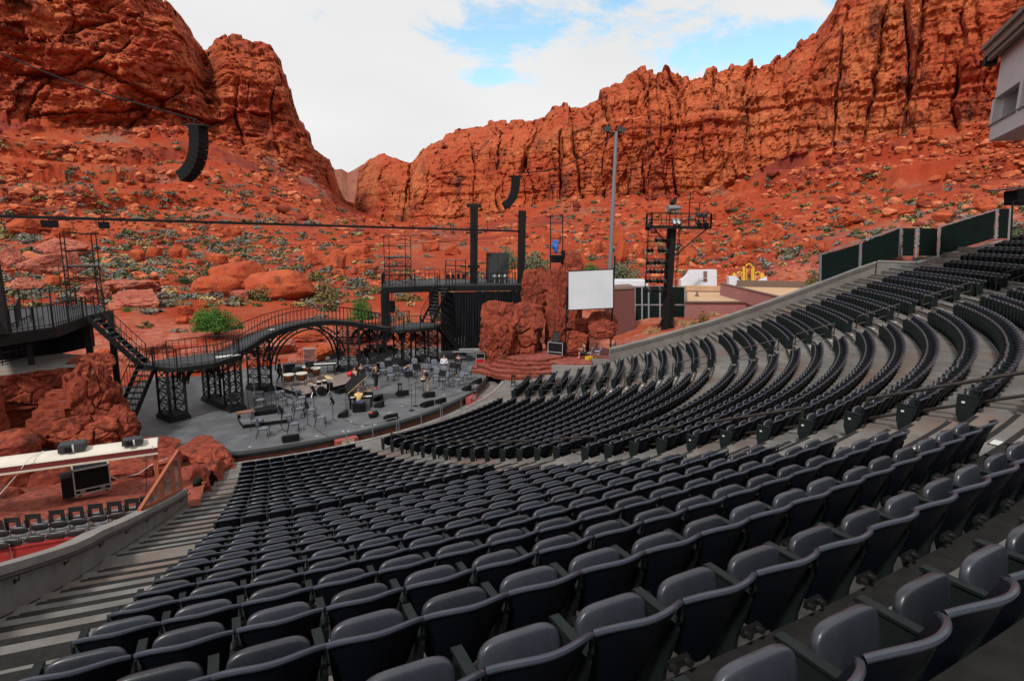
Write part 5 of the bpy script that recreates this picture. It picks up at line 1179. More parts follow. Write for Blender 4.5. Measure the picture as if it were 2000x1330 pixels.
def tree(name, label, u, vb, w, h, mt, n=2600, seed=1, leaf=.055, d0=40.0):
    H = ground_hit(u, vb, d0)
    if H is None: return
    t_ = float((H-CAM)@_fw); ww = w*t_/FPX/2; hh = h*t_/FPX*1.25; V, F = leaf_cloud(n, seed, leaf, clumps=22, up=.2); V[:, 2] = V[:, 2]*.78+.2; V = V*np.array([ww*1.15, ww*1.05, hh*1.1])+np.array([H[0], H[1]+ww*.3, H[2]])
    t = thing(name, label, 'tree', (H[0], H[1]+ww*.3, H[2])); mesh_np('crown', V, F, M[mt], t, False); mb = MB(); rg = random.Random(seed); c = Vector((H[0], H[1]+ww*.3, H[2]-.15))
    for k in range(6):
        q = c+Vector((rg.uniform(-.7, .7)*ww, rg.uniform(-.6, .6)*ww, hh*rg.uniform(.55, .85))); mb.tube([c, c.lerp(q, .35)+Vector((0, 0, hh*.12)), q], [hh*.032, hh*.02, .015], 6)
    mb.build('trunk', M['twig'], t); return t
tree('green_tree', 'bright green feathery tree behind the low platform of the footbridge', 426, 664, 92, 68, 'green', 9000, 3, .032)
tree('green_tree', 'bright green leafy tree behind the right end of the arch', 708, 640, 56, 56, 'green', 4500, 4, .036)
tree('grey_green_tree', 'grey green tree behind the rear platform, right of the cabinet', 992, 540, 58, 52, 'tamarisk', 2400, 5, d0=60)
tree('grey_green_tree', 'grey green tree between the thick pole and the rock set', 1045, 540, 66, 44, 'tamarisk', 2400, 6, d0=60)
tree('grey_green_tree', 'grey green tree behind the red container by the screen', 1228, 562, 66, 50, 'tamarisk', 2600, 7, d0=62)
bush('green_bush', 'bright green bush behind the rock pillar', 1052, 536, 40, 22, 'green', 700, 8, d0=58); bush('green_bush', 'bright green bush left of the light pole above the screen', 1163, 536, 44, 24, 'green', 700, 9, d0=58)
for k, (u, vb, w, h, mt, lab, nm) in enumerate((
 (508, 588, 62, 36, 'olive', 'olive creosote bush before the large cracked boulder', 'olive_bush'), (571, 584, 34, 20, 'dkgreen', 'dark green bush at the foot of the cracked boulder', 'dark_bush'),
 (640, 592, 72, 50, 'olive', 'large olive and rust bush right of the cracked boulder', 'olive_bush'), (618, 552, 52, 34, 'olive', 'olive bush behind the cracked boulder', 'olive_bush'), (697, 562, 74, 30, 'sage', 'wide grey brush left of the rear platform', 'grey_bush'),
 (358, 556, 44, 26, 'dkgreen', 'dark green creosote left of the smooth boulder', 'dark_bush'), (405, 548, 54, 32, 'dkgreen', 'dark green creosote behind the smooth boulder', 'dark_bush'), (488, 562, 34, 18, 'dkgreen', 'dark green bush between the two largest boulders', 'dark_bush'),
 (428, 583, 30, 20, 'sage', 'grey bush in front of the smooth boulder', 'grey_bush'), (325, 600, 30, 18, 'sage', 'round grey sage bush behind the low platform', 'grey_bush'), (285, 602, 26, 16, 'straw', 'tuft of straw coloured grass right of the layered rock', 'dry_grass'), (350, 598, 34, 16, 'straw', 'pair of straw grass tufts beside the grey sage bush', 'dry_grass'),
 (262, 608, 30, 12, 'straw', 'straw grass beneath the layered rock', 'dry_grass'), (246, 610, 18, 12, 'green', 'small green tuft beneath the layered rock', 'green_bush'), (94, 562, 20, 10, 'green', 'small green tuft over the upper deck rail', 'green_bush'),
 (40, 625, 70, 42, 'green', 'wide green bush behind the upper deck rail', 'green_bush'), (160, 660, 30, 22, 'green', 'green bush seen under the upper deck', 'green_bush'), (175, 540, 40, 26, 'sage2', 'pale grey bush behind the left scaffold', 'grey_bush'), (228, 545, 60, 26, 'sage2', 'wide pale sage right of the left scaffold', 'grey_bush'), (60, 478, 70, 30, 'sage2', 'broad pale sage thicket at the left edge', 'grey_bush'),
 (455, 600, 30, 16, 'straw', 'straw grass below the pale pink boulder', 'dry_grass'), (800, 640, 40, 30, 'straw', 'dry grass seen through the right stair', 'dry_grass'), (760, 632, 34, 22, 'sage', 'grey bush behind the right end of the footbridge', 'grey_bush'), (855, 628, 26, 34, 'olive', 'olive bush left of the black drape', 'olive_bush'), (800, 590, 60, 26, 'olive', 'olive bush under the rear platform', 'olive_bush'), (722, 575, 60, 24, 'olive', 'olive brush left of the hanging speaker', 'olive_bush'),
 (1448, 607, 74, 30, 'sage', 'grey green bush behind the block wall', 'grey_bush'), (1592, 562, 32, 38, 'olive', 'olive shrub at the left end of the dark fence', 'olive_bush'), (1560, 566, 28, 18, 'straw', 'tan tuft left of the dark fence', 'dry_grass'), (1533, 579, 22, 16, 'rust', 'rusty tuft behind the block wall', 'rusty_bush'),
 (1380, 634, 36, 30, 'rust', 'rusty bush before the pink building', 'rusty_bush'), (1345, 638, 44, 18, 'straw', 'straw grass before the pink building', 'dry_grass'), (1278, 652, 40, 16, 'straw', 'straw grass left of the lamp tower foot', 'dry_grass'), (1362, 645, 28, 16, 'olive', 'small olive bush right of the lamp tower foot', 'olive_bush'))):
    bush(nm, lab, u, vb, w, h, mt, 620, 400+k, 'named shrubs of the valley', d0=44.0, leaf=.085, blade=(mt == 'straw'))
def brush(N_, seed):
    rg = np.random.default_rng(seed); mats = [M['sage'], M['sage2'], M['dkgreen'], M['straw'], M['olive']]; pr = [.38, .2, .16, .1, .16]; base = [leaf_cloud(60, 700+i, .22, clumps=5) for i in range(8)]; Vs, Fs, Ms = [], [], []; off = 0; n = 0; tr = 0
    while n < N_ and tr < N_*8:
        tr += 1; u = rg.uniform(-120, 2120); v = 470+rg.normal()*70 if rg.uniform() < .7 else rg.uniform(250, 600)
        H = ground_hit(u, v, 62.0)
        if H is None: continue
        d_ = math.hypot(H[0]-CAM[0], H[1]-CAM[1])
        if d_ < 62: continue
        den_ = (1.0 if u < 560 else .55 if u < 760 else .35)*(1 if v > 330 else .3); cl_n = vnoise(np.array([[H[0]/16, H[1]/16, 3.3]]), 8)[0]
        if rg.uniform() > den_*np.clip(.55+.9*cl_n, 0, 1): continue
        V, F = base[rg.integers(8)]; s = rg.uniform(.4, 1.25)*(1.0+d_/240); k = rg.choice(5, p=pr); a = rg.uniform(0, 6.28); ca, sa = math.cos(a), math.sin(a); Q_ = V*np.array([s, s, s*.85])
        Vs.append(np.stack([Q_[:, 0]*ca-Q_[:, 1]*sa+H[0], Q_[:, 0]*sa+Q_[:, 1]*ca+H[1], Q_[:, 2]+H[2]-.05], 1)); Fs.append(F+off); Ms.append(np.full(len(F), k)); off += len(V); n += 1
    o = mesh_np('sagebrush', np.concatenate(Vs), np.concatenate(Fs), mats, None, False, midx=np.concatenate(Ms)); tag(o, 'low grey green sagebrush dotted over the valley and talus slopes', 'sagebrush', kind='stuff')
brush(2500, 99)
# ------------------------------------------------------------------ things on the stage
def Z3(x, y, z=SZ): return at(450+x*.2557, 550+y*.2557, z)
M['chairpad'] = mat('grey_blue_upholstery', (.12, .13, .158), .8, var=(.095, .104, .128), vscale=6)
M['chrome'] = mat('bright_metal', (.5, .5, .5), .25, metal=.9)
M['silver'] = mat('silver_paint', (.36, .37, .38), .5, metal=.4)
M['brass'] = mat('brass_cymbal', (.62, .47, .24), .35, metal=.6)
M['skinhead'] = mat('drum_head', (.52, .48, .42), .6); M['copper'] = mat('copper_bowl', (.24, .085, .03), .35, metal=.6, var=(.12, .05, .025), vscale=3)
M['wood'] = mat('brown_wood', (.22, .11, .06), .6, var=(.15, .075, .04), vscale=2); M['soundboard'] = mat('piano_soundboard', (.46, .20, .045), .35, var=(.34, .12, .03), vscale=2, coat=.4); M['gloss'] = mat('black_lacquer', (.006, .006, .007), .15, coat=.6)
M['redcase'] = mat('red_case', (.42, .008, .010), .5, var=(.34, .008, .01), vscale=5); M['redbag'] = mat('red_cloth', (.55, .015, .02), .7); M['ivory'] = mat('piano_keys', (.75, .74, .70), .4)
M['tan'] = mat('tan_riser_top', (.20, .155, .14), .8, var=(.15, .115, .10), vscale=1.5)
def make_chair():
    t = thing('stage_chair', 'chair', 'chair')
    mb = MB(); mb.ell((0, .02, .46), (.23, .22, .045), 14, 6, 4.5); mb.build('seat', M['chairpad'], t, sharp=None)
    mb = MB(); mb.ell((0, -.25, .73), (.21, .035, .21), 14, 8, 4.0, Matrix.Rotation(R(8), 3, 'X')); mb.build('backrest', M['chairpad'], t, sharp=None)
    for x in (-1, 1):
        mb = MB(); mb.tube([(x*.20, .20, .44), (x*.21, .25, 0)], .016, 6); mb.build('leg', M['steel'], t)
        mb = MB(); mb.tube([(x*.20, -.20, .44), (x*.21, -.30, 0)], .016, 6); mb.build('leg', M['steel'], t)
        mb = MB(); mb.tube([(x*.20, .20, .43), (x*.20, -.20, .43), (x*.19, -.26, .60), (x*.19, -.29, .88)], .015, 6); mb.build('frame', M['steel'], t)
    return t
pc = make_chair(); grp = 'grey chairs on the stage'
CH = [(222, 905, -95, 'left of the percussion riser, back row'), (230, 962, -100, 'left of the percussion riser, front of its pair'), (383, 898, -80, 'below the left corner of the percussion riser'), (397, 956, -85, 'second below the left corner of the percussion riser'), (505, 884, -95, 'against the near corner of the percussion riser'), (545, 942, -100, 'just right of the near corner of the percussion riser'), (515, 985, -95, 'third down from the near corner of the percussion riser'), (528, 1030, -90, 'with the green bottle beneath it'),
 (212, 1128, -110, 'at the near end of the conductor podium'), (255, 1190, -105, 'nearest the stage front on the left'), (432, 1085, -100, 'beside the podium end, back of its pair'), (485, 1150, -100, 'beside the podium end, front of its pair'), (612, 1040, -105, 'back of the pair left of the piano'), (692, 1100, -100, 'front of the pair left of the piano'), (22, 985, 170, 'standing by the double bridge pier'),
 (1408, 690, 165, 'behind the crouching man, left one'), (1510, 685, 170, 'behind the crouching man, right one'), (1385, 742, 160, 'left of the bending man, front one'), (1498, 735, 170, 'directly behind the bending man'), (1622, 752, 140, 'in front of the man in the white shirt'), (1690, 722, 150, 'below the man in black holding papers'), (1745, 800, 110, 'nearest the right curve of the stage front'), (1805, 752, 110, 'next to the nearest chair at the right curve'), (1225, 765, 175, 'right of the woman in black'), (1632, 800, 130, 'right of the bending man'),
 (1040, 690, 180, 'deep in the dark group, left'), (1128, 615, 180, 'in the rear of the dark group, middle'), (1215, 612, 180, 'in the rear of the dark group, right'), (1045, 630, 175, 'in the rear of the dark group, left'), (1215, 690, 180, 'in the middle of the dark group, right'), (1125, 665, 180, 'in the middle of the dark group'), (1085, 705, 175, 'in the front of the dark group, left'), (1170, 725, 180, 'in the front of the dark group, middle'), (1260, 690, 170, 'at the right edge of the dark group'), (1560, 700, 170, 'left of the man in the white shirt'), (1575, 770, 150, 'between the bending man and the white shirt')]
for k, (x, y, a, where) in enumerate(CH):
    P = Z3(x, y); dup(pc, tuple(P), R(a+random.uniform(-6, 6)), f'grey padded stage chair {where}', grp, (1.1, 1.1, 1.1))
remove_tree(pc)
def make_stand():
    t = thing('music_stand', 'stand', 'music stand')
    mb = MB(); mb.cyl((0, 0, .06), (0, 0, 1.05), .016, n=6); mb.build('shaft', M['steel'], t)
    for k in range(3): a = k*2.094; mb = MB(); mb.bar((0, 0, .10), (.28*math.cos(a), .28*math.sin(a), .012), .022); mb.build('leg', M['steel'], t)
    mb = MB(); mb.box((0, 0, 1.18), (.60, .02, .42), 0, (R(-28), 0)); mb.box((0, .09, 1.0), (.60, .06, .015)); mb.build('desk', M['black'], t); return t
ps = make_stand()
for k, (x, y, a, where) in enumerate(((315, 942, 80, 'left of the percussion riser'), (405, 1008, 85, 'between the two left chair rows'), (590, 1102, 80, 'before the chairs left of the piano'), (640, 968, 80, 'below the drum kit'), (395, 1140, 85, 'at the end of the podium'), (785, 1062, 75, 'alone left of the piano bench'), (1620, 828, -60, 'right of the bending man, nearest'), (1425, 775, 10, 'left of the bending man, rear'), (1365, 838, 10, 'left of the bending man, front'), (1700, 760, -50, 'below the man in black'), (1820, 700, -40, 'nearest the red case'), (1690, 690, 0, 'between the white shirt and the man in black'), (1145, 700, 0, 'in the dark group, front left'), (1210, 745, 0, 'in the dark group, front right'), (1050, 655, 0, 'in the dark group, left'), (1130, 640, 0, 'in the dark group, middle'), (1215, 655, 0, 'in the dark group, right'), (1140, 600, 0, 'at the back of the dark group, left'), (1215, 610, 0, 'at the back of the dark group, right'), (1470, 690, 20, 'between the crouching man and the white shirt'), (790, 690, 20, 'on the percussion riser by the keyboard'), (610, 760, 20, 'among the kettledrums'), (840, 670, 10, 'right of the mallet keyboard'), (1640, 690, 0, 'beside the man in the white shirt'), (1000, 690, 0, 'in the dark group, far left'), (1085, 672, 5, 'in the dark group, centre left'), (1175, 680, -5, 'in the dark group, centre right'), (1090, 730, 0, 'in the dark group, low centre'), (1180, 628, 0, 'in the dark group, rear centre'), (1255, 640, 0, 'in the dark group, rear far right'), (1265, 720, 0, 'in the dark group, far right'), (1075, 605, 0, 'at the back of the dark group, far left'), (1010, 740, 0, 'behind the piano lid'))):
    P = Z3(x, y, SZ+(.28 if 'kettle' in where or 'keyboard' in where else 0)); dup(ps, tuple(P), R(a+random.uniform(-8, 8)), f'black music stand {where}', 'music stands on the stage')
remove_tree(ps)
# percussion riser
riser = thing('percussion_riser', 'low black-sided riser carrying the kettledrums', 'riser', tuple(Z3(600, 790)))
RZT = SZ+.28; rpts = [Z3(335, 790, RZT)[:2], Z3(560, 862, RZT)[:2], Z3(985, 752, RZT)[:2], Z3(950, 690, RZT)[:2], Z3(680, 700, RZT)[:2]]
mb = MB(); mb.prism([(p_[0], p_[1]) for p_ in rpts], SZ-.01, RZT-.02); mb.build('skirt', M['blackcloth'], riser); mb = MB(); mb.prism([(p_[0], p_[1]) for p_ in rpts], RZT-.02, RZT); mb.build('top', M['tan'], riser)
pod = thing('conductor_podium', 'two-level grey podium at the left front of the stage', 'podium', tuple(Z3(250, 1050)))
q = [Z3(66, 1078)[:2], Z3(98, 1122)[:2], Z3(440, 1078)[:2], Z3(395, 1030)[:2]]; mb = MB(); mb.prism([tuple(p_) for p_ in q], SZ-.01, SZ+.20); mb.build('lower_block', M['black'], pod); mb = MB(); mb.prism([tuple(p_) for p_ in q], SZ+.20, SZ+.225); mb.build('lower_top', M['stage'], pod)
q = [Z3(165, 1020)[:2], Z3(190, 1045)[:2], Z3(365, 1020)[:2], Z3(345, 985)[:2]]; mb = MB(); mb.prism([tuple(p_) for p_ in q], SZ-.01, SZ+.38); mb.build('upper_block', M['black'], pod)
b_ = Z3(120, 1055); t = thing('bench', 'low brown topped bench beside the podium', 'bench', tuple(b_), R(15))
lbox(t, 'seat', (0, 0, .46), (.9, .45, .09), 'wood')
for x in (-.36, .36): lbox(t, 'leg', (x, -.15, .21), (.07, .07, .42), 'black'); lbox(t, 'leg', (x, .15, .21), (.07, .07, .42), 'black')
# kettledrums
for k, (x, y, rr, w) in enumerate(((450, 800, .36, 'nearest the suited man'), (548, 790, .38, 'second from the suited man'), (590, 735, .34, 'at the back of the set'), (655, 748, .34, 'rightmost of the set'))):
    P = Z3(x, y, RZT); t = thing('kettledrum', f'copper kettledrum {w}', 'drum', tuple(P), 0, 'kettledrums on the riser')
    mb = MB(); mb.lathe([(.10, .30), (rr*.6, .36), (rr*.9, .52), (rr, .74), (rr, .80)], P, 20); mb.build('bowl', M['copper'], t)
    mb = MB(); mb.lathe([(rr*1.04, .79), (rr*1.04, .83), (rr*1.0, .845), (.01, .845)], P, 20); mb.build('drum_head', M['skinhead'], t)
    for a in range(4): mb = MB(); d = Vector((math.cos(a*1.57+.4), math.sin(a*1.57+.4), 0)); P_ = Vector(P); mb.tube([P_+d*rr+Vector((0, 0, .78)), P_+d*rr*.9+Vector((0, 0, .3)), P_+d*rr*1.0+Vector((0, 0, .02))], .02, 5); mb.build('strut', M['steel'], t)
def kit(name, label, cat, P, parts, rz=0.0):
    """a thing made of boxes, cylinders and discs in its own frame"""
    t = thing(name, label, cat, tuple(P), rz); Mx = wmat(t)
    for (nm, kind, mt, *a) in parts:
        mb = MB()
        if kind == 'box': mb.box(*a)
        elif kind == 'cyl': mb.cyl(*a)
        elif kind == 'lathe': mb.lathe(*a)
        elif kind == 'tube': mb.tube(*a)
        elif kind == 'prism': mb.prism(*a)
        mb.v = [tuple(Mx @ Vector(p_)) for p_ in mb.v]; mb.build(nm, M[mt], t)
    return t
kit('storage_case', 'black storage case behind the kettledrums', 'case', Z3(450, 705), [('body', 'box', 'black', (0, 0, .4), (.75, .55, .72)), ('lid', 'box', 'case_grey', (0, 0, .79), (.78, .58, .06)), ('caster', 'cyl', 'steel', (-.3, 0, 0), (-.3, 0, .05), .05), ('caster', 'cyl', 'steel', (.3, 0, 0), (.3, 0, .05), .05)], R(10))
kit('bass_drum_case', 'dark round drum case between the storage case and kettledrums', 'case', Z3(515, 712), [('body', 'lathe', 'black', [(.36, 0), (.38, .05), (.38, .5), (.35, .55)]), ('rim', 'lathe', 'case_grey', [(.39, .42), (.39, .46)])])
kit('chime_rack', 'tall silver rack of tubular chimes behind the kettledrums', 'chimes', Z3(610, 690), [('frame', 'box', 'silver', (-.42, 0, .9), (.05, .08, 1.8)), ('frame', 'box', 'silver', (.42, 0, .9), (.05, .08, 1.8)), ('top_bar', 'box', 'silver', (0, 0, 1.8), (.95, .16, .08)), ('base', 'box', 'silver', (0, 0, .05), (.95, .5, .08))]+[('tube', 'cyl', 'galv', (-.34+.085*i, 0, .3+.02*i), (-.34+.085*i, 0, 1.74), .022) for i in range(9)], R(-10))
kit('mallet_keyboard', 'long black mallet keyboard on the riser', 'keyboard', Z3(720, 715, RZT), [('frame', 'box', 'black', (0, 0, .82), (1.7, .6, .08)), ('bars', 'box', 'ivory', (0, -.1, .875), (1.6, .22, .02)), ('bars', 'box', 'nosing', (0, .14, .885), (1.5, .18, .02)), ('leg', 'box', 'steel', (-.7, 0, .4), (.06, .5, .8)), ('leg', 'box', 'steel', (.7, 0, .4), (.06, .5, .8))], R(-5))
kit('snare_tray', 'tray of small white percussion pieces right of the mallet keyboard', 'percussion', Z3(775, 690, SZ), [('tray', 'box', 'silver', (0, 0, 1.0), (.8, .45, .05)), ('tray', 'box', 'skinhead', (-.1, 0, 1.12), (.5, .3, .08)), ('leg', 'cyl', 'steel', (-.3, 0, 0), (-.3, 0, 1.0), .02), ('leg', 'cyl', 'steel', (.3, 0, 0), (.3, 0, 1.0), .02), ('foot', 'box', 'steel', (0, 0, .03), (.7, .5, .04))])
kit('drum_kit', 'drum kit with a tilted cymbal in front of the riser', 'drums', Z3(700, 868), [('bass_drum', 'lathe', 'black', [(.27, -.2), (.28, -.18), (.28, .18), (.27, .2)], (0, 0, .30), 18, (0, 1, 0)), ('snare', 'lathe', 'silver', [(.18, .55), (.18, .70)], (-.5, .1, 0), 16), ('snare_head', 'lathe', 'skinhead', [(.175, .70), (.17, .712)], (-.5, .1, 0), 16), ('tom', 'lathe', 'black', [(.15, .72), (.15, .92)], (-.15, .05, 0), 14), ('tom_head', 'lathe', 'skinhead', [(.146, .92), (.14, .93)], (-.15, .05, 0), 14), ('tom', 'lathe', 'black', [(.16, .74), (.16, .95)], (.22, .05, 0), 14), ('tom_head', 'lathe', 'skinhead', [(.156, .95), (.15, .96)], (.22, .05, 0), 14), ('floor_tom', 'lathe', 'black', [(.2, .3), (.2, .7)], (.6, .2, 0), 16), ('cymbal', 'lathe', 'brass', [(.01, 0), (.28, -.02), (.28, -.012), (.04, .03)], (.42, -.25, 1.22), 20, (.25, -.3, 1)), ('stand', 'cyl', 'chrome', (.42, -.25, 0), (.42, -.25, 1.2), .014), ('hi_hat', 'lathe', 'brass', [(.01, 0), (.18, -.01), (.18, 0), (.02, .02)], (-.75, -.05, .9), 18), ('stand', 'cyl', 'chrome', (-.75, -.05, 0), (-.75, -.05, .9), .014), ('foot', 'tube', 'chrome', [(.42, -.25, .3), (.7, -.45, 0)], .014), ('foot', 'tube', 'chrome', [(.42, -.25, .3), (.15, -.5, 0)], .014), ('foot', 'tube', 'chrome', [(-.5, .1, .5), (-.75, -.2, 0)], .014), ('foot', 'tube', 'chrome', [(-.5, .1, .5), (-.25, -.2, 0)], .014)], R(10))
kit('duffel_bag', 'bright red bag lying on the riser', 'bag', Z3(932, 722, RZT), [('body', 'lathe', 'redbag', [(.08, -.38), (.16, -.32), (.19, 0), (.16, .32), (.08, .38)], (0, 0, .18), 12, (1, .1, 0)), ('strap', 'tube', 'redbag', [(-.15, 0, .35), (0, 0, .45), (.15, 0, .35)], .02)], R(-5))
# grand piano with the lid up, keyboard towards the audience
PP = Z3(990, 950); pang = R(-4)
cur = [(-.74, -.55), (.74, -.55), (.76, .1), (.62, .65), (.30, 1.05), (.12, 1.45), (-.25, 1.62), (-.62, 1.5), (-.74, 1.1)]
piano = kit('grand_piano', 'black grand piano with its lid propped open', 'piano', PP, [('case', 'prism', 'gloss', cur, .68, .98), ('soundboard', 'prism', 'soundboard', [(x*.93, y*.93+.06 if y > 0 else -.30) for x, y in cur], .975, .985), ('key_bed', 'box', 'gloss', (0, -.62, .70), (1.46, .30, .10)), ('keys', 'box', 'ivory', (0, -.66, .765), (1.24, .15, .02)), ('fallboard', 'box', 'gloss', (0, -.52, .86), (1.3, .04, .2)), ('music_desk', 'box', 'gloss', (0, -.15, 1.12), (.8, .02, .24), 0, (R(-20), 0)), ('leg', 'box', 'gloss', (-.62, -.45, .34), (.13, .13, .68)), ('leg', 'box', 'gloss', (.62, -.45, .34), (.13, .13, .68)), ('leg', 'box', 'gloss', (-.2, 1.25, .34), (.13, .13, .68)), ('pedal_lyre', 'box', 'gloss', (0, -.25, .38), (.3, .08, .6)), ('lid_prop', 'cyl', 'gloss', (.62, .35, .98), (.25, .45, 1.75), .014)], pang)
mb = MB(); hx = -.74; lean = R(40); P2 = []
for (x, y) in cur: d = x-hx; P2.append(Vector((hx+d*math.cos(lean), y, 1.0+d*math.sin(lean))))
n_ = len(P2); off = Vector((-math.sin(lean)*.03, 0, math.cos(lean)*.03)); Mx = wmat(piano); mb.add([Mx @ p_ for p_ in P2]+[Mx @ (p_+off) for p_ in P2], [tuple(range(n_))[::-1], tuple(range(n_, 2*n_))]+[(i, (i+1) % n_, n_+(i+1) % n_, n_+i) for i in range(n_)]); lid = mb.build('lid', M['black'], piano)
mb = MB(); mb.bar(Mx @ P2[0], Mx @ P2[1], .03, .05); mb.build('lid_edge', M['brass'], lid)
kit('piano_bench', 'black padded piano bench', 'bench', Z3(983, 992), [('seat', 'box', 'black', (0, 0, .44), (.8, .38, .12)), ('leg', 'box', 'black', (-.34, 0, .2), (.06, .3, .4)), ('leg', 'box', 'black', (.34, 0, .2), (.06, .3, .4)), ('skirt', 'box', 'blackcloth', (0, -.17, .22), (.7, .03, .4))], pang)
# wedge monitors
wedge = [(-.24, 0), (.26, 0), (.26, .16), (-.10, .36), (-.24, .34)]
for k, (x, y, w, a, lab) in enumerate(((862, 1030, .55, 70, 'left of the piano bench'), (1312, 868, .75, 5, 'before the tall stool'), (1515, 880, .72, 5, 'before the bending man'), (1502, 950, .75, 25, 'at the stage front, left of the flat one'), (1606, 928, .55, 25, 'low flat one at the stage front by the right curve'), (1225, 1052, .68, 15, 'at the stage front right of the piano'), (460, 1215, .80, 5, 'at the far left of the stage front'), (1885, 775, .6, 40, 'nearest the right end of the stage'), (1805, 828, .55, 40, 'second from the right end of the stage'), (840, 850, .5, 30, 'under the drum kit'), (1130, 905, .55, 60, 'right of the piano, upper'), (1138, 955, .5, 60, 'right of the piano, lower'))):
    P = Z3(x, y); t = thing('monitor_wedge', f'black wedge monitor {lab}', 'speaker', tuple(P), R(a), 'wedge monitors on the stage'); Mx = wmat(t)
    mb = MB(); mb.prism(wedge, -w/2, w/2, 0); mb.v = [tuple(Mx @ Vector(p_)) for p_ in mb.v]; mb.build('cabinet', M['black'], t)
    mb = MB(); mb.add([Mx @ Vector(p_) for p_ in ((-w*.45, .255, .175), (w*.45, .255, .175), (w*.45, -.095, .368), (-w*.45, -.095, .368))], [(0, 1, 2, 3)]); mb.build('grille', M['case_grey'], t)
kit('soft_bag', 'black bag with a red flap on the floor right of the piano bench', 'bag', Z3(1095, 1035), [('body', 'lathe', 'black', [(.06, -.3), (.17, -.25), (.2, 0), (.16, .25), (.05, .3)], (0, 0, .17), 12, (1, .2, .2)), ('flap', 'lathe', 'redbag', [(.02, 0), (.12, .01), (.1, .03), (.02, .04)], (-.18, -.08, .3), 10)], 0)
def stand(x, y, h, lab, boom=False):
    P = Z3(x, y); parts = [('base', 'lathe', 'steel', [(.17, 0), (.17, .03), (.03, .05)]), ('shaft', 'cyl', 'steel', (0, 0, 0), (0, 0, h), .014), ('microphone', 'cyl', 'black', (0, -.02, h), (0, -.12, h+.07), .022)]
    if boom: parts.append(('boom', 'cyl', 'steel', (.3, .1, h-.1), (-.5, -.2, h+.1), .012))
    kit('microphone_stand', f'black microphone stand {lab}', 'microphone stand', P, parts)
stand(1385, 985, 1.6, 'with a round base at the stage front centre'); stand(1415, 950, 1.5, 'just behind the round based one'); stand(885, 1000, 1.2, 'at the left side of the piano'); stand(140, 975, 1.7, 'thin one left of the chairs'); stand(542, 700, 1.5, 'behind the kettledrums', True); stand(1290, 850, 1.3, 'beside the tall stool')
def stool(P, lab, h=.78, rad=.17, mt='black'):
    parts = [('seat', 'lathe', mt, [(rad, h-.05), (rad, h), (rad*.9, h+.02)], (0, 0, 0), 14), ('ring', 'lathe', mt, [(rad*1.05, h*.38), (rad*1.05, h*.38+.03)], (0, 0, 0), 14)]
    for k in range(4): a = k*1.571+.4; parts.append(('leg', 'cyl', mt, (rad*.6*math.cos(a), rad*.6*math.sin(a), h-.03), (rad*1.15*math.cos(a), rad*1.15*math.sin(a), 0), .018))
    kit('stool', lab, 'stool', P, parts)
stool(Z3(1295, 868), 'tall black stool behind a wedge monitor'); stool(Z3(1845, 862), 'tall black stool at the right curve of the stage'); stool(pol(21.7, R(53.3), .0), 'black bar stool in front of the far block of seats', .80, .19)
kit('side_drum', 'small white-headed drum on a stand left of the bending man', 'drum', Z3(1472, 842), [('shell', 'lathe', 'black', [(.17, .72), (.17, .88)]), ('head', 'lathe', 'skinhead', [(.165, .88), (.16, .89)]), ('stand', 'cyl', 'steel', (0, 0, 0), (0, 0, .72), .02), ('foot', 'cyl', 'steel', (0, 0, .2), (.25, .1, 0), .012), ('foot', 'cyl', 'steel', (0, 0, .2), (-.25, .1, 0), .012), ('foot', 'cyl', 'steel', (0, 0, .2), (0, -.27, 0), .012)])
kit('floor_mat', 'dark square mat on the stage right of the piano', 'mat', Z3(1215, 875), [('mat', 'box', 'case_grey', (0, 0, .006), (1.9, 1.3, .012), R(-8))])
kit('green_bottle', 'small green bottle under a chair left of the piano', 'bottle', Z3(538, 1045), [('body', 'lathe', 'greenglass' if False else 'stage', [(.04, 0), (.045, .02), (.045, .2), (.015, .26), (.015, .3)])])
# equipment along the black drape
E0 = at(912, 690, SZ)
kit('equipment_table', 'long black table of audio gear before the black drape', 'table', at(913, 704, SZ), [('top', 'box', 'black', (0, 0, .86), (2.6, .9, .08)), ('edge_trim', 'box', 'silver', (0, -.46, .86), (2.6, .02, .10)), ('leg', 'box', 'steel', (-1.1, 0, .42), (.08, .7, .84)), ('leg', 'box', 'steel', (1.1, 0, .42), (.08, .7, .84)), ('console', 'box', 'silver', (.1, .05, .95), (1.6, .5, .10), 0, (R(-6), 0)), ('laptop', 'box', 'paper', (.75, -.1, .96), (.5, .3, .03))], R(-14))
kit('amplifier_rack', 'silver trimmed amplifier rack beside the rock set', 'rack', at(945, 698, SZ), [('body', 'box', 'black', (0, .1, .55), (.75, .7, 1.1)), ('panel', 'box', 'silver', (0, -.26, .55), (.70, .02, .55)), ('panel', 'box', 'silver', (0, -.26, .98), (.70, .02, .16)), ('cap', 'box', 'silver', (0, .1, 1.12), (.8, .75, .05))], R(-14))
kit('amplifier', 'grey amplifier next to the rack by the rock set', 'amplifier', at(957, 700, SZ), [('body', 'box', 'black', (0, .1, .45), (.7, .6, .9)), ('panel', 'box', 'galv', (0, -.21, .5), (.64, .02, .6)), ('case_on_top', 'box', 'case_grey', (.1, .1, 1.25), (.8, .6, .6))], R(-14))
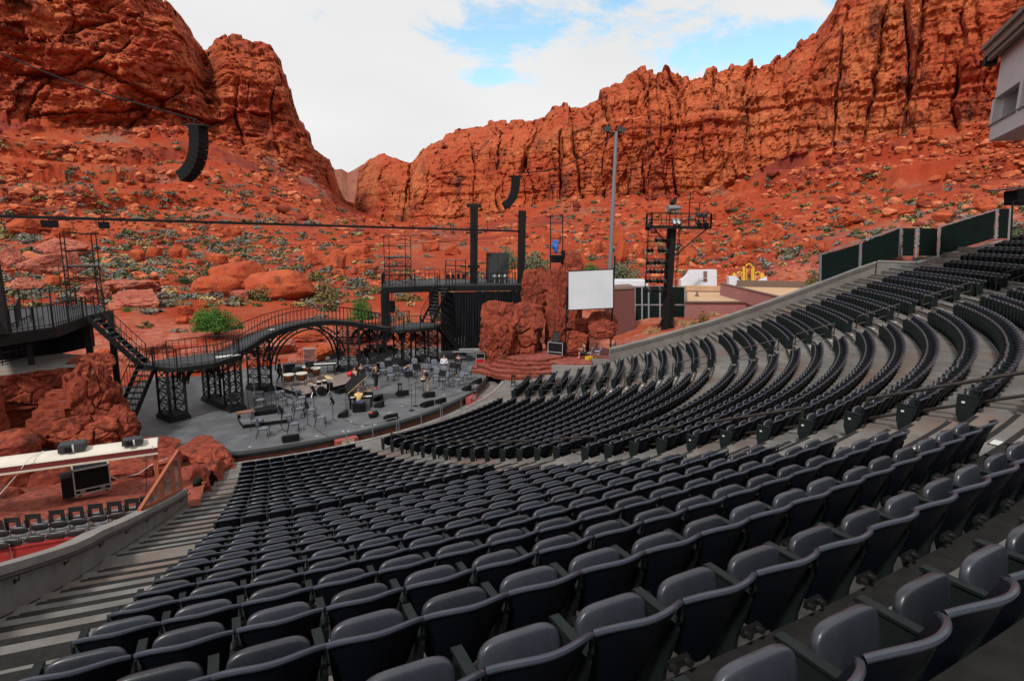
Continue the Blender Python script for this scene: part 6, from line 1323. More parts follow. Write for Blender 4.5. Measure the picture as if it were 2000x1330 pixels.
kit('red_road_case', 'red road case with silver edges at the right end of the stage', 'case', at(937, 716, SZ), [('upper', 'box', 'black', (0, 0, .92), (.66, .6, .42)), ('lower', 'box', 'redcase', (0, 0, .42), (.66, .6, .62)), ('edge', 'box', 'silver', (-.34, -.29, .6), (.04, .04, 1.14)), ('edge', 'box', 'silver', (.34, -.29, .6), (.04, .04, 1.14)), ('edge', 'box', 'silver', (0, -.30, 1.15), (.7, .04, .05)), ('edge', 'box', 'silver', (0, -.30, .73), (.7, .04, .05)), ('edge', 'box', 'silver', (0, -.30, .10), (.7, .04, .05)), ('caster', 'cyl', 'steel', (-.25, 0, 0), (-.25, 0, .1), .05), ('caster', 'cyl', 'steel', (.25, 0, 0), (.25, 0, .1), .05)], R(-14))
for k in range(5): kit('cable_stand', f'{ORD[k]} thin stand from the left leaning by the foot of the black drape', 'stand', at(886+k*5, 688-k, SZ), [('shaft', 'cyl', 'galv', (0, 0, 0), (.05*k-.1, .1, 1.25), .014), ('foot', 'box', 'steel', (0, 0, .02), (.3, .2, .03))])
mb = MB()
for (pts) in (((860, 1045), (940, 1085), (990, 1098), (1060, 1095)), ((640, 1110), (700, 1160), (760, 1190)), ((1560, 905), (1660, 880), (1760, 850), (1830, 830))): mb.tube([tuple(Z3(x, y, SZ+.012)) for x, y in pts], .012, 5)
o = mb.build('stage_cables', M['black']); tag(o, 'thin black cables trailing over the stage floor', 'cables', kind='stuff')
mb = MB()
for (x, y) in ((920, 1070), (1010, 1103), (1100, 1090), (860, 1143), (660, 1180), (1310, 950), (1630, 862), (150, 1260), (900, 1140), (1215, 1000)): c = Z3(x, y, SZ+.006); mb.box(c, (.14, .05, .006), random.uniform(0, 3))
o = mb.build('tape_marks', M['paper']); tag(o, 'small white tape marks dotted on the stage floor', 'tape', kind='stuff')

# ------------------------------------------------------------------ people
STANDP = dict(pel=(0, 0, .94), sp=(0, .0, 1.14), ch=(0, 0, 1.36), nk=(0, .01, 1.49), hd=(0, .03, 1.60), ht=(0, .02, 1.70), nose=(0, .115, 1.60),
  shL=(-.18, 0, 1.41), elL=(-.24, -.03, 1.14), wrL=(-.25, .06, .90), haL=(-.25, .09, .82), shR=(.18, 0, 1.41), elR=(.24, -.03, 1.14), wrR=(.25, .06, .90), haR=(.25, .09, .82),
  hiL=(-.09, 0, .92), knL=(-.10, .03, .50), anL=(-.10, -.02, .09), toL=(-.11, .13, .04), hiR=(.09, 0, .92), knR=(.10, .03, .50), anR=(.10, -.02, .09), toR=(.11, .13, .04))
RAD = dict(pel=.14, sp=.125, ch=.15, nk=.058, hd=.092, ht=.07, nose=.014, shL=.07, elL=.046, wrL=.032, haL=.035, hiL=.095, knL=.062, anL=.042, toL=.035)
EDG = [('pel', 'sp'), ('sp', 'ch'), ('ch', 'nk'), ('nk', 'hd'), ('hd', 'ht'), ('hd', 'nose')]+[(a+s, b+s) for s in 'LR' for a, b in (('sh', 'el'), ('el', 'wr'), ('wr', 'ha'), ('hi', 'kn'), ('kn', 'an'), ('an', 'to'))]+[('ch', 'shL'), ('ch', 'shR'), ('pel', 'hiL'), ('pel', 'hiR')]
M['skin'] = mat('skin', (.42, .22, .15), .6); 
def skinmesh(name, J, edges, scale, mt, parent, Mx, sub=1):
    used = []
    for a, b in edges:
        for q in (a, b):
            if q not in used: used.append(q)
    me = bpy.data.meshes.new(name); me.from_pydata([tuple(Mx @ Vector(J[q])) for q in used], [(used.index(a), used.index(b)) for a, b in edges], []); o = put(bpy.data.objects.new(name, me), parent); me.materials.append(mt)
    mo = o.modifiers.new('Skin', 'SKIN'); mo.use_smooth_shade = True
    sv = me.skin_vertices[0].data if me.skin_vertices else None
    if sv is None:
        bm = bmesh.new(); bm.from_mesh(me); bm.verts.layers.skin.verify(); bm.to_mesh(me); bm.free(); sv = me.skin_vertices[0].data
    for i, q in enumerate(used):
        k = q if q in RAD else q[:2]+'L'; r_ = RAD[k]*(scale(q) if callable(scale) else scale); sv[i].radius = (r_, r_); sv[i].use_root = (q == used[0])
    o.modifiers.new('Subdivision', 'SUBSURF').levels = sub; o.modifiers['Subdivision'].render_levels = sub
    return o
def person(label, P, rz, shirt, trousers, hair=(.03, .02, .015), long_sleeve=True, shorts=False, shoes=(.02, .02, .02), pose=None, size=1.0, tie=None):
    J = dict(STANDP); J.update(pose or {}); t = thing('person', label, 'person', tuple(P), rz); Mx = wmat(t) @ Matrix.Scale(size, 4); cm_ = lambda c: mat('cloth', c, .85, var=tuple(q*.8 for q in c), vscale=5)
    skinmesh('body', J, EDG, 1.0, M['skin'], t, Mx)
    for s in 'LR':                                               # five fingers on each hand, slightly curled
        w = Vector(J['wr'+s]); h = Vector(J['ha'+s]); d = (h-w).normalized(); x, y = _frame(d); mb = MB()
        for k in range(4): o0 = h+x*(.012*(k-1.5)); mb.tube([Mx @ o0, Mx @ (o0+d*(.05+.008*(k in (1, 2)))+y*.008), Mx @ (o0+d*(.085+.012*(k in (1, 2)))+y*.03)], .008, 5)
        mb.tube([Mx @ (w.lerp(h, .5)+x*.02), Mx @ (w.lerp(h, .8)+x*.05+y*.01), Mx @ (h+x*.05+d*.03+y*.02)], .009, 5); mb.build('fingers', M['skin'], t)
    te = [('pel', 'sp'), ('sp', 'ch'), ('ch', 'shL'), ('ch', 'shR'), ('shL', 'elL'), ('shR', 'elR')]+([('elL', 'wrL'), ('elR', 'wrR')] if long_sleeve else [])
    skinmesh('shirt', J, te, lambda q: {'pel': 1.02, 'nk': 1.0}.get(q, 1.22), cm_(shirt), t, Mx)
    tr = [('pel', 'hiL'), ('pel', 'hiR'), ('hiL', 'knL'), ('hiR', 'knR')]+([] if shorts else [('knL', 'anL'), ('knR', 'anR')])
    skinmesh('trousers', J, tr, 1.2, cm_(trousers), t, Mx)
    hd = Vector(J['hd']); ht = Vector(J['ht']); up_ = (ht-hd).normalized(); mb = MB(); c = hd+up_*.045-(Vector(J['nose'])-hd)*.25; mb.ell(Mx @ c, (.098*size, .10*size, .09*size), 12, 8); mb.build('hair', mat('hair', hair, .7), t)
    for s in 'LR': a, b = Mx @ Vector(J['an'+s]), Mx @ Vector(J['to'+s]); mb = MB(); mb.tube([a-Vector((0, 0, .05)), a.lerp(b, .5)-Vector((0, 0, .02)), b], [.05*size, .048*size, .035*size], 8); mb.build('shoe', mat('shoe', shoes, .5), t)
    return t
walk = dict(knL=(-.10, .14, .52), anL=(-.10, .10, .10), toL=(-.11, .24, .05), knR=(.10, -.02, .50), anR=(.10, -.22, .14), toR=(.11, -.08, .05), elL=(-.24, -.10, 1.14), wrL=(-.24, -.02, .92))
bend = dict(sp=(0, .10, 1.12), ch=(0, .26, 1.27), nk=(0, .38, 1.33), hd=(0, .48, 1.38), ht=(0, .53, 1.46), nose=(0, .55, 1.33), shL=(-.18, .28, 1.28), elL=(-.21, .36, 1.02), wrL=(-.15, .42, .80), haL=(-.13, .45, .73), shR=(.18, .28, 1.28), elR=(.21, .36, 1.02), wrR=(.15, .42, .80), haR=(.13, .45, .73))
hold = dict(elL=(-.24, .02, 1.14), wrL=(-.12, .26, 1.12), haL=(-.06, .30, 1.13), elR=(.24, .02, 1.14), wrR=(.12, .26, 1.12), haR=(.06, .30, 1.13), nose=(0, .11, 1.575))
sit = dict(pel=(0, 0, .56), sp=(0, .0, .76), ch=(0, .04, .98), nk=(0, .06, 1.11), hd=(0, .09, 1.22), ht=(0, .08, 1.32), nose=(0, .175, 1.20), shL=(-.19, .04, 1.02), elL=(-.24, .14, .78), wrL=(-.20, .38, .80), haL=(-.18, .46, .80), shR=(.19, .04, 1.02), elR=(.24, .14, .78), wrR=(.20, .38, .80), haR=(.18, .46, .80), hiL=(-.10, .02, .52), knL=(-.14, .42, .52), anL=(-.14, .40, .10), toL=(-.15, .54, .05), hiR=(.10, .02, .52), knR=(.14, .42, .52), anR=(.14, .40, .10), toR=(.15, .54, .05))
crouch = dict(pel=(0, -.05, .42), sp=(0, .10, .56), ch=(0, .30, .66), nk=(0, .42, .70), hd=(0, .52, .74), ht=(0, .60, .80), nose=(0, .58, .68), shL=(-.18, .30, .66), elL=(-.20, .50, .48), wrL=(-.12, .68, .34), haL=(-.10, .74, .28), shR=(.18, .30, .66), elR=(.20, .50, .48), wrR=(.12, .68, .34), haR=(.10, .74, .28), hiL=(-.10, -.02, .42), knL=(-.18, .32, .46), anL=(-.16, .06, .09), toL=(-.17, .2, .04), hiR=(.10, -.02, .42), knR=(.16, .28, .14), anR=(.14, -.12, .12), toR=(.14, -.2, .04))
BK = (.010, .010, .012)
person('man in a dark suit walking behind the kettledrums', Z3(380, 775), R(-100), BK, BK, pose=walk)
person('man in a black jacket seen from behind at the back of the stage', Z3(1048, 640), R(10), BK, (.07, .07, .075))
person('person in a dark jacket with a white shirt stooping beside a lattice pier', Z3(985, 655), R(-60), BK, BK, pose=bend)
person('man in a dark shirt and jeans crouching over the stage floor', Z3(1320, 715), R(-95), (.03, .032, .036), (.05, .08, .16), pose=crouch, long_sleeve=False, shorts=False)
person('person in black with red shoes standing in the dark group', Z3(1112, 818), R(-140), BK, BK, shoes=(.45, .01, .01), pose=hold)
person('man in a white shirt and black trousers looking down', Z3(1632, 735), R(170), (.62, .60, .68), BK, pose=dict(hold, **{}), hair=(.06, .035, .02))
person('man in black holding papers with one knee bent', Z3(1742, 728), R(150), BK, BK, pose=dict(hold, knR=(.12, .16, .52), anR=(.16, -.02, .16)))
person('man in a black shirt and tan shorts stooping over a drum', Z3(1508, 838), R(80), (.012, .012, .014), (.20, .16, .12), pose=dict(bend, ch=(0, .14, 1.33), nk=(0, .22, 1.44), hd=(0, .30, 1.52), ht=(0, .33, 1.62), nose=(0, .39, 1.49), shL=(-.18, .16, 1.36), shR=(.18, .16, 1.36), elL=(-.22, .2, 1.08), elR=(.22, .2, 1.08)), long_sleeve=False, shorts=True)
person('pianist in a yellow shirt and jeans seen from behind', Z3(985, 985), R(-2), (.62, .44, .16), (.03, .05, .14), pose=sit, long_sleeve=False, hair=(.16, .06, .03))
person('person in dark clothes behind the open piano lid, left one', Z3(955, 845), R(150), BK, BK, size=.98, hair=(.10, .05, .03)); person('person in dark clothes behind the open piano lid, right one', Z3(1003, 812), R(170), BK, BK, size=.98, hair=(.10, .04, .02))
# ------------------------------------------------------------------ right background
def plane_hit(u, v, P0, n):
    d = ray(u, v); n = np.array([n[0], n[1], 0.0]); return CAM+d*((np.array(P0)-CAM)@n/(d@n))
def quad(mb, pts, th, back):
    """flat panel through four points with thickness th towards back"""
    b = Vector(back)*th; P = [Vector(p_) for p_ in pts]; n = len(P); return mb.add(P+[p_+b for p_ in P], [tuple(range(n)), tuple(range(n, 2*n))[::-1]]+[(i, n+i, n+(i+1) % n, (i+1) % n) for i in range(n)])
fwd = Vector((math.sin(YAW), math.cos(YAW), 0))
# projection screen
M['screen'] = mat('white_screen', (.42, .43, .46), .6, var=(.38, .39, .42), vscale=.5)
sc = thing('projection_screen', 'white projection screen standing before the rock set', 'screen', tuple(dep(1154, 610, 45.5)))
c4 = [dep(1110, 530, 45.8), dep(1198, 526, 45.2), dep(1198, 602, 45.2), dep(1110, 606, 45.8)]
mb = MB(); quad(mb, c4, .03, fwd); mb.build('sheet', M['screen'], sc)
for a, b in zip(c4, c4[1:]+c4[:1]): mb = MB(); mb.bar(Vector(a)+fwd*.03, Vector(b)+fwd*.03, .08, .08); mb.build('frame', M['steel'], sc)
for u, t_ in ((1201, 45.4), (1108, 46.0)): a = dep(u, 500 if u > 1150 else 560, t_); mb = MB(); mb.bar(a, (a[0], a[1], .9), .09); mb.build('leg', M['steel'], sc)
# light pole
LP = far(1186, 640, 60.0); zt = over(1186, 258, LP)
lp = thing('light_pole', 'tall grey tapered light pole behind the screen', 'light pole', (LP[0], LP[1], 0))
mb = MB(); mb.cyl((LP[0], LP[1], -.5), (LP[0], LP[1], zt), .27, .17, 10); mb.build('shaft', M['galv'] if False else mat('pole_grey', (.17, .175, .19), .5, metal=.3), lp)
mb = MB(); mb.bar((LP[0]-.9, LP[1]+.3, zt-.1), (LP[0]+.5, LP[1]-.2, zt-.1), .14); mb.build('bracket', M['steel'], lp)
for dx, tl in ((.45, .5), (-.85, -.6)): mb = MB(); mb.box((LP[0]+dx, LP[1]-dx*.35, zt+.22), (.75, .35, .5), R(-25), (0, tl*.5)); mb.build('floodlight', M['case_grey'], lp)
# lamp tower
TP = np.array([33.6, -9.6]); tz = gz(TP[0], TP[1]); DZT = 11.4
tw_ = thing('lamp_tower', 'black steel lamp tower with a railed platform and racks of stage lamps', 'lamp tower', (TP[0], TP[1], tz))
ex = Vector((.905, -.425, 0)); ey = Vector((.425, .905, 0)); O = Vector((TP[0], TP[1], 0))
def tp(a, b, z): return O+ex*a+ey*b+Vector((0, 0, z))
mb = MB(); mb.bar(tp(0, 0, tz-1), tp(0, 0, DZT), .55); mb.build('column', M['steel'], tw_)
mb = MB(); mb.bar(tp(.38, 0, tz), tp(.38, 0, tz+3.2), .36); mb.build('cable_box', M['black'], tw_)
for s in (-1, 1): mb = MB(); mb.bar(tp(s*.8, -.3, tz-.1), tp(0, 0, tz+1.6), .12); mb.build('foot_brace', M['steel'], tw_)
mb = MB(); mb.box(tp(.5, 0, DZT), (4.9, 1.9, .22), math.atan2(ex.y, ex.x)); mb.build('platform', M['steel'], tw_)
cs = [tp(a, b, DZT) for a, b in ((-1.95, -.95), (2.95, -.95), (2.95, .95), (-1.95, .95))]
for a, b in zip(cs, cs[1:]+cs[:1]): railing(tw_, [a, b], 1.15, 1.2, .05)
for a, b in zip(cs, cs[1:]+cs[:1]): mb = MB(); mb.bar(a+Vector((0, 0, .6)), b+Vector((0, 0, .6)), .045); mb.build('middle_rail', M['steel'], tw_)
mb = MB(); mb.bar(tp(2.9, -.5, DZT), tp(.2, 0, DZT-2.5), .10); mb.build('knee_brace', M['steel'], tw_); mb = MB(); mb.bar(tp(-1.6, -.4, DZT-.1), tp(-.2, 0, DZT-1.5), .08); mb.build('knee_brace', M['steel'], tw_)
for (a, b, z0, z1) in ((-.1, .5, DZT, DZT+2.3), (1.55, .6, DZT, DZT+2.9), (2.4, .6, DZT, DZT+2.1)): mb = MB(); mb.bar(tp(a, b, z0), tp(a, b, z1), .06); mb.build('upright', M['steel'], tw_)
mb = MB(); mb.bar(tp(-.1, .5, DZT+2.25), tp(1.55, .6, DZT+2.8), .05); mb.bar(tp(1.2, .6, DZT+2.1), tp(3.0, .6, DZT+2.1), .05); mb.build('crossbar', M['steel'], tw_)
mb = MB(); mb.bar(tp(.78, .25, tz), tp(.78, .25, DZT), .04); mb.bar(tp(.78, .65, tz), tp(.78, .65, DZT), .04)
for k in range(22): z = tz+.4+k*.38; mb.bar(tp(.78, .25, z), tp(.78, .65, z), .03)
mb.build('ladder', M['steel'], tw_)
def lamp(a, b, z, L=.55, r_=.17, mt='black', d=(-.6, -.5, -.35)):
    d = Vector(d).normalized(); p_ = tp(a, b, z); mb = MB(); mb.lathe([(r_*.55, -L/2), (r_*.7, -L*.35), (r_, 0), (r_, L/2), (r_*.85, L/2-.02)], p_, 10, d); mb.bar(p_, p_+Vector((0, 0, .3)), .03); mb.build('stage_lamp', M[mt], tw_)
lamp(-.1, -.6, DZT+1.55, 1.5, .24, 'galv', (-1, -.1, -.05)); lamp(.1, .2, DZT+2.15, .9, .2, 'black', (-.6, -.3, -.6)); lamp(-2.1, -.9, DZT+.1, 1.0, .22, 'black', (-.8, -.5, -.6))
for (a, z) in ((-.1, .45), (.25, .45)): lamp(a, -.9, DZT+z, .6, .2, 'galv', (0, -.6, -.8))
for (a, z) in ((1.9, 1.0), (2.35, 1.0), (1.95, .3), (2.5, .3)): lamp(a, -.9, DZT+z, .55, .2, 'black' if z < .5 else 'case_grey', (-.2, -.9, -.3))
for a in (-2.05, -.42): mb = MB(); mb.bar(tp(a, -.35, DZT-5.6), tp(a, -.35, DZT), .06); mb.build('rack_upright', M['steel'], tw_)
for k, z in enumerate((1.05, 1.9, 2.9, 3.65, 4.45, 5.25)):
    z = DZT-z; mb = MB(); mb.bar(tp(-2.2, -.35, z+.28), tp(-.35, -.35, z+.28), .06); mb.build('rack_bar', M['steel'], tw_)
    for j in range(6):
        if k == 1 and j in (2,): continue
        if k == 0 and j < 2: continue
        lamp(-2.0+j*.31, -.45, z, .46, .15, 'black' if (j+k) % 3 else 'case_grey', (-.35, -.8, -.45))
# red container, trailer, green fence, buildings and set pieces behind the block wall
M['maroon'] = mat('maroon_container', (.105, .022, .02), .7, var=(.085, .02, .018), vscale=1.5, stretch=(6, 6, .3)); M['pink'] = mat('dusty_pink_stucco', (.30, .125, .115), .9, var=(.26, .105, .10), vscale=.8); M['roof'] = mat('tan_flat_roof', (.46, .29, .17), .9, var=(.40, .25, .15), vscale=.6); M['coping'] = mat('brown_coping', (.13, .085, .065), .8); M['white'] = mat('white_set_paint', (.52, .54, .58), .7, var=(.46, .48, .52), vscale=.8); M['gold'] = mat('yellow_set_paint', (.60, .36, .02), .6, var=(.5, .29, .02), vscale=2)
M['fencecloth'] = mat('dark_green_windscreen', (.003, .007, .0065), .9, var=(.004, .010, .009), vscale=2, spec=.1)
def prism_px(name, mt, pix, t, thick, parent, down=None):
    P = [dep(u, v, t) for u, v in pix]; mb = MB(); quad(mb, P, thick, fwd); return mb.build(name, M[mt], parent)
ct = thing('red_container', 'dark maroon container wall right of the screen', 'container', tuple(dep(1218, 648, 57)))
prism_px('wall', 'maroon', [(1190, 566), (1240, 563), (1240, 655), (1190, 655)], 57, 3.0, ct); prism_px('lid', 'coping', [(1188, 563), (1241, 560), (1241, 564), (1188, 567)], 56.9, 3.2, ct)
tr_ = thing('white_trailer', 'white trailer roof behind the maroon container', 'trailer', tuple(dep(1230, 600, 78)))
prism_px('body', 'white', [(1196, 549), (1266, 549), (1266, 600), (1196, 600)], 78, 4, tr_); prism_px('window', 'black', [(1198, 557), (1226, 557), (1226, 563), (1198, 563)], 77.9, .05, tr_)
gf = thing('green_fence', 'dark green screened fence behind the lamp tower', 'fence', tuple(dep(1290, 640, 63)))
us = [1240, 1254, 1267, 1289, 1308, 1338]
for a, b in zip(us[:-1], us[1:]):
    for v0, v1 in ((561, 594), (597, 640)): prism_px('panel', 'fencecloth', [(a+1, v0), (b-1, v0), (b-1, v1), (a+1, v1)], 63, .05, gf)
for u in us: prism_px('post', 'galv', [(u-1.4, 559), (u+1.4, 559), (u+1.4, 645), (u-1.4, 645)], 62.9, .12, gf)
for v in (559.5, 595.5): prism_px('rail', 'galv', [(1240, v-1), (1338, v-1), (1338, v+1), (1240, v+1)], 62.95, .08, gf)
zA = float(dep(1338, 590, 60)[2]); A4 = [at(1339, 590, zA), at(1462, 590, zA), at(1500, 582, zA), at(1412, 570, zA), at(1339, 569, zA)]
ba = thing('pink_building', 'low pink building with a flat tan roof behind the block wall', 'building', (A4[0][0], A4[0][1], 0))
mb = MB(); mb.prism([(p_[0], p_[1]) for p_ in A4], -1, zA-.12); mb.build('wall', M['pink'], ba); mb = MB(); mb.prism([(p_[0], p_[1]) for p_ in A4], zA-.12, zA-.05); mb.build('roof', M['roof'], ba)
for a, b in zip(A4, A4[1:]+A4[:1]): mb = MB(); mb.bar((a[0], a[1], zA), (b[0], b[1], zA), .3, .16); mb.build('coping', M['coping'], ba)
mb = MB(); mb.bar((A4[3][0], A4[3][1], zA+.35), (A4[4][0], A4[4][1], zA+.35), .25, .7); mb.build('rear_parapet', M['roof'], ba)
cn = at(1361, 579, zA-.05); kit('roof_vent', 'small dark cone vent on the flat tan roof', 'vent', cn, [('cone', 'lathe', 'coping', [(.22, 0), (.14, .3), (.05, .62)]), ('flange', 'lathe', 'coping', [(.32, 0), (.32, .04)])])
zB = zA+1.3; B4 = [at(1410, 554, zB), at(1525, 581, zB), at(1600, 568, zB), at(1600, 556, zB), at(1440, 553, zB)]
bb = thing('pink_building', 'pink building with a long sloping parapet behind the first pink one', 'building', (B4[0][0], B4[0][1], 0))
a, b = Vector((B4[0][0], B4[0][1], 0)), Vector((B4[1][0], B4[1][1], 0)); d = (b-a).normalized(); nn = Vector((-d.y, d.x, 0))
mb = MB(); mb.prism([(p_[0], p_[1]) for p_ in B4], -1, zB-.5); mb.build('wall', M['pink'], bb); mb = MB(); mb.prism([(p_[0], p_[1]) for p_ in B4], zB-.5, zB-.42); mb.build('roof', M['roof'], bb)
mb = MB(); mb.bar(a+Vector((0, 0, zB-.7)), b+Vector((0, 0, zB-.7)), .3, 1.4); mb.build('parapet', M['pink'], bb); mb = MB(); mb.bar(a+Vector((0, 0, zB+.04)), b+Vector((0, 0, zB+.04)), .42, .09); mb.build('coping', M['coping'], bb)
mb = MB(); mb.bar((B4[4][0], B4[4][1], zB-.1), (B4[3][0], B4[3][1], zB-.1), .3, .9); mb.build('rear_parapet', M['coping'], bb)
ws = thing('white_set_piece', 'white curved set piece with a doorway and stair behind the pink buildings', 'set piece', tuple(dep(1370, 570, 84)))
prism_px('panel', 'white', [(1330, 620), (1330, 547), (1338, 543), (1345, 536), (1349, 528), (1400, 527), (1400, 620)], 84, 1.2, ws); prism_px('doorway', 'coping', [(1374, 530), (1381, 530), (1381, 550), (1374, 550)], 83.9, .06, ws); prism_px('window', 'coping', [(1388, 562), (1397, 562), (1397, 566), (1388, 566)], 83.9, .06, ws)
for k in range(9): prism_px('stair_baluster', 'silver', [(1350+k*2.7, 566-k*2.2), (1350.6+k*2.7, 566-k*2.2), (1350.6+k*2.7, 558-k*1.9), (1350+k*2.7, 558-k*1.9)], 83.6, .05, ws)
prism_px('stair_rail', 'silver', [(1350, 558), (1367, 543), (1382, 543), (1382, 544), (1367.6, 544), (1350.6, 559)], 83.6, .05, ws); prism_px('side_step', 'gold', [(1330, 558), (1348, 562), (1348, 620), (1330, 620)], 83.4, .8, ws)
ys = thing('yellow_set_piece', 'yellow arched set piece with white stairs behind the pink buildings', 'set piece', tuple(dep(1462, 560, 88)))
for u in (1453, 1471.5): prism_px('pillar', 'gold', [(u-2, 521), (u+2, 521), (u+2, 600), (u-2, 600)], 88, .3, ys)
for u in (1458.5, 1468): prism_px('rod', 'gold', [(u-.7, 524), (u+.7, 524), (u+.7, 600), (u-.7, 600)], 88, .1, ys)
def ring(u, v, r, nm='arch'):
    mb = MB(); mb.tube([tuple(dep(u+r*math.cos(a), v-r*math.sin(a), 88)) for a in np.linspace(0, math.pi, 12)], .12, 6); mb.build(nm, M['gold'], ys)
ring(1463, 522, 6); ring(1444.5, 536, 4.5); ring(1480, 536, 4.5)
for u in (1440, 1449, 1475.5, 1484.5): prism_px('rod', 'gold', [(u-.6, 535), (u+.6, 535), (u+.6, 552), (u-.6, 552)], 88, .1, ys)
prism_px('white_block', 'white', [(1424, 540), (1438, 540), (1438, 600), (1424, 600)], 87.6, 1, ys); prism_px('stair_side', 'white', [(1438, 540), (1450, 552), (1450, 600), (1438, 600)], 87.5, .5, ys); prism_px('stair_side', 'white', [(1474, 552), (1498, 541), (1498, 600), (1474, 600)], 87.5, .5, ys)
prism_px('finial', 'gold', [(1432, 536), (1435, 533), (1438, 536), (1438, 540), (1432, 540)], 88, .4, ys); prism_px('finial', 'gold', [(1484, 540), (1489, 533), (1492, 534), (1492, 541), (1484, 545)], 88, .4, ys)
# dark fence on the upper right wall
uf = thing('screened_fence', 'dark screened fence with steel posts along the upper right wall', 'fence', pol(45, WALL_TH, 8))
nW = (math.cos(WALL_TH), math.sin(WALL_TH)); PW = np.array(pol(45, WALL_TH+.003, 0)); A_ = np.array(pol(47.3, WALL_TH, 0)); B_ = np.array(pol(49.1, R(60.3), 0)); C_ = np.array(pol(54, R(59.6), 0))
def nrm2(a, b): d = b-a; d = d/np.linalg.norm(d); return (-d[1], d[0])
def fpanel(pix, P0, n, nm='panel', mt='fencecloth', th=.05):
    P = [plane_hit(u, v, P0, n) for u, v in pix]; mb = MB(); quad(mb, P, th, Vector((n[0], n[1], 0))); mb.build(nm, M[mt], uf)
    return P
fpanel([(1605, 499), (1678, 477), (1676, 529), (1604, 556)], PW, nW); fpanel([(1685, 474), (1757, 447), (1754, 502), (1683, 527)], PW, nW)
n2_ = nrm2(A_, B_)
fpanel([(1764, 446), (1787, 446), (1784, 500), (1762, 500)], A_, n2_); fpanel([(1797, 446), (1831, 446), (1829, 500), (1794, 500)], A_, n2_)
n3_ = nrm2(B_, C_)
fpanel([(1839, 444), (1944, 412), (1940, 466), (1836, 498)], B_, n3_); fpanel([(1953, 409), (1971, 408), (1967, 466), (1950, 466)], B_, n3_)
for (ut, ub, P0, n, vt, vb) in ((1603, 1602, PW, nW, 496, 560), (1681.5, 1679.5, PW, nW, 474, 530), (1760, 1758, PW, nW, 444, 505), (1792, 1789, A_, n2_, 443, 503), (1835, 1832, A_, n2_, 443, 503), (1948, 1945, B_, n3_, 408, 468), (1974, 1970, B_, n3_, 406, 468)):
    fpanel([(ut-2.2, vt), (ut+2.2, vt), (ub+2.2, vb), (ub-2.2, vb)], P0, n, 'post', 'galv', .08)
for pix, P0, n in (([(1603, 496), (1760, 443), (1760, 445), (1603, 498)], PW, nW), ([(1835, 442), (1948, 408), (1948, 410), (1835, 444)], B_, n3_)): fpanel(pix, P0, n, 'top_rail', 'galv', .05)
# control booth at the top right
M['booth'] = mat('booth_render', (.50, .50, .525), .85, var=(.45, .45, .475), vscale=1.2, bump=.002, bscale=60); M['eave'] = mat('brown_eave', (.13, .095, .08), .7); M['glass'] = mat('dark_glass', (.01, .01, .012), .08)
bo0 = np.array([35.8, -31.0]); bd = np.array([-.772, -.636]); bn = np.array([-.636, .772]); ZB0, ZB1 = 15.95, 19.7
bt = thing('control_booth', 'pale grey overhanging control booth with open windows at the top right', 'booth', (bo0[0], bo0[1], 8.0))
def bw(s, w, z): q = bo0+bd*s-bn*w; return Vector((q[0], q[1], z))
def bpiece(name, s0, s1, z0, z1, w0=0.0, w1=.3, mt='booth'):
    P = [bw(s, w, z) for z in (z0, z1) for s, w in ((s0, w0), (s1, w0), (s1, w1), (s0, w1))]; mb = MB(); mb.add(P, [(0, 1, 2, 3), (7, 6, 5, 4), (0, 4, 5, 1), (1, 5, 6, 2), (2, 6, 7, 3), (3, 7, 4, 0)]); return mb.build(name, M[mt], bt)
n_b = (bn[0], bn[1]); w1a = plane_hit(1940, 188, (bo0[0], bo0[1], 0), n_b); w1b = plane_hit(1979, 243, (bo0[0], bo0[1], 0), n_b)
sA = float((w1a[:2]-bo0)@bd); sB = float((w1b[:2]-bo0)@bd); zw0 = over(1940, 246, w1a); zw1 = over(1940, 196, w1a); sC = sB+.45; sD = sC+2.4
bpiece('sill_wall', 0, 12, ZB0, zw0); bpiece('lintel_wall', 0, 12, zw1, ZB1); bpiece('pier', 0, sA, zw0, zw1); bpiece('pier', sB, sC, zw0, zw1); bpiece('pier', sD, 12, zw0, zw1)
bpiece('side_wall', -.001, .3, ZB0, ZB1, .3, 5); bpiece('floor_slab', 0, 12, ZB0-.25, ZB0-.004, .002, 5, 'booth'); bpiece('rear_wall', .3, 12, ZB0, ZB1, 4.7, 5, 'black'); bpiece('window_dark', sA-.05, sD, zw0, zw1, 1.6, 1.7, 'black'); bpiece('sill', sA-.1, sB+.1, zw0-.06, zw0, -.08, .3, 'cap'); bpiece('sill', sC-.1, sD+.1, zw0-.06, zw0, -.08, .3, 'cap')  # black sheet behind the openings stands in for the dark of the room
bpiece('roof', -.6, 12, ZB1+.25, ZB1+.55, -.6, 5.2, 'eave'); bpiece('eave_board', -.7, 12, ZB1+.62, ZB1+.85, -.75, -.55, 'eave'); bpiece('gutter_board', -.7, 12, ZB1+.02, ZB1+.25, -.5, -.3, 'eave'); bpiece('fascia', 0, 12, ZB1, ZB1+.25, .01, 4.9, 'booth'); bpiece('eave_lamp', -.9, -.35, ZB1-.1, ZB1+.55, -.55, -.05, 'black')
mb = MB(); mb.cyl(bw(-.6, -.45, ZB1+.43), bw(12, -.45, ZB1+.43), .16, n=10); mb.build('gutter', M['cap'], bt)
for s in (6.5, 11): mb = MB(); p_ = bw(s, 3, 0); mb.bar((p_.x, p_.y, 6), (p_.x, p_.y, ZB0-.2), .5); mb.build('column', M['steel'], bt)
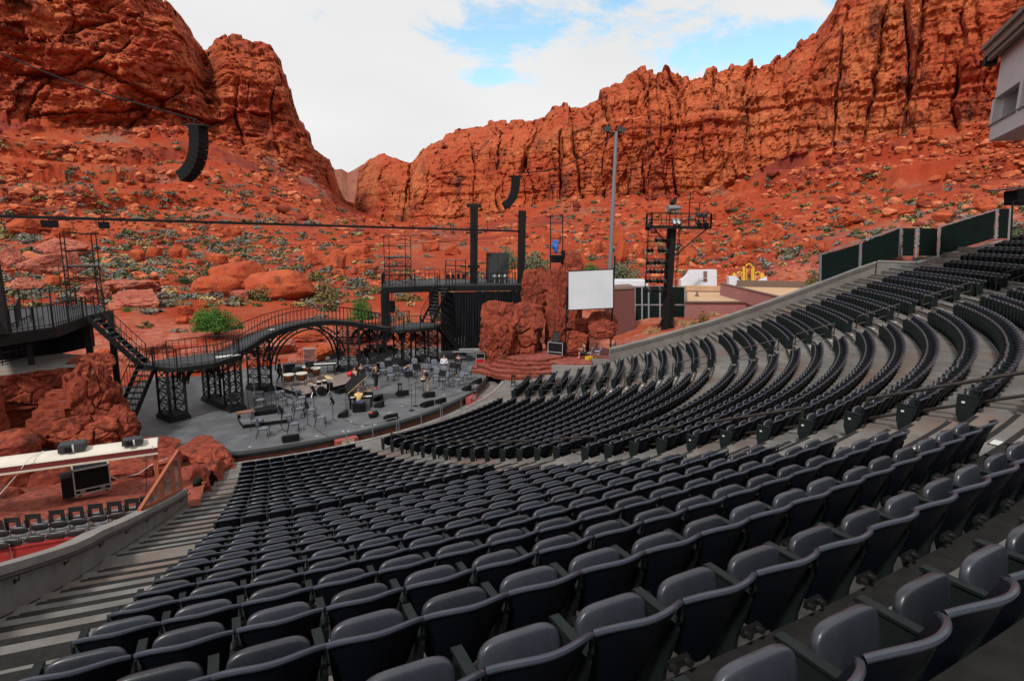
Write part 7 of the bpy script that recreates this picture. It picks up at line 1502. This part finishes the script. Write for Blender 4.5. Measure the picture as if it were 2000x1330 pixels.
mb = MB(); p_ = bw((sA+sB)/2+.35, .9, zw0+.75); mb.lathe([(.28, -.3), (.28, .1), (.2, .3), (.05, .34)], p_, 12); mb.bar(p_+Vector((0, 0, .2)), p_+Vector((0, 0, .6)), .04); mb.build('house_lamp', M['galv'], bt)
mb = MB(); p_ = bw((sA+sB)/2+.3, .9, zw0+.2); mb.box(p_, (.3, .3, .5), R(20), (R(-25), 0)); mb.build('house_speaker', M['case_grey'], bt)
# small dark canopy and rail at the right edge
cn_ = thing('dark_canopy', 'small dark canopy roof with a pole at the right edge above the fence', 'canopy', tuple(dep(1990, 440, 34)))
P = [dep(1972, 369, 34), dep(2030, 362, 34), dep(2030, 366, 34), dep(1972, 371, 34)]; mb = MB(); quad(mb, P, 2.0, fwd); mb.build('roof', M['case_grey'], cn_); P = [dep(1988, 372, 34), dep(2030, 366, 34), dep(2030, 400, 34), dep(1988, 400, 34)]; mb = MB(); quad(mb, P, 1.0, fwd); mb.build('booth_body', M['black'], cn_)
a, b = dep(1978, 393, 33), dep(1974, 470, 33); mb = MB(); mb.bar(a, b, .07); mb.bar(a, dep(2040, 386, 33), .07); mb.build('pole_frame', M['steel'], cn_)
# frame with a blue tarpaulin on the rock set
fp = thing('ladder_frame', 'thin steel frame standing on top of the rock set', 'frame', tuple(dep(1087, 500, 50.5)))
ua, ub = 1075, 1099
for u in (ua, ub): mb = MB(); mb.bar(dep(u, 421, 50.5), dep(u, 530, 50.5), .07); mb.build('upright', M['steel'], fp)
for v in (422, 436, 451, 466, 494): mb = MB(); mb.bar(dep(ua, v, 50.5), dep(ub, v, 50.5), .05); mb.build('rung', M['steel'] if v != 451 else M['galv'], fp)
M['tarp'] = mat('blue_tarp', (.035, .13, .42), .5, var=(.02, .08, .30), vscale=3, bump=.05, bscale=4)
rock('blue_tarpaulin', tuple(dep(1086, 480, 50.3)), (.75, .6, 1.35), 0, 77, 'tarp', None, 4, 8, .22, .2); tag(bpy.data.objects['blue_tarpaulin'], 'blue tarpaulin bundled on the thin frame above the rock set', 'tarpaulin')
kit('black_box', 'black speaker box beside the blue tarpaulin on the rock', 'box', dep(1107, 503, 50.2), [('body', 'box', 'black', (0, 0, .0), (.8, .6, 1.2)), ('handle', 'box', 'steel', (0, -.32, .3), (.2, .04, .05))]); kit('black_box', 'low black box under the blue tarpaulin', 'box', dep(1088, 506, 50.0), [('body', 'box', 'black', (0, 0, 0), (.95, .6, .6)), ('lid', 'box', 'case_grey', (0, 0, .32), (.98, .62, .05))])
# --- on the red ledge: case, seated man, grey chairs
LZ2 = .94
cs_ = at(1088, 694, LZ2); kit('flight_case', 'black flight case with white edges on the red ledge', 'case', cs_, [('body', 'box', 'black', (0, 0, .62), (1.25, .95, 1.0))]+[('edge', 'box', 'silver', (x, y, .62), (.05, .05, 1.05)) for x in (-.62, .62) for y in (-.47, .47)]+[('edge', 'box', 'silver', (0, -.475, z), (1.25, .045, .05)) for z in (.12, .35, 1.12)]+[('edge', 'box', 'silver', (-.625, 0, z), (.045, .95, .05)) for z in (.12, .35, 1.12)]+[('caster', 'cyl', 'steel', (x, -.3, 0), (x, -.3, .12), .05) for x in (-.45, .45)], R(-50))
kit('tall_speaker', 'black upright speaker on top of the flight case on the ledge', 'speaker', cs_+np.array([-.1, .1, 1.13]), [('cabinet', 'box', 'black', (0, 0, .4), (.5, .45, .8)), ('grille', 'box', 'case_grey', (0, -.23, .4), (.44, .02, .72))], R(-30))
M['greychair'] = mat('grey_plastic_chair', (.24, .26, .29), .5, var=(.19, .205, .23), vscale=5)
def plastic_chair():
    t = thing('plastic_chair', 'chair', 'chair'); mb = MB(); mb.ell((0, .02, .45), (.23, .23, .03), 14, 6, 4); mb.build('seat', M['greychair'], t, sharp=None); mb = MB(); mb.ell((0, -.24, .72), (.22, .03, .22), 14, 8, 4, Matrix.Rotation(R(12), 3, 'X')); mb.build('backrest', M['greychair'], t, sharp=None)
    for x in (-1, 1):
        mb = MB(); mb.tube([(x*.2, .18, .44), (x*.22, .24, 0)], .014, 5); mb.build('leg', M['chrome'], t); mb = MB(); mb.tube([(x*.2, -.18, .44), (x*.22, -.28, 0)], .014, 5); mb.build('leg', M['chrome'], t)
    return t
pc = plastic_chair(); k = 0
for (u, v, n, a, lab) in ((1152, 700, 1, 30, 'under the seated man'), (1168, 702, 2, 25, 'in the middle stack'), (1196, 694, 3, 25, 'in the tall stack by the block wall'), (1160, 690, 1, 35, 'behind the seated man')):
    P = at(u, v, LZ2)
    for j in range(n): dup(pc, (P[0]-.04*j, P[1], LZ2+j*.22), R(a+j*14), f'grey plastic chair {lab}' + (f', {["bottom", "second", "top"][j]} one' if n > 1 else ''), 'grey plastic chairs on the red ledge')
remove_tree(pc)
person('man in a dark shirt sitting on a grey plastic chair on the red ledge', at(1141, 701, LZ2), R(62), (.03, .034, .045), (.03, .03, .035), pose=sit, long_sleeve=False, shorts=True, shoes=(.4, .02, .02))
kit('yellow_bin', 'yellow plastic bin at the edge of the red ledge', 'bin', at(1150, 708, LZ2-.25), [('body', 'box', 'gold', (0, 0, .26), (.5, .4, .45)), ('base', 'box', 'black', (0, 0, .04), (.52, .42, .08))], R(10))
# line arrays hung on cables
def line_array(name, label, u, v, t, L, rz, n=11, tot=58, cable=()):
    P = Vector(dep(u, v, t)); T = thing(name, label, 'speaker array', tuple(P), rz); Mx = wmat(T); h = L/n; ang = 0.0; p_ = Vector((0, 0, 0)); W = 1.15; D = .72
    for k in range(n):
        a = R(tot)*(k/(n-1))**1.7; d = Vector((0, math.sin(a), -math.cos(a))); f = Vector((0, -math.cos(a), -math.sin(a))); q = p_+d*h; mb = MB(); c = []
        for (pt, fr_) in ((p_, 1), (q, 1)):
            for x in (-W/2, W/2): c += [pt+Vector((x, 0, 0))+f*(D/2), pt+Vector((x*.82, 0, 0))-f*(D/2)]
        mb.add([Mx @ r_ for r_ in c], [(0, 2, 3, 1), (4, 5, 7, 6), (0, 1, 5, 4), (2, 6, 7, 3), (0, 4, 6, 2), (1, 3, 7, 5)]); bx_ = mb.build('speaker_box', M['array'], T)
        mb = MB(); mb.add([Mx @ (r_+f*.006) for r_ in (c[0]+d*.015, c[2]+d*.015, c[6]-d*.015, c[4]-d*.015)], [(0, 1, 2, 3)]); mb.build('grille', M['black'], bx_); p_ = q
    mb = MB(); mb.box((0, 0, .08), (W*.9, 1.35, .10)); mb.bar((0, .2, .1), (0, .2, .45), .1); mb.v = [tuple(Mx @ Vector(r_)) for r_ in mb.v]; mb.build('hanging_frame', M['steel'], T)
    for c_ in cable: mb = MB(); a, b = P+Vector((0, 0, .45)), Vector(c_); mb.tube([a.lerp(b, f)-Vector((0, 0, 1.2*math.sin(math.pi*f))) for f in np.linspace(0, 1, 14)], .055, 5); mb.build('cable', M['black'], T)
    return T
M['array'] = mat('array_grey_side', (.009, .010, .011), .8, spec=.1)
line_array('line_array', 'large curved black speaker array hanging at the upper left', 386, 249, 38, 3.6, R(62), cable=(dep(-260, -40, 44), dep(1010, 340, 58)) if False else (dep(-260, -40, 44),))
line_array('line_array', 'smaller looking curved speaker array hanging over the rear platform', 1007, 347, 56, 3.1, R(72), cable=((LP[0], LP[1], zt),))
# ------------------------------------------------------------------ side box at the lower left
def box_floor_z(P):
    r = math.hypot(P[0], P[1]); f = (r-19.2)/12.3; return .18+.75*min(1, f/.55)+(0 if f < .55 else (f-.55)*.5)
M['shell'] = mat('black_chair_shell', (.012, .012, .013), .4); M['greypad'] = mat('grey_vinyl', (.12, .12, .125), .6)
def box_chair(oval):
    t = thing('box_chair', 'chair', 'chair'); mb = MB(); mb.ell((0, .05, .46), (.23, .23, .035), 16, 6, 3.0); mb.build('seat', M['greypad'], t, sharp=None); mb = MB()
    if oval: mb.ell((0, -.22, .74), (.235, .04, .115), 18, 8, 2.6)
    else:
        for (c, s) in (((0, -.22, .86), (.40, .03, .16)), ((-.155, -.22, .68), (.11, .03, .2)), ((.155, -.22, .68), (.11, .03, .2)), ((0, -.22, .56), (.44, .03, .08))): mb.box(c, s)
    mb.build('backrest', M['shell'], t, sharp=None if oval else 40)
    for x in (-1, 1):
        mb = MB(); mb.tube([(x*.24, .22, 0), (x*.24, .20, .42), (x*.24, -.18, .46), (x*.24, -.22, .78)], .014, 6); mb.build('leg', M['chrome'], t); mb = MB(); mb.tube([(x*.24, -.16, .44), (x*.24, -.26, 0)], .014, 6); mb.build('leg', M['chrome'], t)
    return t
for oval, rowname, pts in ((False, 'far row', [(0, 1023), (33, 1017), (73, 1010), (118, 1002), (155, 996), (192, 990), (228, 985.6), (262, 980), (291, 975)]), (True, 'middle row', [(10, 1036), (46, 1030), (85, 1023), (122, 1018), (160, 1013), (198, 1007), (234, 1002), (266, 998)]), (True, 'near row', [(34, 1053), (77, 1046), (117, 1040), (155, 1035), (194, 1029), (8, 1060)])):
    pc = box_chair(oval)
    for k, (u, v) in enumerate(sorted(pts)):
        P = at(u, v, 1.70); zf = box_floor_z(P)+.02; P = at(u, v, zf+.72); th = math.atan2(P[0], -P[1]); dup(pc, (P[0], P[1], zf), th, f'black chrome-legged chair, {nth(k+1)} from the left in the {rowname} of the side box', 'chairs in the side box')
    remove_tree(pc)
M['redpanel'] = mat('red_box_front', (.30, .018, .016), .6, var=(.22, .015, .014), vscale=3)
mb = MB(); a = at(-60, 1102, 1.42); b = at(152, 1066, 1.42); mb.bar(a, b, .10, .55); mb.bar(np.array(a)+np.array([0, 0, .29]), np.array(b)+np.array([0, 0, .29]), .16, .05); tag(mb.build('red_barrier', M['redpanel']), 'red painted barrier behind the side box chairs', 'barrier')
M['orange'] = mat('orange_brown_steel', (.34, .085, .035), .6, var=(.27, .065, .03), vscale=5); M['awning'] = mat('cream_awning', (.56, .52, .45), .6, var=(.50, .45, .38), vscale=2); M['darkred'] = mat('dark_red_trim', (.12, .012, .012), .6)
cz_ = 2.78; A = Vector(at(-150, 925, cz_)); B = Vector(at(309, 866, cz_)); d = (B-A).normalized(); n = Vector((-d.y, d.x, 0))
ca = thing('side_canopy', 'cream topped canopy with red trim over the side box', 'canopy', (B.x, B.y, .9))
G = []
for f in np.linspace(0, 1, 12):
    p_ = A.lerp(B, f); G.append([p_+n*(.45*math.cos(a))+Vector((0, 0, .20*math.sin(a))) for a in np.linspace(0, math.pi, 9)])
mb = MB(); mb.grid(G, True); mb.grid([[p_+n*.45, p_-n*.45] for p_ in (A, B)], False); mb.add(G[-1], [tuple(range(9))]); mb.build('awning', M['awning'], ca)
mb = MB(); mb.bar(A-n*.42-Vector((0, 0, .10)), B-n*.42-Vector((0, 0, .10)), .10, .16); mb.build('trim', M['darkred'], ca); mb = MB(); mb.bar(A-n*.45-Vector((0, 0, .21)), B-n*.45-Vector((0, 0, .21)), .10, .06); mb.build('lower_rail', M['cream'], ca)
q = B-d*.1-n*.3; mb = MB(); mb.bar((q.x, q.y, .6), (q.x, q.y, cz_), .13); mb.build('post', M['orange'], ca); q2 = A.lerp(B, .1); mb = MB(); mb.bar((q2.x, q2.y, .6), (q2.x, q2.y, cz_), .13); mb.build('post', M['orange'], ca)
for (u, v, s, lab) in ((143, 880, (.75, .55, .24), 'grey projector strapped on the canopy, left one'), (260, 868, (.62, .42, .18), 'dark grey projector strapped on the canopy, right one')):
    P = at(u, v, cz_+.16); t = thing('projector', lab, 'projector', tuple(P), math.atan2(d.y, d.x)); lbox(t, 'body', (0, 0, s[2]/2+.04), s, 'case_grey' if 'right' in lab else 'projgrey' if 'projgrey' in M else 'deck'); lbox(t, 'lens', (-.1, -s[1]/2-.03, s[2]/2+.04), (.16, .08, .14), 'black'); lbox(t, 'strap', (.05, 0, s[2]/2+.045), (.05, s[1]+.02, s[2]+.02), 'paper'); lbox(t, 'top_cover', (0, 0, s[2]+.05), (s[0]*.9, s[1]*.9, .02), 'deck')
for (pts, mt, lab) in (([(-60, 985, 1.6), (0, 965, 1.9), (35, 925, 2.5), (55, 896, 3.0), (85, 880, 3.02)], 'paper', 'pale cable sagging from the canopy at the left edge'), ([(298, 870, 2.9), (300, 910, 2.0), (305, 935, 1.4)], 'paper', 'pale cable hanging at the right end of the canopy'), ([(206, 925, 1.2), (230, 936, 1.0), (270, 925, 1.1), (300, 905, 1.3), (328, 895, 1.3)], 'paper', 'pale cable draped over the ledge right of the flight case'), ([(285, 890, 2.6), (286, 940, 1.6), (284, 985, 1.1)], 'black', 'thin dark cable hanging in front of the post')):
    mb = MB(); mb.tube([tuple(at(u, v, z)) for u, v, z in pts], .012, 5); tag(mb.build('loose_cable', M[mt]), lab, 'cable')
P = dep(182, 962, 20.6); zf = box_floor_z(P)+.03; P = at(182, 960, zf)
kit('flight_case', 'large open black flight case with silver edges in the side box', 'case', P, [('body', 'box', 'black', (0, .1, .55), (1.05, .75, .92)), ('side_box', 'box', 'black', (-.72, .1, .42), (.35, .7, .75))]+[('edge', 'box', 'silver', (x, -.29, .55), (.045, .05, .98)) for x in (-.53, .53)]+[('edge', 'box', 'silver', (0, -.29, z), (1.1, .05, .045)) for z in (.12, .28, 1.03)]+[('edge', 'box', 'silver', (x, .1, 1.03), (.045, .8, .045)) for x in (-.53, .53)]+[('latch', 'box', 'galv', (x, -.31, .2), (.16, .03, .12)) for x in (-.3, .3)]+[('caster', 'cyl', 'steel', (x, -.15, 0), (x, -.15, .1), .05) for x in (-.4, .4)], R(14))
# orange framed glass screen on the end of the wall
gl = thing('glass_screen', 'orange framed glass screen on the end of the stair wall', 'screen', pol(27, R(-4.5), 1.5))
topw = lambda r: bowl_z(r)+float(np.interp(r, [26.7, 31, 36, 40], [.82, .95, 1.02, 1.12]))
def wl(r, z): return Vector(pol(r, float(th_wall_left(r))-.15/r, z))
ra, rb = 31.2, 26.8; hb = over(350, 881, wl(rb, 0)); a, b, c_ = wl(ra, topw(ra)), wl(rb, topw(rb)), wl(rb, hb)
for p_, q in ((a, c_), (b, c_), (a, b), (a.lerp(b, .5), a.lerp(c_, .5)), (a.lerp(b, .8), a.lerp(c_, .8))): mb = MB(); mb.bar(p_+Vector((0, 0, .03)), q+Vector((0, 0, .03)), .09, .09); mb.build('frame_bar', M['orange'], gl)
gm = bpy.data.materials.new('screen_glass'); gm.use_nodes = True; bs = gm.node_tree.nodes['Principled BSDF']; bs.inputs['Base Color'].default_value = (.08, .09, .09, 1); bs.inputs['Roughness'].default_value = .05; bs.inputs['Alpha'].default_value = .45; M['pane'] = gm
for f0, f1 in ((0.02, .49), (.51, .79), (.81, .99)):
    mb = MB(); P4 = [a.lerp(b, f0), a.lerp(b, f1), a.lerp(c_, f1), a.lerp(c_, f0)]; quad(mb, P4, .01, (-1, 0, 0)); mb.build('pane', M['pane'], gl)
kit('floor_lamp', 'small black stage lamp on the rocks at the foot of the left stair', 'lamp', at(386, 955, .85), [('head', 'lathe', 'black', [(.08, -.12), (.14, 0), (.14, .14), (.12, .15)], (0, 0, .28), 10, (.4, .5, .4)), ('yoke', 'box', 'steel', (0, 0, .16), (.3, .04, .3)), ('base', 'box', 'steel', (0, 0, .0), (.3, .25, .04))])
